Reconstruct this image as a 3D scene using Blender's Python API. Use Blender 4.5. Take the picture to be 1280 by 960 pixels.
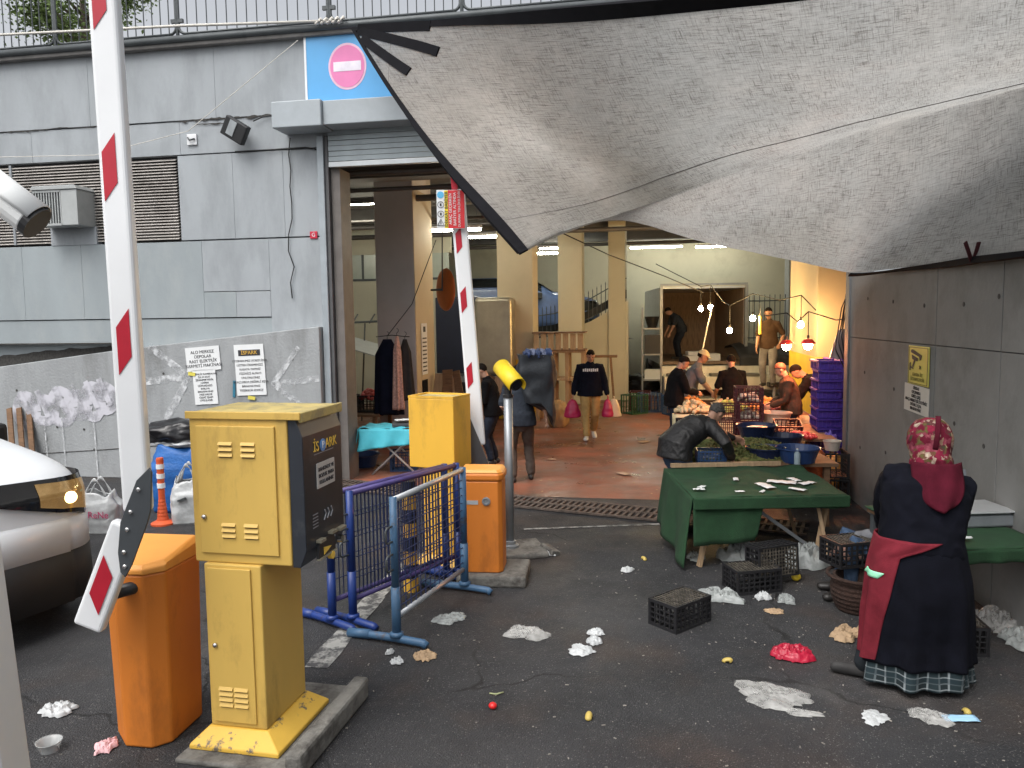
import bpy, bmesh, math, random
import numpy as np
from mathutils import Vector, Matrix, noise as mnoise
R = math.radians
PI = math.pi
scene = bpy.context.scene
for o in list(bpy.data.objects):
    bpy.data.objects.remove(o, do_unlink=True)
C = scene.collection

# ------------------------------------------------------------------ camera
cam_d = bpy.data.cameras.new("camera")
cam_d.sensor_width = 36.0
cam_d.lens = 962.0 / 1280.0 * 36.0
cam_d.clip_end = 2000.0
cam = bpy.data.objects.new("camera", cam_d)
C.objects.link(cam)
cam.matrix_world = Matrix.Translation((0, 0, 2.3)) @ Matrix.Rotation(R(85.0), 4, 'X') @ Matrix.Rotation(R(-0.8), 4, 'Z')
scene.camera = cam

# ------------------------------------------------------------------ sky, sun, exposure
SUN_EL, SUN_AZ = 58.0, 215.0          # azimuth clockwise from +Y: veiled sun high behind the camera
world = bpy.data.worlds.new("World")
scene.world = world
world.use_nodes = True
wn = world.node_tree
bg = wn.nodes["Background"]
sky = wn.nodes.new("ShaderNodeTexSky")
sky.sky_type = 'NISHITA'
sky.sun_disc = False
sky.sun_elevation = R(SUN_EL)
sky.sun_rotation = R(SUN_AZ)
sky.air_density = 1.0
sky.dust_density = 6.0
sky.ozone_density = 1.0
hs = wn.nodes.new("ShaderNodeHueSaturation")
hs.inputs["Saturation"].default_value = 0.22
wn.links.new(sky.outputs[0], hs.inputs["Color"])
wn.links.new(hs.outputs[0], bg.inputs["Color"])
bg.inputs["Strength"].default_value = 0.15
sun_d = bpy.data.lights.new("sun", 'SUN')
sun_d.energy = 1.0
sun_d.angle = R(50)
sun_d.color = (1.0, 0.97, 0.92)
sun = bpy.data.objects.new("sun", sun_d)
C.objects.link(sun)
sd = Vector((math.sin(R(SUN_AZ)) * math.cos(R(SUN_EL)), math.cos(R(SUN_AZ)) * math.cos(R(SUN_EL)), math.sin(R(SUN_EL))))
sun.rotation_euler = sd.to_track_quat('Z', 'Y').to_euler()
vs = scene.view_settings
vs.view_transform = 'Standard'
vs.look = 'None'
vs.gamma = 1.0
vs.exposure = 0.55
vs.use_curve_mapping = False
scene.cycles.max_bounces = 7
scene.cycles.diffuse_bounces = 4
scene.cycles.transparent_max_bounces = 12
scene.cycles.sample_clamp_indirect = 4.0
scene.cycles.use_denoising = True

# ------------------------------------------------------------------ helpers: picking places, tags
MC = cam.matrix_world.to_3x3()
def at(u, v, D):                      # the point seen at photo pixel (u, v), D metres in front
    d = MC @ Vector(((u - 640) / 962, (480 - v) / 962, -1))
    return Vector((0, 0, 2.3)) + d * (D / d.y)
def ground(u, v, z=0.0):
    d = MC @ Vector(((u - 640) / 962, (480 - v) / 962, -1))
    return Vector((0, 0, 2.3)) + d * ((z - 2.3) / d.z)
FA = R(-10)                           # the building is turned 10 degrees
FO = Vector((-2.5, 10.8, 0))
FM = Matrix.Translation(FO) @ Matrix.Rotation(FA, 4, 'Z')
def F(s, d, z=0.0):
    return FM @ Vector((s, d, z))
RWA, RWB = Vector((4.2, 9.6, 0)), Vector((3.5, 4.9, 0))
RWd = (RWB - RWA).normalized()
RWang = math.atan2(RWd.y, RWd.x)
RWM = Matrix.Translation(RWA) @ Matrix.Rotation(RWang, 4, 'Z')   # local x along the wall towards the street, local -y into the yard... see wall
def tag(o, label=None, cat=None, group=None, kind=None):
    if label: o['label'] = label
    if cat: o['category'] = cat
    if group: o['group'] = group
    if kind: o['kind'] = kind
    return o
def empty(name, loc=(0, 0, 0), rz=0.0, label=None, cat=None, group=None, parent=None):
    o = bpy.data.objects.new(name, None)
    o.empty_display_size = 0.1
    C.objects.link(o)
    o.location = loc
    o.rotation_euler = (0, 0, rz)
    if parent: o.parent = parent
    return tag(o, label, cat, group)
def copy_tree(o, parent=None, loc=None, rz=None, label=None, rot=None):
    c = o.copy()
    C.objects.link(c)
    c.parent = parent
    if loc is not None: c.location = loc
    if rz is not None: c.rotation_euler = (0, 0, rz)
    if rot is not None: c.rotation_euler = rot
    if label: c['label'] = label
    for ch in list(o.children):
        copy_tree(ch, c)
    return c

# ------------------------------------------------------------------ materials
MATS = {}
def M(name, col, rough=0.6, metal=0.0, var=0.15, scale=5.0, bump=0.0, bscale=60.0, dirt=None, dlo=0.55, dhi=0.75, dscale=2.5,
      stretch=(1, 1, 1), spec=0.5, emis=None, estr=0.0, alpha=1.0, trans=0.0, sheen=0.0, coat=0.0, rvar=0.0):
    if name in MATS: return MATS[name]
    m = bpy.data.materials.new(name)
    m.use_nodes = True
    nt = m.node_tree
    b = nt.nodes["Principled BSDF"]
    N = nt.nodes.new
    L = nt.links.new
    tc = N("ShaderNodeTexCoord")
    mp = N("ShaderNodeMapping")
    mp.inputs["Scale"].default_value = stretch
    L(tc.outputs["Object"], mp.inputs["Vector"])
    n1 = N("ShaderNodeTexNoise")
    n1.inputs["Scale"].default_value = scale
    n1.inputs["Detail"].default_value = 6
    n1.inputs["Roughness"].default_value = 0.6
    L(mp.outputs[0], n1.inputs["Vector"])
    mr = N("ShaderNodeMapRange")
    mr.inputs["From Min"].default_value = 0.3
    mr.inputs["From Max"].default_value = 0.7
    mr.inputs["To Min"].default_value = 1 - var
    mr.inputs["To Max"].default_value = 1 + var
    L(n1.outputs["Fac"], mr.inputs["Value"])
    mx = N("ShaderNodeVectorMath")
    mx.operation = 'SCALE'
    mx.inputs[0].default_value = col
    L(mr.outputs[0], mx.inputs["Scale"])
    out = mx.outputs[0]
    if dirt is not None:
        n2 = N("ShaderNodeTexNoise")
        n2.inputs["Scale"].default_value = dscale
        n2.inputs["Detail"].default_value = 9
        n2.inputs["Roughness"].default_value = 0.68
        L(mp.outputs[0], n2.inputs["Vector"])
        r2 = N("ShaderNodeMapRange")
        r2.inputs["From Min"].default_value = dlo
        r2.inputs["From Max"].default_value = dhi
        L(n2.outputs["Fac"], r2.inputs["Value"])
        mm = N("ShaderNodeMix")
        mm.data_type = 'RGBA'
        L(r2.outputs[0], mm.inputs[0])
        L(out, mm.inputs[6])
        mm.inputs[7].default_value = (*dirt, 1)
        out = mm.outputs[2]
    L(out, b.inputs["Base Color"])
    b.inputs["Roughness"].default_value = rough
    if rvar:
        rr = N("ShaderNodeMapRange")
        rr.inputs["From Min"].default_value = 0.35
        rr.inputs["From Max"].default_value = 0.65
        rr.inputs["To Min"].default_value = max(0.05, rough - rvar)
        rr.inputs["To Max"].default_value = min(1, rough + rvar)
        L(n1.outputs["Fac"], rr.inputs["Value"])
        L(rr.outputs[0], b.inputs["Roughness"])
    b.inputs["Metallic"].default_value = metal
    b.inputs["Specular IOR Level"].default_value = spec
    b.inputs["Alpha"].default_value = alpha
    b.inputs["Transmission Weight"].default_value = trans
    b.inputs["Sheen Weight"].default_value = sheen
    b.inputs["Coat Weight"].default_value = coat
    if emis:
        b.inputs["Emission Color"].default_value = (*emis, 1)
        b.inputs["Emission Strength"].default_value = estr
    if bump:
        n3 = N("ShaderNodeTexNoise")
        n3.inputs["Scale"].default_value = bscale
        n3.inputs["Detail"].default_value = 4
        L(tc.outputs["Object"], n3.inputs["Vector"])
        bp = N("ShaderNodeBump")
        bp.inputs["Strength"].default_value = bump
        bp.inputs["Distance"].default_value = 0.02
        L(n3.outputs["Fac"], bp.inputs["Height"])
        L(bp.outputs[0], b.inputs["Normal"])
    MATS[name] = m
    return m

# ------------------------------------------------------------------ mesh builder
class B:
    def __init__(s):
        s.v, s.f = [], []
    def add(s, vs_, fs_):
        k = len(s.v)
        s.v += [tuple(p) for p in vs_]
        s.f += [tuple(i + k for i in f) for f in fs_]
        return s
    def box(s, x0, x1, y0, y1, z0, z1):
        return s.add([(x0, y0, z0), (x1, y0, z0), (x1, y1, z0), (x0, y1, z0), (x0, y0, z1), (x1, y0, z1), (x1, y1, z1), (x0, y1, z1)],
                     [(0, 3, 2, 1), (4, 5, 6, 7), (0, 1, 5, 4), (1, 2, 6, 5), (2, 3, 7, 6), (3, 0, 4, 7)])
    def obox(s, c, size, rot=(0, 0, 0)):
        from mathutils import Euler
        m = Euler(rot).to_matrix()
        c = Vector(c)
        h = Vector(size) / 2
        pts = [c + m @ Vector((sx * h.x, sy * h.y, sz * h.z)) for sz in (-1, 1) for sx, sy in ((-1, -1), (1, -1), (1, 1), (-1, 1))]
        return s.add(pts, [(0, 3, 2, 1), (4, 5, 6, 7), (0, 1, 5, 4), (1, 2, 6, 5), (2, 3, 7, 6), (3, 0, 4, 7)])
    def beam(s, p0, p1, w, h, up=(0, 0, 1)):            # a rectangular bar between two points
        p0, p1 = Vector(p0), Vector(p1)
        t = (p1 - p0).normalized()
        up = Vector(up)
        if abs(t.dot(up)) > 0.98: up = Vector((0, 1, 0))
        a = t.cross(up).normalized() * w / 2
        b = a.cross(t).normalized() * h / 2
        pts = [p + sa * a + sb * b for p in (p0, p1) for sa, sb in ((-1, -1), (1, -1), (1, 1), (-1, 1))]
        return s.add(pts, [(0, 1, 2, 3), (4, 7, 6, 5), (0, 4, 5, 1), (1, 5, 6, 2), (2, 6, 7, 3), (3, 7, 4, 0)])
    def tube(s, pts, r, n=8, cap=True):
        pts = [Vector(p) for p in pts]
        rs = r if isinstance(r, (list, tuple)) else [r] * len(pts)
        rings = []
        t0 = (pts[1] - pts[0]).normalized()
        a = t0.orthogonal().normalized()
        for i, p in enumerate(pts):
            if i == 0: t = t0
            elif i == len(pts) - 1: t = (pts[i] - pts[i - 1]).normalized()
            else: t = ((pts[i + 1] - p).normalized() + (p - pts[i - 1]).normalized()).normalized()
            a = (a - t * a.dot(t)).normalized()
            b = t.cross(a)
            rings.append([p + (a * math.cos(2 * PI * k / n) + b * math.sin(2 * PI * k / n)) * rs[i] for k in range(n)])
        vs_ = [q for rg in rings for q in rg]
        fs_ = []
        for i in range(len(rings) - 1):
            for k in range(n):
                k2 = (k + 1) % n
                fs_.append((i * n + k, i * n + k2, (i + 1) * n + k2, (i + 1) * n + k))
        if cap:
            fs_.append(tuple(range(n - 1, -1, -1)))
            fs_.append(tuple((len(rings) - 1) * n + k for k in range(n)))
        return s.add(vs_, fs_)
    def prism(s, poly, y0, y1, axis='y'):               # poly in the other two axes
        n = len(poly)
        def pt(a, b, c):
            return {'y': (a, c, b), 'x': (c, a, b), 'z': (a, b, c)}[axis]
        vs_ = [pt(a, b, y0) for a, b in poly] + [pt(a, b, y1) for a, b in poly]
        fs_ = [tuple(range(n)), tuple(range(2 * n - 1, n - 1, -1))] + [(i, i + n, (i + 1) % n + n, (i + 1) % n) for i in range(n)]
        return s.add(vs_, fs_)
    def lathe(s, prof, c=(0, 0, 0), n=20, cap=True):
        vs_, fs_ = [], []
        for r_, z in prof:
            for k in range(n):
                vs_.append((c[0] + r_ * math.cos(2 * PI * k / n), c[1] + r_ * math.sin(2 * PI * k / n), c[2] + z))
        for i in range(len(prof) - 1):
            for k in range(n):
                k2 = (k + 1) % n
                fs_.append((i * n + k, i * n + k2, (i + 1) * n + k2, (i + 1) * n + k))
        if cap:
            fs_.append(tuple(range(n - 1, -1, -1)))
            fs_.append(tuple((len(prof) - 1) * n + k for k in range(n)))
        return s.add(vs_, fs_)
    def ball(s, c, r, nu=12, nv=8):
        rx, ry, rz = (r, r, r) if not isinstance(r, (tuple, list)) else r
        vs_, fs_ = [(c[0], c[1], c[2] - rz)], []
        for j in range(1, nv):
            ph = -PI / 2 + PI * j / nv
            for k in range(nu):
                th = 2 * PI * k / nu
                vs_.append((c[0] + rx * math.cos(ph) * math.cos(th), c[1] + ry * math.cos(ph) * math.sin(th), c[2] + rz * math.sin(ph)))
        vs_.append((c[0], c[1], c[2] + rz))
        for k in range(nu):
            k2 = (k + 1) % nu
            fs_.append((0, 1 + k2, 1 + k))
            for j in range(nv - 2):
                a_, b_ = 1 + j * nu, 1 + (j + 1) * nu
                fs_.append((a_ + k, a_ + k2, b_ + k2, b_ + k))
            fs_.append((1 + (nv - 2) * nu + k, 1 + (nv - 2) * nu + k2, len(vs_) - 1))
        return s.add(vs_, fs_)
    def grid(s, fn, nu, nv):                             # fn(i/nu, j/nv) -> point
        vs_ = [fn(i / nu, j / nv) for j in range(nv + 1) for i in range(nu + 1)]
        w = nu + 1
        return s.add(vs_, [(j * w + i, j * w + i + 1, (j + 1) * w + i + 1, (j + 1) * w + i) for j in range(nv) for i in range(nu)])
    def mesh(s, name, mat=None, smooth=False, fix=True):
        me = bpy.data.meshes.new(name)
        me.from_pydata(s.v, [], s.f)
        if fix:
            bm = bmesh.new()
            bm.from_mesh(me)
            bmesh.ops.recalc_face_normals(bm, faces=bm.faces)
            bm.to_mesh(me)
            bm.free()
        if mat: me.materials.append(mat)
        if smooth: me.polygons.foreach_set("use_smooth", [True] * len(me.polygons))
        me.update()
        return me
    def build(s, name, mat, parent=None, loc=None, rz=None, rot=None, bevel=0.0, smooth=False, seg=2, fix=True, solid=0.0, sub=0):
        o = bpy.data.objects.new(name, s.mesh(name, mat, smooth, fix))
        C.objects.link(o)
        if parent: o.parent = parent
        if loc is not None: o.location = loc
        if rz is not None: o.rotation_euler = (0, 0, rz)
        if rot is not None: o.rotation_euler = rot
        if solid:
            m = o.modifiers.new("solid", 'SOLIDIFY')
            m.thickness = solid
            m.offset = 0
        if bevel:
            m = o.modifiers.new("bevel", 'BEVEL')
            m.width = bevel
            m.segments = seg
            m.limit_method = 'ANGLE'
            m.angle_limit = R(40)
        if sub:
            m = o.modifiers.new("sub", 'SUBSURF')
            m.levels = m.render_levels = sub
        return o
def inst(name, me, parent=None, loc=None, rot=None):     # another object on the same mesh data
    o = bpy.data.objects.new(name, me)
    C.objects.link(o)
    if parent: o.parent = parent
    if loc is not None: o.location = loc
    if rot is not None: o.rotation_euler = rot
    return o
def text(name, body, size, mat, parent, loc, rot, align='CENTER', sx=1.0, thick=0.0015, spacing=1.0):
    cu = bpy.data.curves.new(name, 'FONT')
    cu.body = body
    cu.size = size
    cu.align_x = align
    cu.align_y = 'CENTER'
    cu.extrude = thick
    cu.space_line = spacing
    cu.resolution_u = 3
    t = bpy.data.objects.new(name + "_tmp", cu)
    C.objects.link(t)
    me = bpy.data.meshes.new_from_object(t.evaluated_get(bpy.context.evaluated_depsgraph_get()))
    bpy.data.objects.remove(t, do_unlink=True)
    bpy.data.curves.remove(cu)
    me.transform(Matrix.Diagonal((sx, 1, 1, 1)))
    me.materials.clear()
    me.materials.append(mat)
    me.name = name
    o = bpy.data.objects.new(name, me)
    C.objects.link(o)
    if parent: o.parent = parent
    o.location = loc
    o.rotation_euler = rot
    return o
UPR = (PI / 2, 0, 0)                                     # text standing upright, facing local -y

# ------------------------------------------------------------------ common materials
asphalt = M("asphalt", (0.05, 0.051, 0.054), 0.7)
def make_asphalt():
    m = bpy.data.materials["asphalt"]
    nt = m.node_tree
    nt.nodes.clear()
    N, L = nt.nodes.new, nt.links.new
    out = N("ShaderNodeOutputMaterial")
    b = N("ShaderNodeBsdfPrincipled")
    L(b.outputs[0], out.inputs[0])
    tc = N("ShaderNodeTexCoord")
    def nz(sc, det=6, rg=0.6):
        n = N("ShaderNodeTexNoise")
        n.inputs["Scale"].default_value = sc
        n.inputs["Detail"].default_value = det
        n.inputs["Roughness"].default_value = rg
        L(tc.outputs["Object"], n.inputs["Vector"])
        return n.outputs["Fac"]
    def rng(x, a, b_, c=0.0, d=1.0):
        r_ = N("ShaderNodeMapRange")
        for k, vv in zip(("From Min", "From Max", "To Min", "To Max"), (a, b_, c, d)):
            r_.inputs[k].default_value = vv
        L(x, r_.inputs["Value"])
        return r_.outputs[0]
    def mix(f_, a, b_):
        mm = N("ShaderNodeMix")
        mm.data_type = 'RGBA'
        L(f_, mm.inputs[0])
        for i, q in ((6, a), (7, b_)):
            if isinstance(q, tuple): mm.inputs[i].default_value = (*q, 1)
            else: L(q, mm.inputs[i])
        return mm.outputs[2]
    big = nz(0.5, 5, 0.6)
    c = mix(rng(big, 0.38, 0.62), (0.024, 0.025, 0.028), (0.054, 0.054, 0.057))
    c = mix(rng(nz(1.1, 4, 0.55), 0.52, 0.68, 0, 0.75), c, (0.062, 0.047, 0.040))        # dried brown spills
    fine = nz(140, 3, 0.7)
    c = mix(rng(fine, 0.35, 0.62, 0.55, 0.0), c, (0.012, 0.012, 0.013))
    vo = N("ShaderNodeTexVoronoi")
    vo.inputs["Scale"].default_value = 95
    L(tc.outputs["Object"], vo.inputs["Vector"])
    sp = N("ShaderNodeSeparateColor")
    L(vo.outputs["Color"], sp.inputs[0])
    lt = N("ShaderNodeMath")
    lt.operation = 'MULTIPLY'
    L(rng(sp.outputs[0], 0.72, 0.96), lt.inputs[0])
    L(rng(vo.outputs["Distance"], 0.45, 0.15), lt.inputs[1])
    c = mix(lt.outputs[0], c, (0.17, 0.168, 0.16))
    vo2 = N("ShaderNodeTexVoronoi")
    vo2.inputs["Scale"].default_value = 16
    L(tc.outputs["Object"], vo2.inputs["Vector"])
    sp2 = N("ShaderNodeSeparateColor")
    L(vo2.outputs["Color"], sp2.inputs[0])
    l2 = N("ShaderNodeMath")
    l2.operation = 'MULTIPLY'
    L(rng(sp2.outputs[1], 0.90, 0.92), l2.inputs[0])
    L(rng(vo2.outputs["Distance"], 0.16, 0.08), l2.inputs[1])
    c = mix(l2.outputs[0], c, (0.11, 0.105, 0.095))                                          # grit and crumbs
    vo3 = N("ShaderNodeTexVoronoi")
    vo3.feature = 'DISTANCE_TO_EDGE'
    vo3.inputs["Scale"].default_value = 0.55
    wv = N("ShaderNodeMix")
    wv.data_type = 'RGBA'
    wv.inputs[0].default_value = 0.35
    n4 = N("ShaderNodeTexNoise")
    n4.inputs["Scale"].default_value = 2.2
    n4.inputs["Detail"].default_value = 6
    L(tc.outputs["Object"], n4.inputs["Vector"])
    L(tc.outputs["Object"], wv.inputs[6])
    L(n4.outputs["Color"], wv.inputs[7])
    L(wv.outputs[2], vo3.inputs["Vector"])
    ck = N("ShaderNodeMath")
    ck.operation = 'MULTIPLY'
    L(rng(vo3.outputs["Distance"], 0.006, 0.002), ck.inputs[0])
    L(rng(big, 0.42, 0.52, 0.0, 0.85), ck.inputs[1])
    c = mix(ck.outputs[0], c, (0.010, 0.010, 0.010))                                        # fine cracks
    c = mix(rng(nz(0.9, 7, 0.7), 0.56, 0.70, 0, 0.6), c, (0.016, 0.016, 0.017))             # oily dark patches
    c = mix(rng(nz(0.7, 6, 0.65), 0.60, 0.74, 0, 0.5), c, (0.105, 0.10, 0.095))             # dusty pale patches
    L(c, b.inputs["Base Color"])
    L(rng(nz(0.8, 5, 0.6), 0.4, 0.62, 0.5, 0.85), b.inputs["Roughness"])
    b.inputs["Specular IOR Level"].default_value = 0.3
    bp = N("ShaderNodeBump")
    bp.inputs["Strength"].default_value = 0.55
    bp.inputs["Distance"].default_value = 0.012
    L(vo.outputs["Distance"], bp.inputs["Height"])
    L(bp.outputs[0], b.inputs["Normal"])
make_asphalt()
floor_mat = M("hall_floor_paint", (0.20, 0.066, 0.036), 0.42, var=0.35, scale=0.9, dirt=(0.10, 0.062, 0.045), dlo=0.44, dhi=0.66, dscale=1.6, bump=0.12, bscale=7, rvar=0.2)
grey_paint = M("grey_wall_paint", (0.33, 0.358, 0.382), 0.65, var=0.09, scale=1.3, dirt=(0.235, 0.258, 0.272), dlo=0.46, dhi=0.76, dscale=1.8, stretch=(1.2, 1.2, 0.4), bump=0.12, bscale=14)
grey_paint2 = M("grey_green_wall_paint", (0.285, 0.322, 0.34), 0.65, var=0.10, scale=1.3, dirt=(0.33, 0.36, 0.37), dlo=0.50, dhi=0.75, dscale=2.2, stretch=(1, 1, 0.4), bump=0.15, bscale=14)
raw_conc = M("raw_concrete", (0.30, 0.315, 0.325), 0.85, var=0.12, scale=3, dirt=(0.17, 0.175, 0.175), dlo=0.52, dhi=0.76, dscale=2.0, stretch=(1, 1, 0.3), bump=0.3, bscale=30)
wing_conc = M("wing_wall_concrete", (0.195, 0.196, 0.190), 0.85, var=0.10, scale=2, dirt=(0.125, 0.125, 0.118), dlo=0.5, dhi=0.75, dscale=1.4, bump=0.12, bscale=25)
conc_dirty = M("dirty_plinth_concrete", (0.17, 0.165, 0.15), 0.9, var=0.25, scale=6, dirt=(0.06, 0.055, 0.05), dlo=0.45, dhi=0.65, dscale=5, bump=0.5, bscale=30)
steel = M("grey_steel", (0.30, 0.32, 0.34), 0.45, 0.6, var=0.15, scale=4, dirt=(0.16, 0.13, 0.10), dlo=0.62, dhi=0.8, dscale=6)
dark_steel = M("dark_railing_steel", (0.075, 0.085, 0.09), 0.5, 0.2, var=0.2)
alu = M("pale_aluminium", (0.55, 0.58, 0.60), 0.4, 0.5, var=0.08)
chrome = M("worn_chrome", (0.6, 0.6, 0.6), 0.25, 1.0, var=0.1)
black_pl = M("black_plastic", (0.018, 0.019, 0.021), 0.45, var=0.2)
black_rub = M("black_rubber", (0.02, 0.02, 0.02), 0.8, var=0.2)
white_paint = M("white_enamel", (0.74, 0.76, 0.78), 0.38, var=0.03, scale=3, dirt=(0.50, 0.51, 0.50), dlo=0.66, dhi=0.85, dscale=4)
red_film = M("red_reflective_film", (0.42, 0.012, 0.03), 0.35, var=0.12)
orange_p = M("orange_enamel", (0.56, 0.17, 0.020), 0.5, var=0.06, scale=3, dirt=(0.24, 0.075, 0.014), dlo=0.52, dhi=0.80, dscale=3.2, stretch=(1, 1, 0.4), bump=0.04, bscale=9)
yellow_p = M("yellow_enamel", (0.60, 0.395, 0.095), 0.48, var=0.07, scale=2.5, dirt=(0.30, 0.19, 0.05), dlo=0.54, dhi=0.80, dscale=4, stretch=(1, 1, 0.4), bump=0.03, bscale=8)
yellow_b = M("bright_yellow_enamel", (0.72, 0.41, 0.045), 0.5, var=0.06, scale=2.5, dirt=(0.38, 0.21, 0.035), dlo=0.52, dhi=0.80, dscale=4, stretch=(1, 1, 0.4))
yellow_top = M("dusty_yellow_lid", (0.48, 0.38, 0.14), 0.7, var=0.2, scale=6, dirt=(0.20, 0.18, 0.12), dlo=0.45, dhi=0.7, dscale=9)
panel_blk = M("machine_panel_black", (0.022, 0.026, 0.034), 0.35, var=0.15, dirt=(0.07, 0.075, 0.08), dlo=0.55, dhi=0.8, dscale=6)
blue_p = M("blue_barrier_paint", (0.012, 0.038, 0.19), 0.42, var=0.15, dirt=(0.05, 0.03, 0.025), dlo=0.60, dhi=0.72, dscale=9)
blue_lt = M("faded_light_blue_paint", (0.05, 0.12, 0.22), 0.5, var=0.18, dirt=(0.09, 0.06, 0.045), dlo=0.56, dhi=0.70, dscale=9)
wire_m = M("dark_blue_wire", (0.035, 0.05, 0.13), 0.5, 0.3, var=0.3)
paper = M("white_paper", (0.72, 0.74, 0.75), 0.7, var=0.03, dirt=(0.55, 0.55, 0.52), dlo=0.6, dhi=0.8)
ink = M("black_ink", (0.03, 0.03, 0.035), 0.7, var=0.0)
sky_blue = M("sign_blue", (0.10, 0.36, 0.68), 0.4, var=0.03)
pink_s = M("faded_sign_pink", (0.70, 0.20, 0.42), 0.4, var=0.05)
tape_y = M("yellow_tape", (0.66, 0.58, 0.10), 0.5, var=0.1)
wood = M("old_brown_wood", (0.17, 0.095, 0.05), 0.75, var=0.35, scale=6, stretch=(1, 1, 6), bump=0.3, bscale=30)
wood_lt = M("pale_board_wood", (0.36, 0.25, 0.15), 0.75, var=0.25, scale=6, stretch=(6, 1, 1), bump=0.2, bscale=30)
rope_w = M("white_rope", (0.62, 0.60, 0.55), 0.9, var=0.1)
cable_b = M("black_cable", (0.02, 0.02, 0.02), 0.6, var=0.0)
green_cloth = M("green_felt_cloth", (0.012, 0.048, 0.018), 0.95, var=0.22, scale=7, dirt=(0.010, 0.035, 0.014), dlo=0.5, dhi=0.75, dscale=4, bump=0.4, bscale=160)
cream = M("cream_hall_wall", (0.55, 0.53, 0.42), 0.8, var=0.06, scale=1, dirt=(0.40, 0.38, 0.29), dlo=0.55, dhi=0.8, dscale=0.8)
beige = M("beige_pillar_paint", (0.50, 0.42, 0.29), 0.75, var=0.06, scale=1.5, dirt=(0.32, 0.27, 0.19), dlo=0.6, dhi=0.8, dscale=1.5)
taupe = M("taupe_pillar_paint", (0.62, 0.59, 0.575), 0.75, var=0.08, scale=1.5, dirt=(0.48, 0.455, 0.44), dlo=0.55, dhi=0.8, dscale=1.5)
yellow_band = M("yellow_pillar_band", (0.62, 0.42, 0.03), 0.6, var=0.1, scale=2, dirt=(0.35, 0.25, 0.05), dlo=0.55, dhi=0.8)
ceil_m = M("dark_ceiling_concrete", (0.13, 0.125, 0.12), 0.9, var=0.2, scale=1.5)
skin_m = M("skin", (0.42, 0.235, 0.16), 0.5, var=0.08, scale=18)
hair_m = M("dark_hair", (0.014, 0.011, 0.009), 0.9, spec=0.1, var=0.3, scale=60, bump=0.5, bscale=120)
grey_hair = M("grey_hair", (0.085, 0.08, 0.075), 0.95, spec=0.08, var=0.5, scale=60, bump=0.5, bscale=120)

# ================================================================== the setting
g = B().box(-90, 90, -60, 90, -0.6, 0.0)
tag(g.build("ground", asphalt), kind="structure")
# hall floor: a painted sheet that starts behind the drain
hf = B().add([F(-0.12, -0.62, 0.004), F(6.75, -0.62, 0.004), F(6.75, 0.52, 0.004), F(9.4, 0.52, 0.004), F(9.4, 17.4, 0.004), F(-9.4, 17.4, 0.004), F(-9.4, 0.52, 0.004), F(-0.12, 0.52, 0.004)], [(0, 1, 2, 7), (6, 7, 2, 3, 4, 5)])
tag(hf.build("hall_floor", floor_mat), kind="structure")
# worn white road markings and concrete patches
mark_m = M("worn_road_paint", (0.36, 0.36, 0.34), 0.8, var=0.2, scale=9, dirt=(0.06, 0.06, 0.062), dlo=0.42, dhi=0.56, dscale=9)
for i, (a_, b_, w_) in enumerate([(ground(395, 835), ground(470, 745), 0.16), (ground(470, 745), ground(520, 690), 0.15), (ground(655, 662), ground(838, 655), 0.05)]):
    d_ = (b_ - a_).normalized()
    n_ = Vector((-d_.y, d_.x, 0)) * w_ / 2
    mk = B().grid(lambda u, v: tuple(a_.lerp(b_, u) + n_ * (2 * v - 1) * (1 + 0.12 * math.sin(u * 9)) + Vector((0, 0, 0.004 + 0.001 * i))), 12, 1)
    tag(mk.build("road_marking", mark_m), kind="structure")

# ------------------------------------------------------------------ market building
bld = empty("market_building", FO, FA, "grey painted concrete market building with a wide shuttered gateway and louvred wall", "building")
def panel(s0, s1, z0, z1, d0=0.0, th=0.3, mat=grey_paint, name="wall_panel", bev=0.002):
    return B().box(s0, s1, d0, d0 + th, z0, z1).build(name, mat, bld, bevel=bev)
gp = 0.003
# top band, middle band (cracked joint between them), lower panels with seams
for s0, s1 in ((-9.4, -5.6), (-5.6, -3.6), (-3.6, -1.62), (-1.62, 1.6), (1.6, 5.2), (5.2, 9.4)):
    panel(s0 + gp / 2, s1 - gp / 2, 5.13, 6.10)
for s0, s1 in ((-9.4, -4.6), (-4.6, -2.2), (-2.2, 0.0), (0.0, 3.4), (3.4, 9.4)):
    panel(s0 + gp / 2, s1 - gp / 2, 4.66, 5.112, 0.012)
for s0, s1, m_ in ((-2.26, -1.42, grey_paint), (-1.42, -0.66, grey_paint), (-0.66, -0.13, grey_paint)):
    panel(s0 + gp / 2, s1 - gp / 2, 3.46, 4.645, 0.02, mat=m_)
for s0, s1, z0, z1, m_ in ((-9.4, -4.9, 2.35, 3.44, grey_paint2), (-4.9, -3.9, 2.35, 3.44, grey_paint2), (-3.9, -1.95, 2.35, 3.44, grey_paint2), (-1.95, -0.92, 2.72, 3.44, grey_paint),
                           (-1.95, -1.45, 2.35, 2.71, grey_paint2), (-1.45, -0.92, 2.35, 2.71, grey_paint), (-0.92, -0.13, 2.0, 3.44, grey_paint)):
    panel(s0 + gp / 2, s1 - gp / 2, z0, z1, 0.02, mat=m_)
panel(-9.4, -0.925, 1.5, 2.335, 0.035, mat=grey_paint2)
B().box(-9.4, -0.13, 0.32, 0.5, 0, 6.1).build("wall_core", M("wall_core", (0.16, 0.17, 0.175), 0.9), bld)
B().box(4.05 + 3.0, 9.4, 0.02, 0.5, 0, 4.66).build("wall_panel", grey_paint, bld)
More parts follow.
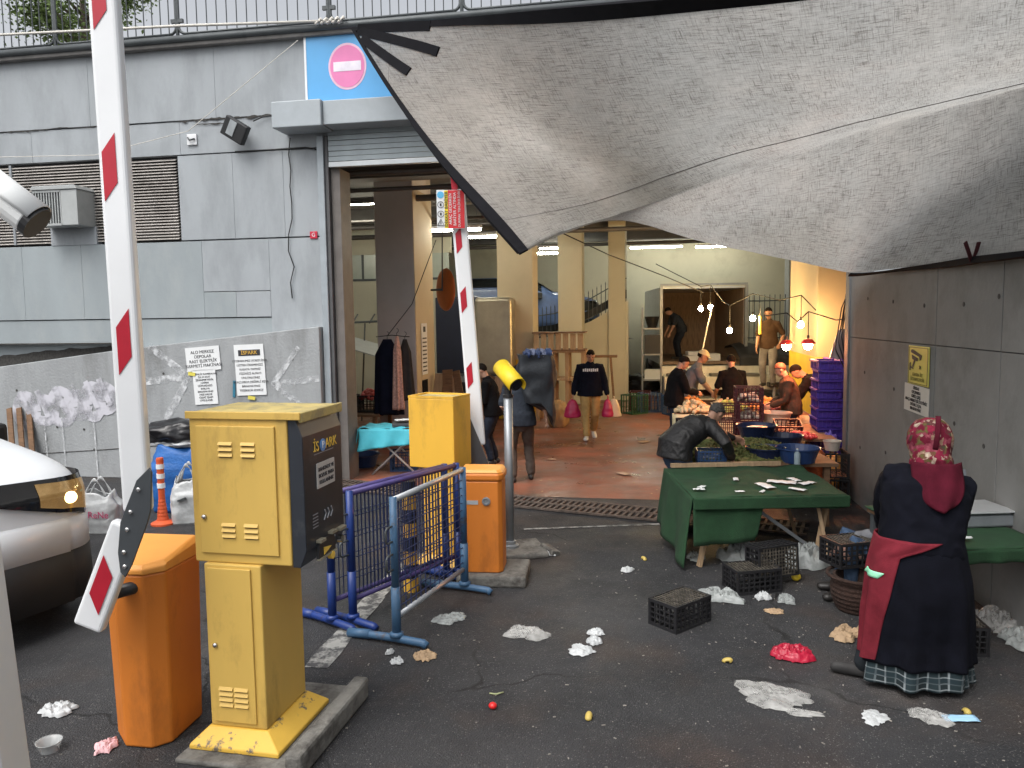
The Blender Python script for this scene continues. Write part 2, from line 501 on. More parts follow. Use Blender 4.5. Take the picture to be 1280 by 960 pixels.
# crumbling cracks along the joint: dark ragged slivers, as real recess strips standing in front of nothing but the joint
crack_shade_m = M("crack_shade_dark", (0.05, 0.048, 0.045), 0.95, var=0.4, scale=30)  # one dark colour for cracks, holes and the painted shade strips
rnd = random.Random(4)
def ragged(s0, s1, z, h, name="crack"):
    n_ = max(6, int((s1 - s0) / 0.04))
    top, bot = [], []
    for i in range(n_ + 1):
        s_ = s0 + (s1 - s0) * i / n_
        wv = 0.02 * mnoise.noise(Vector((s_ * 2.3, z, 0)))
        a_ = abs(mnoise.noise(Vector((s_ * 9, z * 3, 1.5))))
        b_ = abs(mnoise.noise(Vector((s_ * 11, z * 3, 7.5))))
        e_ = min(1, i / 3, (n_ - i) / 3)
        top.append((s_, z + wv + e_ * (0.002 + h * a_ ** 1.3)))
        bot.append((s_, z + wv - e_ * (0.002 + h * b_ ** 1.3)))
    vs_ = [(a_, -0.003, b_) for a_, b_ in top] + [(a_, -0.003, b_) for a_, b_ in bot]
    return B().add(vs_, [(i, i + 1, n_ + 2 + i, n_ + 1 + i) for i in range(n_)]).build(name, crack_shade_m, bld)
ragged(-2.3, -0.55, 5.125, 0.055)
ragged(-5.6, -2.9, 5.125, 0.03)
ragged(-2.0, -1.2, 5.06, 0.03)
# parapet slab edge and dark pipe-like nosing
B().box(-9.4, 9.4, -0.10, 0.55, 6.10, 6.17).build("slab_edge", M("slab_edge", (0.16, 0.155, 0.15), 0.85, var=0.25, scale=5), bld, bevel=0.015)
B().tube([(-9.4, -0.10, 6.20), (9.4, -0.10, 6.20)], 0.05, 10).build("slab_nosing", dark_steel, bld, smooth=True)
# louvred vent
B().box(-9.0, -2.29, 0.26, 0.30, 3.46, 4.645).build("louvre_backing", M("louvre_shadow", (0.14, 0.13, 0.12), 0.9), bld)
lv = B()
nsl = 27
for i in range(nsl):
    z = 3.48 + (4.63 - 3.48) * i / nsl
    lv.add([(-9.0, 0.03, z), (-2.30, 0.03, z), (-2.30, 0.12, z + 0.034), (-9.0, 0.12, z + 0.034), (-9.0, 0.03, z + 0.012), (-2.30, 0.03, z + 0.012), (-2.30, 0.12, z + 0.046), (-9.0, 0.12, z + 0.046)],
           [(0, 1, 2, 3), (4, 7, 6, 5), (0, 4, 5, 1), (1, 5, 6, 2), (2, 6, 7, 3), (3, 7, 4, 0)])
tag(lv.build("louvre_slats", M("louvre_metal", (0.50, 0.47, 0.44), 0.55, 0.3, var=0.15, scale=2, dirt=(0.22, 0.20, 0.18), dlo=0.5, dhi=0.7), bld), kind="stuff")
B().box(-5.02, -4.98, 0.02, 0.14, 3.47, 4.64).build("louvre_mullion", steel, bld)
B().box(-4.38, -3.62, 0.01, 0.14, 3.44, 3.70).build("louvre_patch", grey_paint, bld, bevel=0.005)
# gateway: jambs, shutter housing, shutter slats, lintel
B().box(-0.125, -0.03, -0.05, 0.45, 0, 4.8).build("door_jamb", M("pale_grey_metal", (0.33, 0.37, 0.40), 0.5, 0.2, var=0.1), bld, bevel=0.008)
B().box(-0.022, 0.025, -0.02, 0.30, 0, 4.8).build("door_track", M("dark_track", (0.10, 0.10, 0.105), 0.6, 0.3), bld, bevel=0.004)
B().box(0.03, 0.16, 0.05, 0.42, 0, 4.37).build("door_track", M("brown_track", (0.16, 0.145, 0.135), 0.6, 0.2), bld, bevel=0.004)
B().box(-0.125, 7.0, 0.03, 0.42, 4.64, 4.80).build("lintel", grey_paint, bld)
hm = M("shutter_housing_paint", (0.36, 0.40, 0.43), 0.5, var=0.07, dirt=(0.24, 0.26, 0.27), dlo=0.55, dhi=0.8)
B().box(0.12, 7.0, -0.36, 0.0, 4.86, 5.17).build("shutter_housing", hm, bld, bevel=0.01)
B().box(-0.58, 0.115, -0.42, 0.0, 4.84, 5.18).build("shutter_motor_box", hm, bld, bevel=0.012)
sl = B().box(0.04, 6.9, -0.035, 0.01, 0, 0.062).mesh("shutter_slat", M("shutter_metal", (0.30, 0.34, 0.36), 0.45, 0.4, var=0.1))
for i in range(6):
    inst("shutter_slat", sl, bld, (0, 0.0 + 0.006 * (i % 2), 4.45 + i * 0.07))
B().box(0.04, 6.9, -0.045, 0.03, 4.37, 4.44).build("shutter_bottom_rail", alu, bld, bevel=0.006)
# interior shell
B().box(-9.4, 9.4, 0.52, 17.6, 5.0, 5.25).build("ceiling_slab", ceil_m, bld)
B().box(-9.4, 9.4, 0.56, 17.6, 5.9, 6.08).build("deck_slab", ceil_m, bld)
B().box(-9.6, -9.41, 0.0, 17.6, 0, 6.08).build("side_wall", cream, bld)
B().box(9.41, 9.6, 0.0, 17.6, 0, 6.08).build("side_wall", cream, bld)
B().box(-9.4, 9.4, 17.4, 17.6, 0, 5.0).build("back_wall", cream, bld)
for d_ in (2.2, 5.2, 8.2, 11.2, 14.2):
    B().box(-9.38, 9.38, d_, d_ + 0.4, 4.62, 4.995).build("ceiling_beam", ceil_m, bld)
for k, (d_, z_, r_) in enumerate(((1.4, 4.55, 0.05), (1.75, 4.35, 0.035), (3.4, 4.45, 0.06), (4.4, 4.2, 0.03), (7.0, 4.4, 0.05), (9.5, 4.45, 0.06), (12.4, 4.35, 0.05))):
    B().tube([(-9.3, d_, z_), (9.3, d_, z_)], r_, 8).build("ceiling_pipe", M("pipe_paint", (0.11, 0.10, 0.095), 0.5, 0.2), bld, smooth=True)
# lower cream wall at the left of the hall with a high window strip
B().box(-8.0, -0.75, 9.6, 9.8, 0, 3.3).build("inner_wall", cream, bld)
B().box(-8.0, -0.75, 9.62, 9.78, 4.0, 5.0).build("inner_wall", cream, bld)
B().box(-8.0, -0.75, 9.57, 9.66, 3.30, 3.36).build("window_rail", dark_steel, bld)
wg = M("bright_window_glass", (0.45, 0.50, 0.45), 0.25, var=0.05)
for i in range(9):
    s_ = -8.0 + i * 0.8
    B().box(s_, s_ + 0.05, 9.6, 9.68, 3.36, 4.0).build("window_bar", dark_steel, bld)
    B().box(s_ + 0.05, s_ + 0.8, 9.64, 9.65, 3.36, 4.0).build("window_pane", wg, bld)
# ------------------------------------------------------------------ sloped retaining wall in front of the left facade
rw = empty("retaining_wall", FO, FA, "stained raw concrete wall with sloping top, white graffiti and painted arrows", "wall")
prof = [(-9.4, 0), (-0.14, 0), (-0.14, 2.20), (-1.9, 2.03), (-3.47, 1.87), (-5.4, 1.64), (-9.4, 1.2)]
B().prism(prof, -0.14, 0.03).build("wall_body", raw_conc, rw, bevel=0.012)
B().box(-9.4, -3.3, -0.12, 0.03, 1.985, 2.0).build("ledge_shade_strip", crack_shade_m, bld)  # thin dark strip: shade at the ledge put into colour
shadow_gap_v = []
for i in range(61):
    s_ = -9.4 + i * 0.104
    zt = 1.64 + (s_ + 5.4) * 0.119
    shadow_gap_v.append((s_, zt + 0.012, zt + 0.06 + 0.09 * max(0, min(1, (-3.2 - s_) / 1.6)) + 0.05 * abs(mnoise.noise(Vector((s_ * 7, 0, 0))))))
B().add([(s_, 0.030, a_) for s_, a_, b_ in shadow_gap_v] + [(s_, 0.030, b_) for s_, a_, b_ in shadow_gap_v], [(i, i + 1, 62 + i, 61 + i) for i in range(60)]).build("painted_shadow_gap", crack_shade_m, bld)  # flat dark strip: shadow above the sloping wall top, painted on
B().tube([(-5.0, -0.143, 0.32), (-3.6, -0.143, 0.42), (-2.4, -0.143, 0.52)], 0.006, 6).build("joint_line", crack_shade_m, rw)
spray = M("white_spray_paint", (0.62, 0.64, 0.66), 0.8, var=0.08)
def spray_mat(name, lo, hi, sc, col=(0.58, 0.60, 0.62)):
    m = M(name, col, 0.8, var=0.08)
    nt = m.node_tree
    b = nt.nodes["Principled BSDF"]
    tc = [n for n in nt.nodes if n.type == 'TEX_COORD'][0]
    n_ = nt.nodes.new("ShaderNodeTexNoise")
    n_.inputs["Scale"].default_value = sc
    n_.inputs["Detail"].default_value = 7
    r_ = nt.nodes.new("ShaderNodeMapRange")
    r_.inputs["From Min"].default_value = lo
    r_.inputs["From Max"].default_value = hi
    nt.links.new(tc.outputs["Object"], n_.inputs["Vector"])
    nt.links.new(n_.outputs["Fac"], r_.inputs["Value"])
    nt.links.new(r_.outputs[0], b.inputs["Alpha"])
    return m
sp_thin = spray_mat("thin_spray_paint", 0.36, 0.66, 12)
sp_thick = spray_mat("thick_spray_paint", 0.30, 0.55, 5, (0.52, 0.52, 0.57))
def stroke(pts, w, name, mat, y=-0.145):
    ps = [Vector((a_, b_)) for a_, b_ in pts]
    vs_ = []
    for i, p in enumerate(ps):
        t = (ps[min(i + 1, len(ps) - 1)] - ps[max(i - 1, 0)]).normalized()
        n_ = Vector((-t.y, t.x)) * w / 2 * (0.8 + 0.4 * abs(mnoise.noise(Vector((p.x * 5, p.y * 5, w)))))
        vs_ += [(p.x + n_.x, y, p.y + n_.y), (p.x - n_.x, y, p.y - n_.y)]
    return B().add(vs_, [(2 * i, 2 * i + 1, 2 * i + 3, 2 * i + 2) for i in range(len(ps) - 1)]).build(name, mat, rw)
def seg(a_, b_, n_=8):
    return [(a_[0] + (b_[0] - a_[0]) * i / n_, a_[1] + (b_[1] - a_[1]) * i / n_) for i in range(n_ + 1)]
stroke(seg((-3.15, 1.40), (-2.2, 1.50)), 0.13, "painted_arrow", sp_thin)
stroke(seg((-2.75, 1.95), (-2.15, 1.50)) + seg((-2.15, 1.50), (-2.65, 0.72)), 0.12, "painted_arrow", sp_thin, -0.147)
stroke(seg((-0.85, 1.40), (-0.16, 1.48)), 0.10, "painted_arrow", sp_thin)
stroke(seg((-0.45, 1.92), (-0.85, 1.40)) + seg((-0.85, 1.40), (-0.38, 1.05)), 0.08, "painted_arrow", sp_thin, -0.147)
# bubble graffiti: fat overlapping letter loops with drips
for k, (s_, z_) in enumerate(((-4.85, 0.98), (-4.55, 1.00), (-4.25, 1.05), (-3.98, 1.08), (-3.72, 1.14), (-3.5, 1.18))):
    n_ = 16
    stroke([(s_ + (0.17 + 0.03 * math.sin(k)) * math.cos(2 * PI * i / n_), z_ + (0.20 + 0.04 * math.cos(3 * k)) * math.sin(2 * PI * i / n_)) for i in range(n_ + 1)], 0.17, "graffiti_letter", sp_thick, -0.1445 - 0.0012 * k)
    stroke(seg((s_ - 0.1, z_ + 0.3), (s_ + 0.08, z_ - 0.1), 5), 0.10, "graffiti_letter", sp_thick, -0.1525 - 0.0012 * k)
    if k in (1, 2, 4): stroke(seg((s_, z_ - 0.15), (s_ + 0.02, z_ - 0.75 - 0.1 * k), 6), 0.025, "graffiti_drip", sp_thin, -0.1605)
bore = B()
for s_, z_ in ((-4.3, 1.28), (-3.72, 1.3), (-2.55, 1.55), (-3.9, 0.72), (-3.75, 0.42), (-4.35, 0.75), (-0.55, 1.75), (-5.0, 1.3)):
    bore.lathe([(0.018, 0), (0.018, 0.012)], n=8)
    k = len(bore.v) - 16
    for i in range(16):
        x, y, z = bore.v[k + i]
        bore.v[k + i] = (s_ + x, -0.141 - z * 0.3, z_ + y)
tag(bore.build("formwork_hole", crack_shade_m, rw), kind="stuff")
# ------------------------------------------------------------------ wing wall on the right
wing = empty("wing_wall", RWA, RWang, "grey concrete wing wall with panel joints under the tarpaulin edge", "wall")
Lw = 9.0
for s0, s1 in ((0.06, 2.74), (2.74, 3.96), (3.96, Lw)):
    for z0, z1 in ((0, 1.99), (1.99, 2.74)):
        B().box(s0 + 0.006, s1 - 0.006, 0.0, 0.25, z0 + 0.004, z1 - 0.004).build("wall_panel", wing_conc, wing, bevel=0.003)
B().box(0.05, Lw, 0.02, 0.24, 0, 2.7).build("wall_core", M("wing_joint", (0.09, 0.09, 0.088), 0.9), wing)
B().box(-0.10, 0.058, -0.02, 0.27, 0, 2.80).build("corner_post", M("corner_post", (0.13, 0.135, 0.14), 0.6, 0.2, var=0.2), wing, bevel=0.008)
holes = B()
for s_, z_ in ((0.75, 2.45), (1.6, 2.4), (2.45, 2.35), (3.3, 2.35), (0.7, 1.6), (1.7, 1.5), (3.2, 1.35), (0.6, 0.7), (3.75, 1.25), (3.0, 0.9), (1.5, 0.8), (3.9, 2.4)):
    k = len(holes.v)
    holes.lathe([(0.02, 0), (0.02, 0.01)], n=8)
    for i in range(16):
        x, y, z = holes.v[k + i]
        holes.v[k + i] = (s_ + x, -0.001 - z * 0.3, z_ + y)
tag(holes.build("formwork_hole", crack_shade_m, wing), kind="stuff")

# ------------------------------------------------------------------ drain grate across the gateway
gd = (ground(832, 646) - ground(645, 628)).normalized()
gang = math.atan2(gd.y, gd.x)
dr = empty("drain_grate", ground(645, 628), gang, "rusty iron drain grate across the gateway threshold", "drain")
iron = M("rusty_iron", (0.13, 0.10, 0.085), 0.8, 0.3, var=0.35, scale=12, dirt=(0.05, 0.045, 0.04), dlo=0.45, dhi=0.65, dscale=8)
B().box(-2.9, 3.4, -0.24, 0.24, 0.0045, 0.008).build("channel", M("channel_dark", (0.012, 0.012, 0.012), 0.95), dr)
for y_ in (-0.25, 0.0, 0.25):
    B().box(-2.9, 3.4, y_ - 0.02, y_ + 0.02, 0.0085, 0.030).build("edge_bar", iron, dr)
bar = B().box(-0.016, 0.016, -0.228, 0.228, 0.0085, 0.026).mesh("bar", iron)
for i in range(82):
    inst("bar", bar, dr, (-2.86 + i * 0.0765, 0, 0))

# ------------------------------------------------------------------ plaza on the roof, railing, tree
tag(B().add([F(-30, 0.56, 6.1), F(30, 0.56, 6.1), F(30, 40, 6.1), F(-30, 40, 6.1)], [(0, 1, 2, 3)]).build("plaza_pavement", M("plaza_paving", (0.3, 0.29, 0.28), 0.9)), kind="structure")
barm = B().tube([(0, 0, 0.09), (0, 0, 1.0)], 0.008, 6).mesh("bar", dark_steel)
def rail_panel(s0, s1, label):
    r_ = empty("railing_panel", F(s0, -0.04, 6.22), FA, label, "railing", "railing panels along the roof edge")
    w_ = s1 - s0
    pts = []
    for cx, cz, a0 in ((w_ - 0.12, 0.17, -90), (w_ - 0.12, 0.93, 0), (0.12, 0.93, 90), (0.12, 0.17, 180)):
        for k in range(5):
            a_ = R(a0 + k * 22.5)
            pts.append((cx + 0.10 * math.cos(a_), 0, cz + 0.10 * math.sin(a_)))
    B().tube(pts + [pts[0]], 0.02, 6).build("frame", dark_steel, r_, smooth=True)
    n_ = 15
    for i in range(1, n_):
        inst("bar", barm, r_, (w_ * i / n_, 0, 0))
    po = B().tube([(0, 0, 0.0), (0, 0, 1.1)], 0.025, 8)
    po.box(-0.09, 0.09, -0.02, 0.02, 0.22, 0.27)
    po.box(-0.09, 0.09, -0.02, 0.02, 0.80, 0.85)
    po.build("post", dark_steel, r_)
for i, (s0, s1) in enumerate(((-7.6, -5.85), (-5.85, -4.05), (-4.05, -2.12), (-2.12, 0.12), (0.12, 1.95), (1.95, 3.9), (3.9, 5.9))):
    rail_panel(s0, s1, "dark steel railing panel with rounded corners on the roof edge")
rp = B().tube([F(-8, -0.12, 6.5), F(-5, -0.13, 6.46), F(-2, -0.14, 6.36), F(0.22, -0.18, 6.24)], 0.018, 6)
for k in range(5):
    rp.tube([F(0.0 + 0.08 * k, -0.22, 6.2), F(0.04 + 0.08 * k, -0.12, 6.3), F(0.08 + 0.08 * k, -0.22, 6.25)], 0.02, 6)
tag(rp.build("rope", rope_w, smooth=True), "pale rope knotted at the roof edge, holding the tarpaulin corner", "rope")

leaf_m = M("leaf_green", (0.10, 0.155, 0.035), 0.6, var=0.4, scale=3, trans=0.0)
bark_m = M("bark", (0.10, 0.08, 0.06), 0.9, var=0.3)
def tree(loc, h, rx, rz_, n, seed, label):
    rr = random.Random(seed)
    t_ = empty("tree", loc, 0, label, "tree")
    tr = B().tube([(0, 0, 0), (0.05, 0, h * 0.35), (0.0, 0.05, h * 0.75)], [0.09, 0.07, 0.02], 8)
    tips = []
    for k in range(16):
        a_ = rr.uniform(0, 2 * PI)
        z0 = h * rr.uniform(0.22, 0.7)
        q = Vector((math.cos(a_) * rx * rr.uniform(0.5, 0.95), math.sin(a_) * rx * rr.uniform(0.5, 0.95), z0 + h * rr.uniform(0.1, 0.3)))
        p0 = Vector((0.02, 0.02, z0))
        tr.tube([p0, p0.lerp(q, 0.5) + Vector((0, 0, 0.05)), q], [0.03, 0.018, 0.006], 5)
        tips += [p0.lerp(q, rr.uniform(0.45, 1.0)) for _ in range(5)]
    tr.build("trunk", bark_m, t_, smooth=True)
    cr = B()
    for k in range(n):
        c_ = Vector(rr.choice(tips)) + Vector((rr.gauss(0, 0.16), rr.gauss(0, 0.16), rr.gauss(0, 0.14)))
        a1 = Vector((rr.gauss(0, 1), rr.gauss(0, 1), rr.gauss(0, 0.6))).normalized()
        a2 = a1.orthogonal().normalized()
        a2.rotate(Matrix.Rotation(rr.uniform(0, 6.28), 3, a1))
        l_, w_ = rr.uniform(0.05, 0.10), rr.uniform(0.016, 0.03)
        cr.add([c_ - a1 * l_ / 2, c_ + a2 * w_, c_ + a1 * l_ / 2, c_ - a2 * w_], [(0, 1, 2, 3)])
    cr.build("crown", leaf_m, t_, fix=False)
tree(F(-4.9, 1.6, 6.1), 2.5, 1.25, 1.0, 5200, 3, "small leafy green tree behind the roof railing")
tree(F(-6.9, 3.0, 6.1), 1.3, 0.8, 0.7, 1000, 8, "low pale shrub behind the far end of the roof railing")

# ================================================================== things on the facade
sg = empty("traffic_sign", F(-0.24, -0.02, 5.21), FA, "large blue sign panel with faded pink no-entry disc above the gateway", "sign")
B().box(0, 2.3, -0.03, 0.0, 0, 0.97).build("panel", sky_blue, sg, bevel=0.004)
for a_ in ((0, 2.3, 0.955, 0.985), (0, 2.3, -0.012, 0.016), (-0.012, 0.018, 0.0165, 0.9545)):
    B().box(a_[0], a_[1], -0.036, 0.002, a_[2], a_[3]).build("edge_trim", white_paint, sg)
def disc(r_, y0, y1, c, n=40, sx=1.0):
    return B().prism([(c[0] + sx * r_ * math.cos(2 * PI * k / n), c[1] + r_ * math.sin(2 * PI * k / n)) for k in range(n)], y0, y1)
disc(0.305, -0.034, -0.0305, (0.60, 0.475), sx=0.88).build("disc_border", M("pale_pink", (0.74, 0.48, 0.60), 0.4), sg)
disc(0.275, -0.038, -0.0345, (0.60, 0.475), sx=0.88).build("disc", pink_s, sg)
B().box(0.60 - 0.195, 0.60 + 0.195, -0.0415, -0.0385, 0.475 - 0.062, 0.475 + 0.062).build("disc_bar", M("sign_white", (0.72, 0.68, 0.76), 0.4), sg)

fl = empty("floodlight", F(-1.23, -0.02, 4.90), FA, "black square floodlight tilted on the grey wall", "floodlight")
B().obox((0, -0.17, 0), (0.36, 0.10, 0.27), (R(10), R(32), 0)).build("housing", black_pl, fl, bevel=0.015)
B().obox((-0.03, -0.226, 0.02), (0.11, 0.012, 0.20), (R(10), R(32), 0)).build("lens", M("floodlight_lens", (0.35, 0.38, 0.40), 0.2), fl)
B().beam((0.05, -0.12, 0.0), (0.05, 0.0, 0.0), 0.05, 0.02).build("bracket", black_pl, fl)
cb = B().tube([F(-1.05, -0.03, 5.05), F(-0.9, -0.03, 5.10), F(-0.75, -0.03, 5.12), F(-0.60, -0.03, 5.08)], 0.008, 6)
tag(cb.build("floodlight_cable", cable_b, smooth=True), "short black cable looping from the floodlight to the shutter box", "cable")
def wob(s0, z0, s1, z1, n_, amp, seed, d_=-0.012):
    rr = random.Random(seed)
    return [F(s0 + (s1 - s0) * i / n_ + (rr.uniform(-amp, amp) if 0 < i < n_ else 0), d_, z0 + (z1 - z0) * i / n_) for i in range(n_ + 1)]
tag(B().tube(wob(-0.52, 4.8, -0.58, 2.6, 10, 0.05, 3), 0.008, 5).build("hanging_cable", cable_b, smooth=True), "thin loose cable hanging down the wall beside the gateway", "cable")
tag(B().tube([F(-9, -0.03, 4.75), F(-6, -0.06, 4.78), F(-3.5, -0.08, 4.7), F(-2.0, -0.10, 4.95), F(-0.3, -0.12, 6.05)], 0.005, 5).build("white_wire", rope_w, smooth=True), "thin white wire strung across the upper wall to the blue sign", "wire")
tag(B().tube([F(-1.35, -0.012, 4.655), F(-0.8, -0.014, 4.655), F(-0.3, -0.014, 4.66), F(-0.12, -0.02, 4.62)], 0.010, 5).build("wall_conduit", cable_b, smooth=True), "dark conduit along the wall joint under the shutter box", "conduit")

fa = empty("fire_sign", F(-0.29, 0.015, 3.42), FA, "small red square plate with white symbol beside the gateway", "sign")
B().box(0, 0.11, -0.012, 0, 0, 0.10).build("plate", M("sign_red", (0.50, 0.02, 0.05), 0.4), fa, bevel=0.004)
text("lettering", "G", 0.075, white_paint, fa, (0.055, -0.014, 0.05), UPR)
wb = empty("wall_socket", F(-2.08, 0.005, 4.78), FA, "small white wall bracket plate above the louvre", "bracket")
B().box(0, 0.15, -0.02, 0, 0, 0.15).build("plate", white_paint, wb, bevel=0.006)
B().tube([(0.02, -0.03, 0.10), (0.07, -0.06, 0.06), (0.13, -0.03, 0.08)], 0.012, 6).build("hook", dark_steel, wb, smooth=True)

ac = empty("vent_unit", F(-4.36, -0.02, 3.69), FA, "grey metal vent hood box with vertical fins mounted on the louvred wall", "vent")
acm = M("vent_zinc", (0.40, 0.42, 0.42), 0.45, 0.4, var=0.12)
B().box(0.46, 0.72, -0.30, 0.10, 0, 0.50).build("casing", acm, ac, bevel=0.006)
B().box(0.0, 0.455, -0.02, 0.10, 0.02, 0.50).build("back_plate", M("vent_inside", (0.06, 0.06, 0.06), 0.8), ac)
B().box(0.0, 0.455, -0.30, -0.021, 0.47, 0.50).build("top_plate", acm, ac)
B().box(0.0, 0.455, -0.30, -0.021, 0.0, 0.03).build("bottom_plate", acm, ac)
fin = B().box(0, 0.016, -0.295, -0.022, 0.031, 0.469).mesh("fin", acm)
for i in range(11):
    inst("fin", fin, ac, (0.004 + i * 0.0435, 0, 0))
B().prism([(-0.02, 0.505), (0.74, 0.505), (0.70, 0.56), (0.02, 0.56)], -0.32, 0.10).build("hood", acm, ac, bevel=0.005)

# paper notices on the retaining wall
def notice(s0, z0, w_, h_, lines, label, header=None, tilt=0.0, size=0.03, parentM=None, y=-0.15):
    n_ = empty("notice", F(s0, y, z0), FA, label, "notice")
    n_.rotation_euler = (0, tilt, FA)
    B().box(0, w_, -0.006, 0, 0, h_).build("sheet", paper, n_)
    top = h_ - 0.05
    if header:
        B().box(w_ * 0.14, w_ * 0.88, -0.009, -0.0065, h_ - 0.16, h_ - 0.075).build("header_bar", ink, n_)
        text("header_lettering", header, 0.075, M("logo_gold", (0.70, 0.42, 0.06), 0.5), n_, (w_ * 0.51, -0.011, h_ - 0.118), UPR, sx=1.0)
        top = h_ - 0.21
    dz = (top - 0.03) / max(1, len(lines))
    for i, l in enumerate(lines):
        text("lettering", l, min(size, dz * 0.95), ink, n_, (w_ / 2, -0.008, top - dz * (i + 0.35)), UPR)
    return n_
notice(-2.16, 1.575, 0.53, 0.34, ["ALO MERKEZ", "DEPOLAR", "RAST ELEKTRİK", "KARMETİ MAKİNASI"], "white landscape notice taped to the wall, upper one of a pair", tilt=R(-4), size=0.062)
notice(-2.06, 1.10, 0.36, 0.50, ["GÜVENLİK KAMERALARI", "İLE 24 SAAT", "İZLENMEKTEDİR", "LÜTFEN", "ÇÖPLERİNİZİ", "BURAYA", "BIRAKMAYINIZ", "AKSİ HALDE", "CEZAİ İŞLEM", "UYGULANIR"], "narrow white notice taped under the landscape notice", tilt=R(-3), size=0.036)
notice(-1.40, 1.235, 0.45, 0.72, ["OTOPARKIMIZ ÜCRETLİDİR", "LÜTFEN ÖDEMENİZİ", "KASAYA YAPINIZ", "FİŞİNİZİ ALMAYI", "UNUTMAYINIZ", "ARAÇLARDA DEĞERLİ EŞYA", "BIRAKMAYINIZ", "TEŞEKKÜR EDERİZ"], "tall white parking notice with black header bar on the wall", header="İSPARK", tilt=R(-2), size=0.042)
for s_, z_, l in ((-2.15, 1.545, "pair of notices"), (-1.24, 1.205, "parking notice")):
    tag(B().obox((0, 0, 0), (0.11, 0.004, 0.05), (0, R(8), 0)).build("tape", tape_y, loc=F(s_ + 0.06, -0.162, z_), rz=FA), "strip of yellow tape holding the corner of the " + l, "tape")
tag(B().obox((0, 0, 0), (0.04, 0.004, 0.24), (0, R(4), 0)).build("tape", M("teal_tape", (0.03, 0.16, 0.24), 0.5), loc=F(-1.45, -0.148, 1.33), rz=FA), "strip of dark teal tape left beside the parking notice", "tape")
# cardboard scrap and boards against the wall beyond the van
wd = empty("broken_pallet", F(-4.95, -0.35, 0), FA, "dark broken pallet boards leaning on the wall behind the white van", "pallet")
for k in range(3):
    B().obox((0.12 * k, 0.05 * k, 0.52), (0.09, 0.02, 1.1), (R(-14), R(-14), 0)).build("plank", wood, wd)

# CCTV notice pair on the wing wall
def wingthing(name, s_, z_, label, cat):
    return empty(name, RWM @ Vector((s_, -0.004, z_)), RWang, label, cat)
cs = wingthing("cctv_sign", 2.12, 1.60, "yellow sign with a black surveillance camera pictogram on the wing wall", "sign")
cy = M("cctv_sign_yellow", (0.52, 0.47, 0.10), 0.5, var=0.08)
B().box(0, 0.52, -0.012, 0, 0, 0.37).build("plate", cy, cs, bevel=0.01)
fr = B().box(0.02, 0.50, -0.014, -0.0125, 0.352, 0.356).box(0.02, 0.50, -0.014, -0.0125, 0.012, 0.016).box(0.02, 0.028, -0.014, -0.0125, 0.0165, 0.3515).box(0.492, 0.50, -0.014, -0.0125, 0.0165, 0.3515)
fr.build("border_line", ink, cs)
pic = B()
pic.prism([(0.08, 0.33), (0.12, 0.335), (0.36, 0.285), (0.34, 0.245), (0.31, 0.235), (0.29, 0.27), (0.08, 0.305)], -0.015, -0.0125)
pic.prism([(0.10, 0.285), (0.26, 0.255), (0.25, 0.225), (0.12, 0.24)], -0.0155, -0.0126)
pic.prism([(0.16, 0.235), (0.20, 0.23), (0.15, 0.165), (0.12, 0.17)], -0.0152, -0.0127)
pic.prism([(0.05, 0.13), (0.08, 0.13), (0.08, 0.21), (0.05, 0.20)], -0.015, -0.0128)
pic.prism([(0.081, 0.155), (0.15, 0.145), (0.15, 0.16), (0.081, 0.175)], -0.015, -0.0129)
pic.build("camera_pictogram", ink, cs)
text("lettering", "24", 0.05, ink, cs, (0.32, -0.014, 0.17), UPR)
text("lettering", "KAMERA İLE\nİZLENMEKTEDİR", 0.045, M("faded_ink", (0.22, 0.19, 0.05), 0.7), cs, (0.26, -0.014, 0.075), UPR)
cn = wingthing("notice", 2.03, 1.335, "white paper notice under the yellow surveillance sign on the wing wall", "notice")
cn.rotation_euler = (0, R(1), RWang)
B().box(0, 0.62, -0.006, 0, 0, 0.265).build("sheet", M("off_white_paper", (0.55, 0.53, 0.48), 0.7, var=0.05), cn)
for i, l in enumerate(["DİKKAT", "OTOPARKA", "GİRİŞ ÇIKIŞ", "ARAÇLARINIZI KİLİTLEYİNİZ", "DEĞERLİ EŞYA", "BIRAKMAYINIZ"]):
    text("lettering", l, 0.042, ink, cn, (0.31, -0.008, 0.235 - 0.04 * i), UPR)

# ================================================================== barriers and machines in the street
def arm_beam(bm_, p0, p1, w_, h_):
    bm_.beam(p0, p1, w_, h_, up=(0, 1, 0))
def barrier_arm(root, x0, z0, x1, z1, w_, dep, patches, name="arm"):
    B().beam((x0, 0, z0), (x1, 0, z1), w_, dep, up=(0, 1, 0)).build(name, white_paint, root, bevel=0.02, seg=3)
    d_ = Vector((x1 - x0, 0, z1 - z0))
    L_ = d_.length
    d_.normalize()
    n_ = Vector((d_.z, 0, -d_.x))
    for t0, t1, off, hw, sk in patches:                 # along, half width, skew
        y_ = -dep / 2 - 0.002
        P_ = lambda t, o_: Vector((x0, y_, z0)) + d_ * t + n_ * o_
        q = [P_(t0, off - hw), P_(t0 + sk, off + hw), P_(t1, off + hw), P_(t1 - sk, off - hw)]
        B().add([tuple(p) for p in q] + [(p.x, p.y - 0.0015, p.z) for p in q], [(0, 1, 2, 3), (7, 6, 5, 4), (0, 4, 5, 1), (1, 5, 6, 2), (2, 6, 7, 3), (3, 7, 4, 0)]).build("reflector", red_film, root)
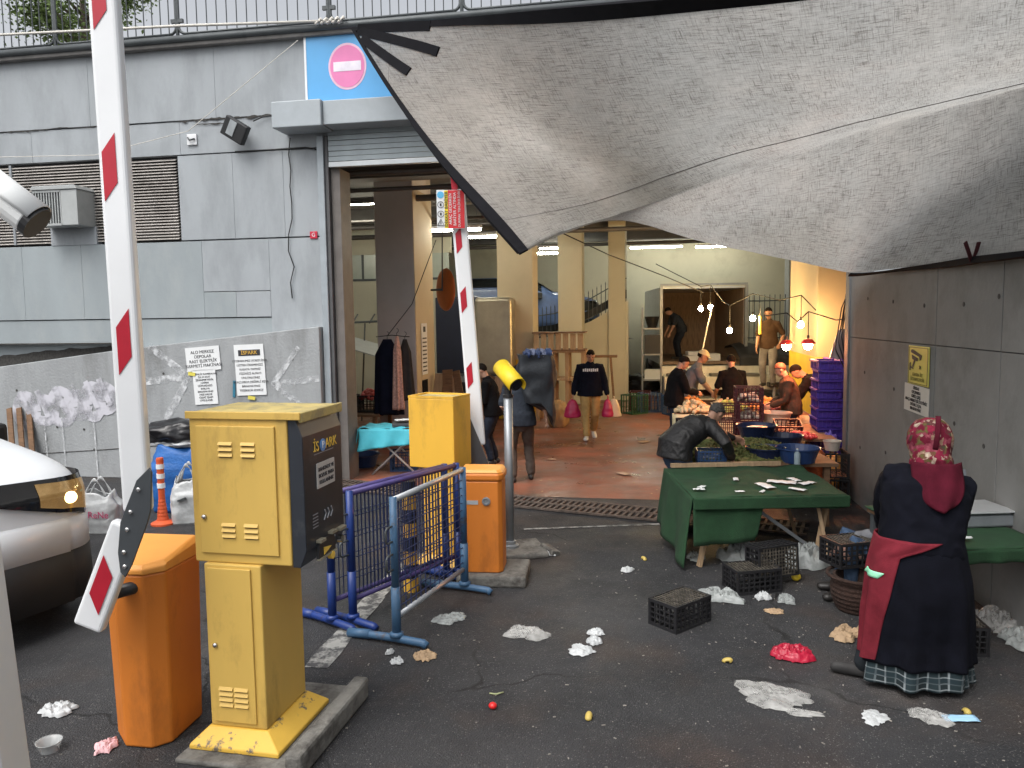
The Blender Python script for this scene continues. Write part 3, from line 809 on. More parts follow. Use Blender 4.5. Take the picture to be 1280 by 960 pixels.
# near barrier
oc = empty("boom_barrier", (-2.05, 4.17, 0), R(-9), "orange boom barrier with raised white arm and folded tail beside the mustard pay machine", "boom barrier")
cabp = [(-0.20, -0.06), (-0.05, -0.20), (0.12, -0.20), (0.20, -0.12), (0.20, 0.20), (-0.20, 0.20)]
def taper(poly, z0, z1, k0, k1):
    n_ = len(poly)
    return B().add([(x * k0, y * k0, z0) for x, y in poly] + [(x * k1, y * k1, z1) for x, y in poly], [tuple(range(n_ - 1, -1, -1)), tuple(range(n_, 2 * n_))] + [(i, (i + 1) % n_, (i + 1) % n_ + n_, i + n_) for i in range(n_)])
taper(cabp, 0.004, 0.97, 0.93, 1.03).build("body", orange_p, oc, bevel=0.012)
n_ = len(cabp)
lid = B().add([(x * 1.06, y * 1.06, 0.971) for x, y in cabp] + [(x * 1.06, y * 1.06, 1.0 + 0.05 * (y + 0.2) / 0.4) for x, y in cabp] + [(x * 0.95, y * 0.95, 1.02 + 0.06 * (y + 0.2) / 0.4) for x, y in cabp],
              [tuple(range(n_ - 1, -1, -1)), tuple(range(2 * n_, 3 * n_))] + [(i + k * n_, (i + 1) % n_ + k * n_, (i + 1) % n_ + (k + 1) * n_, i + (k + 1) * n_) for i in range(n_) for k in (0, 1)])
lid.build("lid", M("orange_lid", (0.72, 0.31, 0.06), 0.5, var=0.06, dirt=(0.45, 0.18, 0.03), dlo=0.55, dhi=0.85), oc, bevel=0.008)
fold = M("bracket_grey", (0.085, 0.095, 0.105), 0.4, 0.4, var=0.1)
ba = empty("arm", (-1.93, 3.85, 0), 0)
pa = at(171, 600, 3.85) - Vector((-1.93, 3.85, 0))
pb = at(131, 0, 3.85) - Vector((-1.93, 3.85, 0))
dv = (pb - pa).normalized()
pc = pa + dv * 4.2
pa2 = pa - dv * 0.16
L0 = (pa - pa2).length
def tz(v):                                              # distance along the arm for a photo row
    zz = at(160, v, 3.85).z
    return (zz - pa2.z) / dv.z
barrier_arm(ba, pa2.x, pa2.z, pc.x, pc.z, 0.138, 0.07,
            [(tz(468), tz(386), 0.0, 0.034, 0.09), (tz(253), tz(168), -0.012, 0.034, 0.09), (tz(40), tz(-45), -0.01, 0.034, 0.09), (tz(-170), tz(-255), -0.01, 0.034, 0.09), (tz(-390), tz(-475), -0.01, 0.034, 0.09)])
t0_ = at(160, 655, 3.80) - Vector((-1.93, 3.85, 0))
t1_ = at(112, 783, 3.80) - Vector((-1.93, 3.85, 0))
B().beam((t0_.x, -0.05, t0_.z), (t1_.x, -0.05, t1_.z), 0.15, 0.07, up=(0, 1, 0)).build("tail", white_paint, ba, bevel=0.018, seg=3)
dq = (Vector((t1_.x, 0, t1_.z)) - Vector((t0_.x, 0, t0_.z))).normalized()
nq = Vector((dq.z, 0, -dq.x))
c0 = Vector((t0_.x, -0.088, t0_.z)) + dq * 0.27
q = [c0 + nq * -0.035 - dq * 0.0, c0 + nq * 0.045 - dq * 0.09, c0 + nq * 0.045 + dq * 0.12, c0 - nq * 0.035 + dq * 0.21]
B().add([tuple(p) for p in q] + [(p.x, p.y - 0.002, p.z) for p in q], [(0, 1, 2, 3), (7, 6, 5, 4), (0, 4, 5, 1), (1, 5, 6, 2), (2, 6, 7, 3), (3, 7, 4, 0)]).build("reflector", red_film, ba)
def pix(pts, D, o):
    return [((at(u, v, D) - o).x, (at(u, v, D) - o).z) for u, v in pts]
o_ = Vector((-1.93, 3.85, 0))
B().prism(pix([(188, 584), (191, 590), (190, 636), (186, 652), (166, 706), (158, 721), (152, 714), (149, 690), (152, 652), (172, 600)], 3.75, o_), -0.115, -0.10).build("fold_bracket", fold, ba, bevel=0.003)
bolt = B().lathe([(0.0, 0.0), (0.012, 0.0), (0.012, 0.006), (0.008, 0.010), (0.0, 0.011)], n=10, cap=False).mesh("bolt", chrome)
for u, v in ((174, 612), (164, 640), (160, 662), (156, 690), (157, 708)):
    p = at(u, v, 3.74) - o_
    inst("bolt", bolt, ba, (p.x, -0.115, p.z), (PI / 2, 0, 0))
B().tube([(t1_.x + 0.09, 0.05, t1_.z + 0.14), (t1_.x + 0.20, 0.18, t1_.z + 0.14)], 0.035, 12).build("pivot", black_pl, ba, smooth=True)

# near pay machine
yaw = math.atan2(-0.13, 0.61)
pm = empty("pay_machine", (-1.70, 4.04, 0), yaw, "tall mustard yellow parking pay machine with overhanging upper cabinet and black front panel", "pay machine")
UW, UD = 0.62, 0.46
yl = yellow_p
bs = B().add([(-0.02, -0.13, 0.03), (0.50, -0.13, 0.03), (0.50, 0.47, 0.03), (-0.02, 0.47, 0.03), (-0.02, -0.13, 0.055), (0.50, -0.13, 0.055), (0.50, 0.47, 0.055), (-0.02, 0.47, 0.055),
              (0.052, -0.048, 0.125), (0.398, -0.048, 0.125), (0.398, 0.41, 0.125), (0.052, 0.41, 0.125)],
             [(0, 3, 2, 1), (0, 1, 5, 4), (1, 2, 6, 5), (2, 3, 7, 6), (3, 0, 4, 7), (4, 5, 9, 8), (5, 6, 10, 9), (6, 7, 11, 10), (7, 4, 8, 11), (8, 9, 10, 11)])
bs.build("base_flange", M("chipped_yellow", (0.66, 0.41, 0.06), 0.55, var=0.08, dirt=(0.12, 0.10, 0.08), dlo=0.57, dhi=0.62, dscale=9), pm, bevel=0.006)
B().box(0.06, 0.39, -0.04, 0.40, 0.126, 1.02).build("lower_cabinet", yl, pm, bevel=0.008)
B().box(0.0, UW - 0.06, -0.02, UD, 1.021, 1.80).build("upper_cabinet", yl, pm, bevel=0.008)
# overhanging black-faced front: the driver's side at +x, slanted below
fp = [(UW - 0.059, 1.012), (UW - 0.015, 1.012), (UW + 0.02, 1.10), (UW + 0.02, 1.70), (UW - 0.02, 1.80), (UW - 0.059, 1.80)]
B().prism(fp, -0.012, UD - 0.004).build("front_panel", panel_blk, pm, bevel=0.005)
B().box(-0.012, UW - 0.012, -0.03, UD + 0.012, 1.801, 1.822).build("lid", yellow_top, pm, bevel=0.01)
B().box(-0.014, UW + 0.022, -0.034, -0.020, 1.79, 1.83).build("lid_edge", yl, pm, bevel=0.004)
B().box(UW + 0.004, UW + 0.024, -0.018, UD + 0.014, 1.775, 1.828).build("lid_edge", yellow_top, pm, bevel=0.006)
d1 = B().box(0.045, 0.495, -0.034, -0.0205, 1.075, 1.755).build("upper_door", yl, pm, bevel=0.004)
d2 = B().box(0.085, 0.335, -0.052, -0.0405, 0.155, 1.0).build("lower_door", yl, pm, bevel=0.004)
for dpar, x_, z_, y_ in ((d1, 0.075, 1.27, -0.034), (d2, 0.115, 0.58, -0.052)):
    kb = B().lathe([(0.0, 0.0), (0.014, 0.0), (0.014, 0.008), (0.009, 0.014), (0.0, 0.015)], n=14, cap=False).build("lock", chrome, dpar, (x_, y_, z_), rot=(PI / 2, 0, 0), smooth=True)
slot = B().prism([(-0.035, -0.004), (0.035, -0.004), (0.035, 0.004), (-0.035, 0.004)], 0, 0.002).mesh("vent_slot", M("slot_dark", (0.16, 0.09, 0.02), 0.7))
hoodm = B().add([(-0.04, 0, 0.012), (0.04, 0, 0.012), (0.04, -0.010, -0.004), (-0.04, -0.010, -0.004), (-0.04, 0, -0.006), (0.04, 0, -0.006)],
                [(0, 1, 2, 3), (3, 2, 5, 4), (0, 3, 4), (1, 5, 2)]).mesh("vent_louvre", yl)
for dpar, zs, xs, y_ in ((d1, (1.60, 1.63, 1.66), (0.215, 0.345), -0.0345), (d1, (1.17, 1.20, 1.23), (0.215, 0.345), -0.0345), (d2, (0.25, 0.28, 0.31, 0.34), (0.165, 0.255), -0.0525)):
    for z_ in zs:
        for x_ in xs:
            inst("vent_slot", slot, dpar, (x_, y_ - 0.0022, z_ - 0.008))
            inst("vent_louvre", hoodm, dpar, (x_, y_, z_))
# details on the black face (normal +x): local y runs along the face
FX = UW + 0.021
def face(y0, y1, z0, z1, t, mat, name, x=FX):
    return B().box(x, x + t, y0, y1, z0, z1).build(name, mat, pm)
ROTX = (PI / 2, 0, PI / 2)
gold = M("logo_yellow", (0.78, 0.52, 0.08), 0.5)
text("logo_lettering", "İS", 0.075, gold, pm, (FX + 0.002, 0.135, 1.625), ROTX)
text("logo_lettering", "ARK", 0.075, gold, pm, (FX + 0.002, 0.315, 1.625), ROTX)
B().tube([(FX, 0.215, 1.625), (FX + 0.003, 0.215, 1.625)], 0.034, 20).build("logo_disc", M("logo_blue", (0.08, 0.25, 0.55), 0.5), pm)
text("logo_lettering", "P", 0.055, paper, pm, (FX + 0.004, 0.215, 1.625), ROTX)
face(0.11, 0.34, 1.585, 1.589, 0.002, M("grey_print", (0.25, 0.26, 0.28), 0.6), "print_line")
face(0.13, 0.34, 1.40, 1.535, 0.006, M("sticker_grey", (0.48, 0.47, 0.45), 0.6, var=0.1), "sticker")
for i, l in enumerate(("BANKNOT VE", "BOZUK PARA", "KULLANINIZ")):
    text("sticker_lettering", l, 0.030, ink, pm, (FX + 0.0075, 0.235, 1.50 - 0.035 * i), ROTX)
gl = M("grey_print", (0.25, 0.26, 0.28))
for i in range(5):
    face(0.07, 0.13, 1.20 + 0.017 * i, 1.205 + 0.017 * i, 0.002, gl, "print_line")
for a_ in range(3):
    B().tube([(FX + 0.001, 0.20 + 0.04 * a_, 1.215), (FX + 0.001, 0.225 + 0.04 * a_, 1.245), (FX + 0.001, 0.21 + 0.04 * a_, 1.27)], 0.004, 5).build("hand_pictogram", gl, pm)
sv = M("slot_metal", (0.38, 0.36, 0.28), 0.4, 0.5)
face(0.10, 0.16, 1.115, 1.13, 0.03, sv, "coin_slot")
face(0.24, 0.30, 1.125, 1.14, 0.03, sv, "note_slot")
face(0.34, 0.42, 1.115, 1.13, 0.03, sv, "card_slot")
face(0.10, 0.31, 1.018, 1.026, 0.02, sv, "tray_lip")
B().prism([(0.10, 1.027), (0.31, 1.027), (0.29, 1.12), (0.12, 1.12)], FX - 0.002, FX + 0.012, axis='x').build("ticket_tray", black_pl, pm)
B().prism([(0.16, 1.035), (0.25, 1.06), (0.16, 1.075)], FX + 0.0125, FX + 0.016, axis='x').build("arrow_mark", gold, pm)
for y_, z_ in ((0.38, 1.06), (0.255, 1.005)):
    B().tube([(FX - 0.004, y_, z_), (FX + 0.022, y_, z_)], 0.022, 14).build("button", chrome if y_ > 0.3 else gold, pm, smooth=False)
pl = empty("machine_plinth", (-1.62, 4.0, 0), yaw, "low broken concrete plinth under the near yellow pay machine", "plinth")
B().box(-0.13, 0.50, -0.20, 0.72, 0.0, 0.028).build("slab", conc_dirty, pl, bevel=0.01)
B().box(0.505, 0.60, -0.22, 0.66, 0.0, 0.13).build("kerb_stone", conc_dirty, pl, bevel=0.02)

# far pay machine, seen from the back
p0 = ground(512, 690)
pm2 = empty("pay_machine", (-0.95, 7.05, 0), R(-24), "bright yellow pay machine with blank back standing behind the blue barriers", "pay machine")
B().box(0.0, 0.47, -0.02, 0.32, 0.93, 1.57).build("upper_cabinet", yellow_b, pm2, bevel=0.008)
B().box(0.13, 0.44, 0.0, 0.30, 0.12, 0.929).build("lower_cabinet", yellow_b, pm2, bevel=0.008)
B().box(0.02, 0.45, 0.0, 0.30, 1.571, 1.578).build("lid", yellow_top, pm2)
for a_ in ((0.0, 0.47, -0.02, 0.0), (0.0, 0.47, 0.30, 0.32), (0.0, 0.02, 0.0005, 0.2995), (0.45, 0.47, 0.0005, 0.2995)):
    B().box(*a_, 1.5705, 1.592).build("lid_edge", yellow_b, pm2)
B().add([(0.04, -0.09, 0.03), (0.53, -0.09, 0.03), (0.53, 0.39, 0.03), (0.04, 0.39, 0.03), (0.12, -0.01, 0.119), (0.45, -0.01, 0.119), (0.45, 0.31, 0.119), (0.12, 0.31, 0.119)],
        [(0, 3, 2, 1), (4, 5, 6, 7), (0, 1, 5, 4), (1, 2, 6, 5), (2, 3, 7, 6), (3, 0, 4, 7)]).build("base_flange", yellow_b, pm2)
B().box(-0.05, 0.62, -0.18, 0.48, 0, 0.029).build("plinth", conc_dirty, pm2, bevel=0.01)

# far orange cabinet, plinth and arm
oc2 = empty("boom_barrier", (-0.27, 6.62, 0.10), R(-6), "orange boom barrier with round lock and raised arm beside the camera pole", "boom barrier")
cp2 = [(-0.185, -0.10), (-0.15, -0.14), (0.15, -0.14), (0.185, -0.10), (0.185, 0.14), (-0.185, 0.14)]
taper(cp2, 0.0, 0.80, 1.0, 1.0).build("body", orange_p, oc2, bevel=0.01)
taper(cp2, 0.801, 0.87, 1.07, 1.07).build("lid", orange_p, oc2, bevel=0.02, seg=3)
taper(cp2, 0.871, 0.90, 1.03, 0.9).build("lid_top", MATS["orange_lid"], oc2, bevel=0.006)
B().lathe([(0.0, 0.0), (0.036, 0.0), (0.036, 0.012), (0.024, 0.014), (0.024, 0.006), (0.0, 0.006)], n=20, cap=False).build("lock", steel, oc2, (0.05, -0.141, 0.63), rot=(PI / 2, 0, 0))
B().box(-0.12, -0.02, -0.144, -0.141, 0.60, 0.635).build("label_plate", alu, oc2)
p2 = empty("barrier_plinth", (-0.2, 6.62, 0), R(-6), "worn concrete plinth under the far orange barrier cabinet", "plinth")
B().box(-0.28, 0.32, -0.24, 0.28, 0, 0.098).build("slab", conc_dirty, p2, bevel=0.02)
p3 = empty("pole_plinth", (0.06, 7.42, 0), R(12), "broken concrete slab at the foot of the camera pole", "plinth")
B().box(-0.32, 0.22, -0.30, 0.22, 0, 0.055).build("slab", conc_dirty, p3, bevel=0.02)
B().obox((0.26, -0.16, 0.04), (0.10, 0.22, 0.05), (R(8), R(14), R(20))).build("broken_piece", conc_dirty, p3, bevel=0.01)
ba2 = empty("arm", (-0.33, 7.35, 0), 0)
o2 = Vector((-0.33, 7.35, 0))
qa, qb = at(597, 550, 7.35) - o2, at(571, 235, 7.35) - o2
dv2 = (qb - qa).normalized()
qa0, qc = qa - dv2 * 0.05, qa + dv2 * 2.38
tz2 = lambda v: (at(585, v, 7.35).z - qa0.z) / dv2.z
barrier_arm(ba2, qa0.x, qa0.z, qc.x, qc.z, 0.145, 0.06, [(tz2(485), tz2(452), -0.022, 0.028, 0.06), (tz2(391), tz2(358), -0.02, 0.028, 0.06), (tz2(317), tz2(284), -0.02, 0.028, 0.06), (tz2(245), tz2(212), -0.02, 0.028, 0.06)])
B().prism(pix([(583, 520), (586, 519), (600, 552), (611, 580), (584, 582), (580, 560)], 7.27, o2), -0.085, -0.06).build("fold_bracket", fold, ba2, bevel=0.003)
bsn = empty("warning_board", at(566, 286, 7.28), R(4), "sideways warning board with hazard pictograms on the far boom arm", "sign")
B().box(-0.145, 0.115, -0.008, 0.0, 0, 0.355).build("board", white_paint, bsn)
B().box(-0.073, -0.040, -0.0105, -0.0085, 0.006, 0.350).build("yellow_strip", M("warning_yellow", (0.80, 0.62, 0.03), 0.5), bsn)
B().box(-0.0395, 0.112, -0.0105, -0.0085, 0.004, 0.352).build("red_strip", M("warning_red", (0.62, 0.03, 0.04), 0.5), bsn)
SIDE = (PI / 2, R(-90), 0)
def side_text(body, x_, size, mat):
    t_ = text("lettering", body, size, mat, bsn, (x_, -0.0125, 0.18), (0, 0, 0))
    t_.matrix_local = Matrix.Translation((x_, -0.0125, 0.18)) @ Matrix.Rotation(R(-90), 4, 'Y') @ Matrix.Rotation(PI / 2, 4, 'X')
side_text("DİKKAT BARİYER", -0.056, 0.040, ink)
side_text("ARAÇ GEÇERKEN", -0.018, 0.036, white_paint)
side_text("BARİYER ALTINDA", 0.022, 0.036, white_paint)
side_text("DURMAK TEHLİKELİDİR", 0.064, 0.030, white_paint)
B().tube([(-0.108, -0.0085, 0.31), (-0.108, -0.011, 0.31)], 0.032, 20).build("pictogram", M("pictogram_blue", (0.10, 0.42, 0.70), 0.5), bsn)
for z_ in (0.22, 0.135):
    ring = B().tube([(-0.108 + 0.028 * math.cos(2 * PI * k / 20), -0.0105, z_ + 0.028 * math.sin(2 * PI * k / 20)) for k in range(21)], 0.0025, 5)
    ring.box(-0.116, -0.100, -0.012, -0.009, z_ - 0.012, z_ + 0.012)
    ring.build("pictogram", ink, bsn)
B().tube([(-0.140, -0.0105, 0.03), (-0.078, -0.0105, 0.03), (-0.109, -0.0105, 0.088), (-0.140, -0.0105, 0.03)], 0.004, 5).box(-0.1125, -0.1055, -0.012, -0.009, 0.04, 0.068).build("pictogram", ink, bsn)

for a_, c_ in ((ba, oc), (ba2, oc2)):
    a_.parent = c_
    a_.matrix_parent_inverse = c_.matrix_basis.inverted()
# camera on a pole with yellow hood
cp = empty("pole_camera", (-0.04, 7.38, 0.055), 0, "slim grey pole carrying a camera under a yellow hood", "camera")
B().tube([(0, 0, 0.0), (0, 0, 1.48)], 0.043, 16).build("pole", steel, cp, smooth=True)
B().lathe([(0.085, 0.0), (0.085, 0.02), (0.06, 0.03), (0.06, 0.06), (0.05, 0.065)], n=20).build("foot", steel, cp)
B().lathe([(0.05, 0), (0.05, 0.03), (0.035, 0.035), (0.035, 0.09), (0.05, 0.095), (0.05, 0.12)], c=(0, 0, 1.47), n=14).build("swivel", black_pl, cp)
ca_, cb_ = Vector((-0.05, 0.12, 1.74)), Vector((0.10, -0.16, 1.58))
B().tube([ca_, cb_ + (ca_ - cb_) * 0.12], 0.062, 18).build("housing", black_pl, cp, smooth=True)
dd = (cb_ - ca_).normalized()
sx_ = dd.cross(Vector((0, 0, 1))).normalized()
ux_ = sx_.cross(dd)
B().grid(lambda u, v: tuple(ca_ - dd * 0.03 + dd * v * 0.37 + (sx_ * math.cos(PI * (-0.15 + 1.3 * u)) + ux_ * math.sin(PI * (-0.15 + 1.3 * u))) * 0.085), 18, 2).build("hood", M("hood_yellow", (0.80, 0.58, 0.02), 0.45, var=0.05), cp, solid=0.006, smooth=True)
B().tube([ca_ - dd * 0.036, ca_ - dd * 0.026], 0.084, 18).build("hood_back", MATS["hood_yellow"], cp)
B().tube([cb_ + (ca_ - cb_) * 0.12, cb_ + (ca_ - cb_) * 0.10], 0.045, 18).build("lens", M("lens_glass", (0.01, 0.01, 0.015), 0.05), cp)

# striped bollard
bo = empty("bollard", ground(514, 738), 0, "black and yellow striped round bollard behind the blue mesh barriers", "bollard")
for i in range(8):
    B().tube([(0, 0, 0.118 * i), (0, 0, 0.118 * (i + 1) - 0.0005)], 0.062, 16).build("stripe", black_pl if i % 2 == 1 else yellow_b, bo, smooth=False)

# blue mesh barriers
def barrier(a_, b_, hgt, frame_m, rail_m, label, horiz=5, vert=32, feet=True, hook=True):
    a_, b_ = Vector(a_), Vector(b_)
    d_ = b_ - a_
    L_ = d_.length
    r_ = empty("crowd_barrier", a_, math.atan2(d_.y, d_.x), label, "barrier")
    for x_ in (0, L_):
        po = B().tube([(x_, 0, 0.06), (x_, 0, 0.42)], 0.033, 10)
        po.tube([(x_, 0, 0.42), (x_, 0, hgt)], 0.028, 10)
        po.lathe([(0.05, 0.06), (0.05, 0.085), (0.034, 0.095)], c=(x_, 0, 0), n=12)
        po.build("post", frame_m, r_, smooth=True)
    B().tube([(0, 0, hgt - 0.02), (L_, 0, hgt - 0.02)], 0.022, 10).build("top_rail", rail_m, r_, smooth=True)
    B().tube([(0, 0, 0.2), (L_, 0, 0.2)], 0.02, 10).build("bottom_rail", rail_m, r_, smooth=True)
    w_ = B()
    for i in range(1, vert):
        w_.tube([(L_ * i / vert, 0.004, 0.2), (L_ * i / vert, 0.004, hgt - 0.03)], 0.0042, 4)
    nz = max(horiz, 2)
    for j in range(1, nz):
        z_ = 0.2 + (hgt - 0.24) * j / nz
        w_.tube([(0, -0.003, z_), (L_, -0.003, z_)], 0.0042, 4)
    tag(w_.build("wire_mesh", wire_m, r_), kind="stuff")
    if hook:
        for z_ in (0.55, 0.75):
            B().tube([(-0.02, 0, z_), (-0.09, 0, z_), (-0.11, 0, z_ + 0.02), (-0.11, 0, z_ + 0.09), (-0.09, 0, z_ + 0.11), (-0.02, 0, z_ + 0.11)], 0.008, 6).build("coupling_hook", dark_steel, r_, smooth=True)
    for x_ in ((0, L_) if feet else (0,)):
        B().tube([(x_ - 0.0, -0.24, 0.022), (x_, -0.21, 0.04), (x_, 0.0, 0.045), (x_, 0.31, 0.04), (x_, 0.36, 0.024)], 0.029, 10).build("foot", frame_m, r_, smooth=True)
        B().tube([(x_, 0.22, 0.043), (x_, 0.40, 0.03)], 0.034, 10).build("foot_sleeve", frame_m, r_, smooth=True)
    return r_
barrier((-1.37, 5.60, 0), (-0.60, 6.62, 0), 1.03, blue_p, M("purple_blue_rail", (0.06, 0.045, 0.16), 0.5, 0.2, var=0.3), "dark blue mesh crowd barrier, outermost of the three by the pay machine")
barrier((-1.22, 5.62, 0), (-0.50, 6.66, 0), 1.03, blue_p, MATS["purple_blue_rail"], "dark blue mesh crowd barrier between the other two barriers")
barrier((-0.84, 5.27, 0), (-0.42, 6.30, 0), 1.06, blue_lt, M("galvanised_rail", (0.42, 0.44, 0.46), 0.4, 0.6, var=0.15), "light blue mesh crowd barrier with bare metal rails", horiz=13, vert=15)

# near white post with bullet camera
wp = empty("camera_post", (-2.148, 3.0, 0), R(4), "thick white steel post with scratched paint carrying a bullet camera", "post")
B().box(-0.13, 0.125, -0.10, 0.10, 0.0, 3.05).build("post", white_paint, wp, bevel=0.012)
wp.rotation_euler = (0, R(-3.29), R(4))
cc = empty("cctv_camera", (-1.98, 2.98, 2.80), 0, "white bullet surveillance camera with black front on the white post", "camera")
e0, e1 = at(-32, 220, 3.0) - Vector((-1.98, 2.98, 2.80)), at(47, 280, 3.02) - Vector((-1.98, 2.98, 2.80))
B().tube([e0, e0.lerp(e1, 0.9)], [0.066, 0.066], 20).build("housing", M("camera_white", (0.72, 0.74, 0.74), 0.4, var=0.03), cc, smooth=False, bevel=0.006)
dd = (e1 - e0).normalized()
sx_ = dd.cross(Vector((0, 0, 1))).normalized()
ux_ = sx_.cross(dd)
B().grid(lambda u, v: tuple(e0 + (e1 - e0) * (0.03 + 0.93 * v) + (sx_ * math.cos(PI * (0.05 + 0.9 * u)) + ux_ * math.sin(PI * (0.05 + 0.9 * u))) * 0.076), 16, 2).build("sun_shield", MATS["camera_white"], cc, solid=0.005, smooth=True)
B().tube([e0.lerp(e1, 0.9), e1], 0.068, 20).build("front_ring", black_pl, cc)
B().tube([e0.lerp(e1, 0.25) - ux_ * 0.05, (-0.20, 0.02, -0.05), (-0.26, 0.02, -0.08)], 0.02, 8).build("bracket", MATS["camera_white"], cc, smooth=True)

# ================================================================== tarpaulin
def catmull(p, t):
    n_ = len(p) - 1
    x = t * n_
    i = min(int(x), n_ - 1)
    f_ = x - i
    p0, p1, p2, p3 = p[max(i - 1, 0)], p[i], p[i + 1], p[min(i + 2, n_)]
    return 0.5 * ((2 * p1) + (p2 - p0) * f_ + (2 * p0 - 5 * p1 + 4 * p2 - p3) * f_ * f_ + (3 * p1 - p0 - 3 * p2 + p3) * f_ ** 3)
top_e = [at(u, v, D) for u, v, D in ((440, 36, 10.42), (530, 28, 8.9), (620, 20, 7.6), (720, 11, 6.4), (830, 1, 5.4), (960, -12, 4.6), (1090, -27, 4.1), (1200, -42, 3.8), (1330, -60, 3.6), (1500, -80, 3.4))]
crease = [at(u, v, D) for u, v, D in ((650, 316, 6.05), (700, 291, 6.4), (768, 270, 6.9), (850, 243, 7.1), (940, 208, 7.0), (1030, 181, 6.7), (1110, 157, 6.3), (1195, 132, 5.8), (1285, 108, 5.3), (1450, 62, 4.8))]
flap = [at(u, v, D) for u, v, D in ((650, 317, 6.07), (702, 292, 6.45), (774, 273, 7.0), (866, 272, 7.9), (950, 266, 8.1), (1030, 262, 8.0), (1100, 260, 7.6), (1190, 240, 6.6), (1285, 210, 5.6), (1450, 185, 4.7))]
hem = [at(u, v, D) for u, v, D in ((650, 318, 6.09), (704, 293, 6.5), (780, 276, 7.1), (878, 301, 8.6), (950, 317, 8.9), (1015, 331, 9.1), (1066, 341, 9.1), (1160, 330, 7.1), (1285, 313, 5.2), (1450, 300, 4.2))]
m1 = [a_.lerp(b_, 0.33) + Vector((0, 0.0, -0.12)) for a_, b_ in zip(top_e, crease)]
m2 = [a_.lerp(b_, 0.66) + Vector((0, 0.0, -0.14)) for a_, b_ in zip(top_e, crease)]
m1[0], m2[0] = top_e[0].lerp(crease[0], 0.33) + Vector((-0.02, 0, -0.10)), top_e[0].lerp(crease[0], 0.66) + Vector((-0.03, 0, -0.10))
def tarp_pt(u, v):
    # v 0..1 : top edge to crease (0.62) to hem
    cols = [catmull(r_, u) for r_ in (top_e, m1, m2, crease)]
    if v <= 0.62:
        p = catmull(cols, v / 0.62)
    else:
        w_ = (v - 0.62) / 0.38
        p = catmull([catmull(crease, u), catmull(flap, u), catmull(hem, u)], w_)
    e_ = min(1, v * 8) * min(1, u * 8)
    q = Vector((u * 10, v * 7, 0))
    dis = 0.035 * mnoise.noise(q * 0.5)
    # fan of creases running along the fold and down to the doorway corner
    dis += 0.016 * math.sin((u * 9 - v * 26) + 3 * mnoise.noise(q * 0.4)) * math.exp(-((v - 0.52) / 0.13) ** 2) * min(1, max(0, u - 0.12) * 6)
    dis += 0.018 * math.sin(u * 60 + 8 * v + 3 * mnoise.noise(q * 0.5)) * math.exp(-((v - 0.80) / 0.15) ** 2) * min(1, max(0, u - 0.2) * 5)
    dis += 0.004 * mnoise.noise(Vector((u * 40, v * 22, 2)))
    return p + Vector((0.15, -0.75, 0.5)) * dis * e_
NU, NV = 150, 90
tb = B().grid(lambda u, v: tuple(tarp_pt(u, v)), NU, NV)
tm = bpy.data.materials.new("dirty_woven_tarpaulin")
tm.use_nodes = True
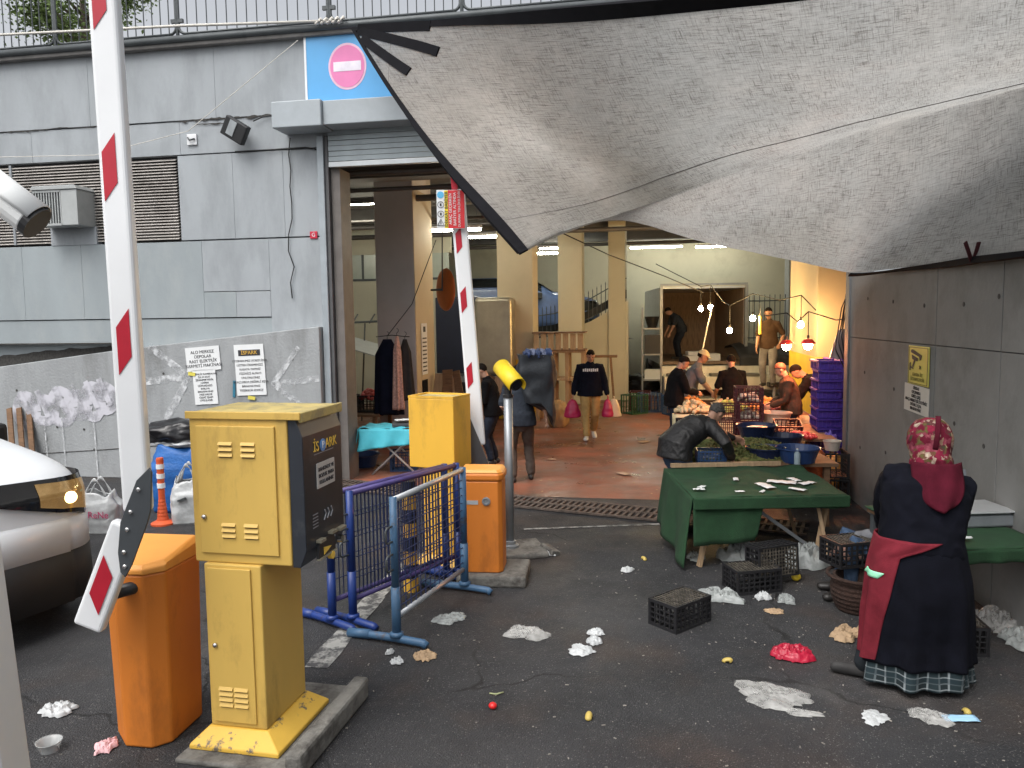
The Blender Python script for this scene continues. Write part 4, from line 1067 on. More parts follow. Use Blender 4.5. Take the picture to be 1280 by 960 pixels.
def make_tarp():
    nt = tm.node_tree
    nt.nodes.clear()
    N, L = nt.nodes.new, nt.links.new
    uv = N("ShaderNodeTexCoord").outputs["UV"]
    def nz(sc, st, det=5, rg=0.65):
        mp = N("ShaderNodeMapping")
        mp.inputs["Scale"].default_value = (*st, 1)
        L(uv, mp.inputs["Vector"])
        n_ = N("ShaderNodeTexNoise")
        n_.inputs["Scale"].default_value = sc
        n_.inputs["Detail"].default_value = det
        n_.inputs["Roughness"].default_value = rg
        L(mp.outputs[0], n_.inputs["Vector"])
        return n_.outputs["Fac"]
    def rng(x, a, b_, c=0.0, d=1.0):
        r_ = N("ShaderNodeMapRange")
        for k, vv in zip(("From Min", "From Max", "To Min", "To Max"), (a, b_, c, d)):
            r_.inputs[k].default_value = vv
        L(x, r_.inputs["Value"])
        return r_.outputs[0]
    def mix(f_, a, b_):
        mm = N("ShaderNodeMix")
        mm.data_type = 'RGBA'
        L(f_, mm.inputs[0])
        for i, q in ((6, a), (7, b_)):
            if isinstance(q, tuple): mm.inputs[i].default_value = (*q, 1)
            else: L(q, mm.inputs[i])
        return mm.outputs[2]
    def mul(a, b_):
        m_ = N("ShaderNodeMath")
        m_.operation = 'MULTIPLY'
        L(a, m_.inputs[0])
        L(b_, m_.inputs[1])
        return m_.outputs[0]
    c = mix(rng(nz(0.9, (1, 1)), 0.35, 0.65), (0.52, 0.50, 0.47), (0.46, 0.48, 0.48))
    c = mix(rng(nz(1.8, (1, 1), 8, 0.75), 0.46, 0.70, 0, 0.7), c, (0.33, 0.31, 0.28))
    c = mix(rng(nz(2.6, (1, 1), 6, 0.7), 0.55, 0.72, 0, 0.5), c, (0.62, 0.62, 0.60))
    area = rng(nz(1.1, (1, 1), 6, 0.7), 0.28, 0.54)
    c = mix(mul(rng(nz(4.2, (1, 14), 6, 0.78), 0.50, 0.60, 0, 0.95), area), c, (0.06, 0.054, 0.048))       # streaks along the weave
    c = mix(mul(rng(nz(4.2, (14, 1), 6, 0.78), 0.52, 0.62, 0, 0.9), area), c, (0.075, 0.067, 0.06))
    c = mix(rng(nz(6, (1, 24), 3, 0.6), 0.34, 0.66, 0, 0.5), c, (0.28, 0.27, 0.25))
    c = mix(rng(nz(6, (24, 1), 3, 0.6), 0.40, 0.72, 0, 0.45), c, (0.64, 0.63, 0.60))
    df = N("ShaderNodeBsdfDiffuse")
    tr = N("ShaderNodeBsdfTranslucent")
    L(c, df.inputs[0])
    L(c, tr.inputs[0])
    gl = N("ShaderNodeBsdfGlossy")
    gl.inputs["Roughness"].default_value = 0.5
    bp = N("ShaderNodeBump")
    bp.inputs["Strength"].default_value = 0.22
    bp.inputs["Distance"].default_value = 0.03
    L(nz(3.0, (1, 2), 5, 0.55), bp.inputs["Height"])
    for s_ in (df, tr, gl):
        L(bp.outputs[0], s_.inputs["Normal"])
    ms = N("ShaderNodeMixShader")
    ms.inputs[0].default_value = 0.66
    L(df.outputs[0], ms.inputs[1])
    L(tr.outputs[0], ms.inputs[2])
    m2_ = N("ShaderNodeMixShader")
    m2_.inputs[0].default_value = 0.04
    L(ms.outputs[0], m2_.inputs[1])
    L(gl.outputs[0], m2_.inputs[2])
    out = N("ShaderNodeOutputMaterial")
    L(m2_.outputs[0], out.inputs[0])
make_tarp()
tarp = empty("tarpaulin", top_e[0], 0, "huge dirty grey woven tarpaulin slung over the gateway from the roof edge", "tarpaulin")
inv = Matrix.Translation(-tarp.location)
for k, p in enumerate(tb.v):
    tb.v[k] = tuple(Vector(p) - tarp.location)
ts = tb.build("sheet", tm, tarp, smooth=True, fix=False)
uvl = ts.data.uv_layers.new(name="UVMap")
co = np.empty(len(ts.data.vertices) * 3, dtype=np.float32)
li = np.empty(len(ts.data.loops), dtype=np.int32)
ts.data.loops.foreach_get("vertex_index", li)
ii, jj = li % (NU + 1), li // (NU + 1)
uvs = np.stack([ii / NU * 9.0, jj / NV * 6.0], 1).astype(np.float32)
uvl.data.foreach_set("uv", uvs.ravel())
hem_m = M("black_hem_webbing", (0.008, 0.008, 0.010), 0.9, spec=0.1, var=0.2)
def strip(pts, wdir, w_, name, off=Vector((0, 0, 0))):
    vs_ = []
    for p, wd_ in zip(pts, wdir):
        p = p - tarp.location + off
        vs_ += [tuple(p - wd_ * 0.02), tuple(p + wd_ * w_)]
    return B().add(vs_, [(2 * i, 2 * i + 1, 2 * i + 3, 2 * i + 2) for i in range(len(pts) - 1)]).build(name, hem_m, tarp, solid=0.03)
us = [i / 60 for i in range(61)]
strip([tarp_pt(u, 0) for u in us], [(tarp_pt(u, 0.05) - tarp_pt(u, 0)).normalized() for u in us], 0.10, "hem")
vs2 = [0.64 * i / 40 for i in range(41)]
strip([tarp_pt(0, v) for v in vs2], [(tarp_pt(0.03, v) - tarp_pt(0, v)).normalized() for v in vs2], 0.085, "hem")
rh = [0.66 + 0.34 * i / 30 for i in range(31)]
strip([tarp_pt(u, 1) + Vector((-0.02, -0.02, -0.03)) for u in rh], [(tarp_pt(u, 0.97) - tarp_pt(u, 1)).normalized() for u in rh], 0.035, "hem")
for a_, b_, c_, d_ in ((0.012, 0.02, 0.115, 0.035), (0.010, 0.03, 0.105, 0.115), (0.006, 0.06, 0.052, 0.165)):
    pts = [tarp_pt(a_ + (c_ - a_) * t, b_ + (d_ - b_) * t) for t in [k / 8 for k in range(9)]]
    dr_ = (pts[-1] - pts[0]).normalized()
    sd_ = dr_.cross(Vector((0, 1, 0.2))).normalized()
    strip(pts, [sd_] * 9, 0.085, "corner_strap")
def seam(f0, name="seam"):
    pts = [f0(k / 60) for k in range(61)]
    B().tube([p - tarp.location for p in pts], 0.005, 5).build(name, M("seam_thread", (0.16, 0.15, 0.14), 0.9), tarp)
seam(lambda t: tarp_pt(0.012 + 0.95 * t, 0.545 - 0.05 * min(1, t * 3) + 0.03 * math.sin(t * 7)))
seam(lambda t: tarp_pt(0.075 - 0.07 * t, 0.0 + 0.20 * t + 0.02 * math.sin(PI * t)))
lace_m = M("maroon_strap", (0.055, 0.008, 0.012), 0.7)
for u0, v0 in ((1207, 303), (1224, 303)):
    a_, b_ = at(u0, v0, 6.0), at(1216, 330, 6.1)
    B().beam(a_ - tarp.location + Vector((-0.02, -0.03, 0)), b_ - tarp.location + Vector((-0.02, -0.03, 0)), 0.03, 0.008, up=(0, 1, 0)).build("tie_strap", lace_m, tarp)

# ================================================================== white van
van_white = M("van_white_paint", (0.66, 0.69, 0.72), 0.38, var=0.02, coat=0.15)
van_glass = M("dark_vehicle_glass", (0.015, 0.018, 0.02), 0.06, var=0.0)
trim_blk = M("grey_black_bumper_plastic", (0.012, 0.0125, 0.014), 0.65, var=0.15)
def sgp(x, p):
    return math.copysign(abs(x) ** p, x)
def make_van(loc, rz, paint, label, lit=True):
    v_ = empty("parked_van", loc, rz, label, "van")
    W_ = 0.89
    def zt(x):
        pts = [(0.0, 1.04), (-0.05, 1.15), (-0.20, 1.24), (-0.6, 1.33), (-1.35, 1.44), (-2.0, 1.83), (-2.5, 1.88), (-4.1, 1.86), (-4.25, 1.7)]
        for (a_, za), (b_, zb_) in zip(pts, pts[1:]):
            if x >= b_:
                return za + (zb_ - za) * (a_ - x) / (a_ - b_)
        return 1.7
    def hw(x):
        if x > -0.55:
            return W_ * (0.60 + 0.40 * (1 - max(0, (x + 0.55) / 0.55) ** 2.2) ** 0.5)
        if x < -4.0: return W_ * (1 - 0.06 * (-4.0 - x) / 0.25)
        return W_
    def S(x, ph, off=0.0):
        zb_ = 0.30
        zm, hh = (zt(x) + zb_) / 2, (zt(x) - zb_) / 2
        c_, s_ = math.cos(ph), math.sin(ph)
        w_ = hw(x) * (1 - 0.10 * max(0, s_) ** 2 * (1 if x < -1.4 else 0.5))
        return Vector((x + off * 0.3, (w_ + off) * sgp(c_, 0.42), zm + (hh + off) * sgp(s_, 0.42)))
    xs = [0, -0.02, -0.05, -0.1, -0.16, -0.24, -0.34, -0.45, -0.6, -0.8, -1.05, -1.35, -1.55, -1.75, -2.0, -2.5, -3.0, -3.6, -4.0, -4.12, -4.2, -4.25]
    n_ = 40
    vs_, fs_ = [], []
    for x in xs:
        for k in range(n_):
            vs_.append(tuple(S(x, 2 * PI * k / n_)))
    for i in range(len(xs) - 1):
        for k in range(n_):
            fs_.append((i * n_ + k, i * n_ + (k + 1) % n_, (i + 1) * n_ + (k + 1) % n_, (i + 1) * n_ + k))
    fs_ += [tuple(range(n_)), tuple((len(xs) - 1) * n_ + k for k in range(n_))]
    B().add(vs_, fs_).build("body", paint, v_, smooth=True)
    def plan(x0, off, z0, z1, name, mat):               # a band wrapped round the nose
        b_ = B()
        st = [x0 + (0.03 - x0) * (1 - (1 - i / 24) ** 2) for i in range(25)]
        ring = [(x, -(hw(min(x, 0)) + off)) for x in st] + [(0.03 + off * 0.8, 0.0)] + [(x, hw(min(x, 0)) + off) for x in reversed(st)]
        prof_ = [(0.0, z0), (1.0, z0 + 0.02), (1.0, (z0 + z1) / 2), (0.9, z1 - 0.02), (0.0, z1)]
        m_ = len(ring)
        vs2_ = []
        for k_, z_ in prof_:
            for x, y in ring:
                sc_ = 1 - 0.06 * (1 - k_)
                vs2_.append((x - 0.06 * (1 - k_), y * sc_, z_))
        f2_ = [(j * m_ + i, j * m_ + i + 1, (j + 1) * m_ + i + 1, (j + 1) * m_ + i) for j in range(len(prof_) - 1) for i in range(m_ - 1)]
        return b_.add(vs2_, f2_).build(name, mat, v_, smooth=True)
    plan(-0.54, 0.045, 0.58, 0.86, "bumper_upper", paint)
    plan(-0.54, 0.055, 0.20, 0.62, "bumper", trim_blk)
    def patch(fx, x0, x1, p0, p1, name, mat, off, nx=12, ny=6, cut=None):
        def fn(a_, b_):
            x = x0 + (x1 - x0) * a_
            lo, hi = (p0, p1) if cut is None else cut(a_)
            return tuple(S(x, lo + (hi - lo) * b_, off) if fx < 0 else (lambda q: Vector((q.x, -q.y, q.z)))(S(x, lo + (hi - lo) * b_, off)))
        return B().grid(fn, nx, ny).build(name, mat, v_, smooth=True)
    for sgn in (1, -1):
        def hl(t, f_, off):                              # t: outer end 0 .. inner end 1, f_: height share
            if t < 0.6:
                x = -0.55 * (1 - t / 0.6) ** 1.3
                y = hw(x)
            else:
                x, y = 0.0, hw(0.0) - 0.46 * (t - 0.6) / 0.4
            z0, z1 = 0.83 + 0.34 * max(0, t - 0.40), 1.13 + 0.05 * t
            z_ = z0 + (z1 - z0) * f_
            back = max(0, z_ - 1.04) * 0.45
            return (x + off * (0.4 + 0.6 * min(1, t / 0.6)) - back, -sgn * (y + off * max(0.2, 1 - t) - back * 0.2), z_)
        B().grid(lambda u, v: hl(u, v, 0.028), 24, 8).build("headlight", M("headlight_black", (0.012, 0.013, 0.015), 0.08, coat=0.8), v_, smooth=True)
        if lit:
            lm = M("lit_headlamp", (0.8, 0.75, 0.6), 0.2, emis=(1.0, 0.70, 0.30), estr=3.5)
            lm2 = M("headlamp_reflector", (0.40, 0.30, 0.16), 0.12, 0.9, var=0.5, scale=9, emis=(1.0, 0.55, 0.18), estr=0.12)
            B().grid(lambda u, v: hl(0.40 + 0.34 * u, 0.12 + 0.76 * v, 0.034), 10, 6).build("reflector", lm2, v_, smooth=True)
            B().ball(hl(0.58, 0.42, 0.032), (0.03, 0.05, 0.045)).build("lamp", lm, v_, smooth=True)
        # side window and wheel
        patch(-sgn, -1.75, -2.75, PI - 0.30, PI - 1.05, "side_window", van_glass, 0.006)
        patch(-sgn, -2.85, -3.95, PI - 0.30, PI - 1.05, "side_window", van_glass, 0.006)
        for x_ in (-0.86, -3.45):
            w_ = B().tube([(x_, -sgn * 0.70, 0.31), (x_, -sgn * 0.90, 0.31)], 0.31, 28).build("wheel", black_rub, v_)
            B().tube([(x_, -sgn * 0.88, 0.31), (x_, -sgn * 0.915, 0.31)], 0.19, 20).build("rim", steel, w_)
            ar = B().tube([(x_, -sgn * 0.86, 0.33), (x_, -sgn * 0.898, 0.33)], 0.37, 30).build("wheel_arch", trim_blk, v_)
        B().box(-1.95, -1.75, min(-sgn * 0.9, -sgn * 1.1), max(-sgn * 0.9, -sgn * 1.1), 1.2, 1.4).build("mirror", trim_blk, v_, bevel=0.04)
    ws = B().grid(lambda a_, b_: (-1.40 - 0.56 * b_, (2 * a_ - 1) * (0.76 - 0.06 * b_), 1.425 + 0.365 * b_ + 0.03 * (1 - (2 * a_ - 1) ** 2)), 10, 6).build("windscreen", van_glass, v_, smooth=True)
    return v_
make_van((-3.63, 5.14, 0), R(-30), van_white, "white van with one amber lit headlight and black bumper parked by the wall")

# ================================================================== bags, bundles and litter
thin_white = M("thin_white_plastic", (0.50, 0.52, 0.53), 0.4, var=0.15, scale=12, bump=0.2, bscale=25, alpha=0.9)
clear_pl = M("milky_clear_plastic", (0.58, 0.58, 0.56), 0.18, var=0.35, scale=14, alpha=0.42, bump=0.4, bscale=30)
foil_pl = M("pale_grey_plastic_film", (0.40, 0.43, 0.425), 0.2, var=0.25, scale=9, alpha=0.6, bump=0.5, bscale=25)
red_pl = M("pinkish_red_plastic", (0.36, 0.010, 0.035), 0.42, var=0.15, bump=0.3, bscale=25)
pink_pl = M("magenta_plastic_bag", (0.42, 0.015, 0.09), 0.35, var=0.2, bump=0.3, bscale=25)
blk_pl = M("black_bin_plastic", (0.012, 0.012, 0.014), 0.3, var=0.3, bump=0.4, bscale=12)
blue_bag = M("blue_woven_bag", (0.02, 0.13, 0.42), 0.5, var=0.15, dirt=(0.01, 0.06, 0.22), dlo=0.5, dhi=0.7, stretch=(1, 1, 5), bump=0.3, bscale=40)
def crumple(bm_, c, size, seed, amp=0.35, freq=2.2, sub=4, flat=True):
    t_ = bmesh.new()
    bmesh.ops.create_icosphere(t_, subdivisions=sub, radius=1.0)
    vs_, fs_ = [], []
    sv_ = Vector((seed * 3.1, seed * 1.7, seed * 0.9))
    for v in t_.verts:
        p = v.co.copy()
        r_ = 1 + amp * (mnoise.noise(p * freq + sv_) + 0.6 * (1 - 2 * abs(mnoise.noise(p * freq * 1.9 + sv_))) * 0.7 + 0.25 * mnoise.noise(p * freq * 4.5 + sv_))
        p *= r_
        z = p.z * size[2]
        if flat: z = max(z + size[2] * 0.75, 0.0) + 0.004 * abs(p.x)
        vs_.append((c[0] + p.x * size[0], c[1] + p.y * size[1], c[2] + z))
    for f_ in t_.faces:
        fs_.append(tuple(v.index for v in f_.verts))
    t_.free()
    return bm_.add(vs_, fs_)
def film(size, seed, nr=22, na=44):
    b_ = B()
    sv_ = Vector((seed * 3.1, seed * 1.7, seed * 0.9))
    def fn(u, v):
        a_ = 2 * PI * u
        edge = 1 + 0.55 * mnoise.noise(Vector((math.cos(a_) * 1.3, math.sin(a_) * 1.3, 0)) + sv_) + 0.30 * mnoise.noise(Vector((math.cos(a_) * 4, math.sin(a_) * 4, 3)) + sv_)
        r_ = v * edge
        x, y = r_ * math.cos(a_), r_ * math.sin(a_)
        q = Vector((x * 1.5, y * 1.5, 0)) + sv_
        rd = 1 - abs(mnoise.noise(q * 1.2)) * 2.4
        rd2 = 1 - abs(mnoise.noise(q * 2.7 + Vector((5, 0, 0)))) * 2.2
        rd3 = 1 - abs(mnoise.noise(q * 6.0)) * 2.0
        dome = max(0, 1 - v * v) ** 0.45
        h_ = dome * (0.35 + 0.55 * rd + 0.34 * rd2 + 0.16 * rd3) + 0.16 * (1 - v) * rd3 + 0.10 * max(0, rd2) * v
        dx, dy = 0.12 * mnoise.noise(q * 2.2 + Vector((9, 2, 1))), 0.12 * mnoise.noise(q * 2.2 + Vector((1, 8, 4)))
        return ((x + dx) * size[0], (y + dy) * size[1], 0.006 + max(0.0, h_) * size[2])
    return b_.grid(fn, na, nr)
def litter(loc, size, seed, mat, label, cat="litter", name="litter", group=None, amp=0.35, freq=2.2, sub=4, rz=0.0, solid_=None):
    if name in ("plastic_bag", "litter") and size[2] < 0.2:
        o = film((size[0] * 1.15, size[1] * 1.15, size[2] * (0.75 if name == "plastic_bag" else 0.9)), seed).build(name, mat, loc=loc, rz=rz, smooth=True, fix=False)
    else:
        o = crumple(B(), (0, 0, 0.0045), size, seed, amp, freq, sub).build(name, mat, loc=loc, rz=rz, smooth=True, fix=False)
    return tag(o, label, cat, group)
# shopping bags by the wall
def shop_bag(loc, rz, w_, d_, h_, mat, label, seed, print_=None, name="shopping_bag", handles=True, lean=0.0):
    r_ = empty(name, loc, rz, label, "bag")
    def fn(u, v):
        a_ = 2 * PI * u
        k_ = 1 + 0.10 * math.sin(PI * v) - 0.25 * max(0, v - 0.65) / 0.35
        x, y = sgp(math.cos(a_), 0.55) * w_ / 2 * k_, sgp(math.sin(a_), 0.55) * d_ / 2 * k_
        q = Vector((x * 6 + seed, y * 6, v * 4))
        n_ = 0.035 * mnoise.noise(q) + 0.022 * (1 - 2 * abs(mnoise.noise(q * 2.1)))
        e_ = min(1, v * 6)
        return (x * (1 + n_ * 2) + lean * v * h_, y * (1 + n_ * 2.5), v * h_ + n_ * 0.8 * e_ + (0.03 * math.sin(3 * a_ + seed) if v > 0.95 else 0))
    b_ = B().grid(fn, 40, 22)
    b_.add([fn(i / 40, 0) for i in range(40)], [tuple(range(39, -1, -1))])
    b_.build("sack", mat, r_, smooth=True, fix=False, solid=0.002)
    if handles:
        for sy in (-1, 1):
            B().grid(lambda u, v: ((-0.30 + 0.6 * u) * w_ + lean * h_ + (v - 0.5) * 0.05 * math.cos(PI * u), sy * d_ * 0.22, h_ * 0.93 + 0.46 * h_ * math.sin(PI * u) ** 0.8 + (v - 0.5) * 0.05), 14, 2).build("handle", mat, r_, solid=0.003, smooth=True)
    if print_:
        text("lettering", print_, 0.105, M("bag_print", (0.50, 0.06, 0.16), 0.5), r_, (0.0, -d_ * 0.565 - 0.01, h_ * 0.52), (PI / 2, 0, 0), sx=0.95)
    return r_
shop_bag(ground(128, 664), R(-4), 0.40, 0.26, 0.42, thin_white, "white shopping bag with raised handles and red lettering beside the van", 1.0, "DeReNe", lean=-0.05)
shop_bag(ground(230, 655) + Vector((0.02, 0.12, 0)), R(10), 0.34, 0.30, 0.48, thin_white, "white shopping bag with knotted handles behind the orange delineator", 5.0)
tag(B().obox((0, 0, 0), (0.10, 0.02, 0.02), (0, R(-20), 0)).build("bag_clip", dark_steel, loc=ground(230, 655) + Vector((0.02, -0.07, 0.30))), "short dark strap across the knotted white bag", "strap")
bb = shop_bag(ground(208, 648) + Vector((0.0, 0.48, 0)), R(6), 0.62, 0.45, 0.80, blue_bag, "large blue woven carrier bag against the graffiti wall", 9.0, handles=False, name="carrier_bag")
crumple(B(), (0, 0, 0.78), (0.27, 0.20, 0.06), 2, 0.3).build("packing", thin_white, bb, smooth=True, fix=False)
litter(ground(208, 648) + Vector((-0.06, 0.52, 0.83)), (0.36, 0.26, 0.15), 12, blk_pl, "black bin bag lying on top of the blue carrier bag", "bag", "bin_bag", amp=0.22)
litter(ground(240, 640) + Vector((0.32, 0.65, 0)), (0.18, 0.2, 0.5), 13, blk_pl, "tall black bin bag behind the yellow pay machine by the wall", "bag", "bin_bag", amp=0.2)
# flexible delineator post
dl = empty("delineator", ground(204, 655), 0, "orange flexible delineator post with white bands in front of the bags", "delineator")
orr = M("delineator_orange", (0.62, 0.10, 0.03), 0.5, var=0.08)
B().lathe([(0.13, 0.0), (0.13, 0.02), (0.09, 0.04), (0.065, 0.05)], n=20).build("foot", orr, dl)
B().lathe([(0.065 - 0.00008 * 0, 0.0505)] + [(0.062 - 0.0022 * i - 0.003 * (i % 2), 0.07 + 0.02 * i) for i in range(12)] + [(0.040, 0.75), (0.036, 0.765)], n=18).build("post", orr, dl)
for z_ in (0.42, 0.53, 0.64):
    B().lathe([(0.0445, z_), (0.0435, z_ + 0.055)], n=18).build("band", white_paint, dl)
# street litter, each piece where it lies
litter(ground(662, 795), (0.145, 0.09, 0.055), 21, clear_pl, "crumpled milky plastic bag lying alone on the asphalt near the barriers", "plastic bag", "plastic_bag", amp=0.55)
litter(ground(648, 790), (0.07, 0.06, 0.045), 22, clear_pl, "smaller lobe of milky plastic beside the crumpled bag near the barriers", "plastic bag", "plastic_bag", amp=0.5)
litter(ground(965, 872), (0.20, 0.13, 0.045), 23, clear_pl, "large flattened pale plastic bag with torn tail on the asphalt", "plastic bag", "plastic_bag", amp=0.5, rz=R(-25))
litter(ground(1000, 892), (0.10, 0.03, 0.018), 24, clear_pl, "twisted tail torn off the large flattened plastic bag", "plastic bag", "plastic_bag", amp=0.5, rz=R(-15))
litter(ground(989, 822), (0.115, 0.09, 0.085), 25, red_pl, "scrunched red plastic bag on the asphalt by the standing woman", "plastic bag", "plastic_bag", amp=0.4)
for i, (u, v, a_, b_, m_, l) in enumerate((
        (745, 793, 0.05, 0.035, thin_white, "small scrunched white tissue, uppermost of the tissue trail"),
        (742, 803, 0.06, 0.04, thin_white, "scrunched white tissue in the middle of the tissue trail"),
        (728, 814, 0.085, 0.03, thin_white, "flat white tissue at the low end of the tissue trail"),
        (488, 818, 0.03, 0.03, thin_white, "tiny white paper scrap beside the light blue barrier foot"),
        (497, 828, 0.045, 0.025, thin_white, "white paper scrap in front of the light blue barrier foot"),
        (563, 775, 0.10, 0.03, foil_pl, "flat strip of grey plastic film below the light blue barrier"),
        (531, 822, 0.07, 0.03, wood_lt, "small cardboard scrap at the barrier foot"),
        (687, 694, 0.06, 0.035, thin_white, "white tissue scrap near the camera pole foot"),
        (784, 714, 0.06, 0.03, thin_white, "white tissue scrap between pole and green table"),
        (900, 748, 0.14, 0.07, foil_pl, "pale plastic bag half hidden behind the empty black crate"),
        (954, 749, 0.055, 0.05, thin_white, "white paper ball in front of the tipped black crates"),
        (982, 752, 0.075, 0.05, foil_pl, "scrunched grey film beside the white paper ball"),
        (968, 766, 0.06, 0.02, wood_lt, "flat brown scrap between the crates and red bag"),
        (1092, 898, 0.075, 0.014, thin_white, "thin white paper strip on the asphalt"),
        (1165, 898, 0.10, 0.03, clear_pl, "pale torn plastic beside the blue face mask"),
        (1060, 796, 0.11, 0.06, wood_lt, "flattened cardboard scrap left of the standing woman"),
        (1128, 847, 0.09, 0.06, wood_lt, "crushed cardboard under the plaid skirt hem"),
        (75, 890, 0.085, 0.045, thin_white, "white tissue lying behind the orange cabinet"),
        (132, 936, 0.06, 0.035, M("pink_tissue", (0.66, 0.40, 0.42), 0.7, var=0.25, scale=14), "pink and white tissue beside the orange cabinet"),
        (1243, 785, 0.17, 0.12, clear_pl, "heap of crumpled plastic film beneath the right hand stall"),
        (1275, 803, 0.12, 0.08, foil_pl, "crumpled pale film at the foot of the right hand stall"),
        (930, 700, 0.20, 0.15, foil_pl, "heap of grey plastic film under the green table"),
        (1005, 705, 0.20, 0.16, foil_pl, "spread of pale plastic film beneath the table's right trestle"),
        (868, 698, 0.09, 0.05, foil_pl, "scrap of plastic film at the green cloth's hem"))):
    litter(ground(u, v), (a_, a_ * 0.75, b_), 40 + i, m_, l, "litter", "litter", amp=0.5, sub=3, rz=i * 1.3)
def flat_thing(loc, w_, d_, h_, mat, label, cat, name, rz=0.0, seed=1):
    o = B().grid(lambda u, v: ((u - 0.5) * w_, (v - 0.5) * d_, 0.006 + h_ * (0.5 + 0.5 * mnoise.noise(Vector((u * 3 + seed, v * 3, 0))))), 8, 6).build(name, mat, loc=loc, rz=rz, smooth=True, solid=0.003)
    return tag(o, label, cat)
flat_thing(ground(1200, 900), 0.19, 0.07, 0.012, M("mask_blue", (0.30, 0.52, 0.72), 0.7, stretch=(1, 8, 1), var=0.1), "light blue pleated face mask lying on the asphalt", "face mask", "face_mask", R(-4))
yel = M("lemon_yellow", (0.75, 0.55, 0.04), 0.45, var=0.1)
rind = M("yellow_rind", (0.48, 0.36, 0.09), 0.55, var=0.2)
tag(B().ball((0, 0, 0.036), (0.042, 0.036, 0.035), 14, 10).build("lemon", yel, loc=ground(995, 726), smooth=True), "whole yellow lemon lying beside the tipped crates", "lemon")
for u, v, l in ((909, 828, "curled lemon rind below the black crate"), (736, 898, "curled pale rind alone on the open asphalt"), (1211, 830, "yellow rind at the plaid skirt hem"), (1208, 892, "yellow rind beside the blue face mask"), (805, 700, "pale peel scrap near the green cloth corner")):
    o = B().grid(lambda a_, b_: (0.035 * math.cos(PI * 1.2 * a_) * math.sin(PI * (0.15 + 0.7 * b_)), 0.022 * math.cos(PI * (0.15 + 0.7 * b_)), 0.028 * math.sin(PI * 1.0 * a_) * math.sin(PI * (0.15 + 0.7 * b_)) + 0.005), 8, 6).build("fruit_rind", rind, loc=ground(u, v), rz=u * 0.1, smooth=True, solid=0.003)
    tag(o, l, "fruit rind")
tag(B().ball((0, 0, 0.02), (0.026, 0.024, 0.02), 10, 8).build("tomato", M("tomato_red", (0.6, 0.02, 0.02), 0.3), loc=ground(616, 886), smooth=True), "tiny squashed red tomato on the open asphalt", "tomato")
tag(B().tube([(-0.04, 0.02, 0.008), (0, 0, 0.012), (0.045, 0.03, 0.008)], 0.005, 6).build("herb_stalk", M("stalk", (0.35, 0.38, 0.2), 0.7), loc=ground(620, 870), smooth=True), "thin bent pale herb stalk near the red tomato", "stalk")
cupm = M("clear_cup_plastic", (0.55, 0.57, 0.57), 0.15, alpha=0.45)
tag(B().lathe([(0.045, 0.0), (0.062, 0.05), (0.066, 0.052), (0.066, 0.056), (0.058, 0.052), (0.042, 0.006)], n=24, cap=False).build("plastic_cup", cupm, loc=ground(62, 938, 0.004), smooth=True), "small clear plastic tub beside the white post", "tub")
# fine crumbs and confetti of scraps nobody could count
cr = B()
rr = random.Random(11)
for k in range(330):
    u, v = rr.uniform(420, 1280), 640 + 320 * rr.random() ** 1.1
    if rr.random() < 0.4: u, v = rr.gauss(980, 110), rr.gauss(740, 45)
    if v < 640 or u < 380 or u > 1290: continue
    p = ground(u, v)
    s_ = rr.uniform(0.003, 0.008)
    a_ = rr.uniform(0, PI)
    cr.obox((p.x, p.y, 0.005), (s_ * rr.uniform(1, 3), s_, 0.004), (0, 0, a_))
tag(cr.build("crumbs", M("pale_crumbs", (0.24, 0.225, 0.20), 0.8, var=0.5, scale=3)), "pale crumbs and scraps strewn over the asphalt", "crumbs", kind="stuff")
cr = B()
for k in range(240):
    q = F(rr.uniform(1.2, 6.5), rr.uniform(-0.4, 7), 0.006)
    s_ = rr.uniform(0.006, 0.02)
    cr.obox(q, (s_ * rr.uniform(1, 3), s_, 0.004), (0, 0, rr.uniform(0, PI)))
tag(cr.build("floor_scraps", M("floor_scraps", (0.40, 0.30, 0.18), 0.8, var=0.4, scale=3)), "small vegetable scraps strewn over the red hall floor", "scraps", kind="stuff")
for u, v, a_ in ((780, 593, 0.13), (745, 520, 0.09), (805, 553, 0.14), (690, 575, 0.08)):
    flat_thing(ground(u, v, 0.006), a_ * 1.6, a_, 0.02, M("floor_cardboard", (0.42, 0.28, 0.19), 0.85, var=0.2), "flattened cardboard piece on the red hall floor", "cardboard", "cardboard_scrap", u * 0.2, u)['group'] = "cardboard pieces on the hall floor"

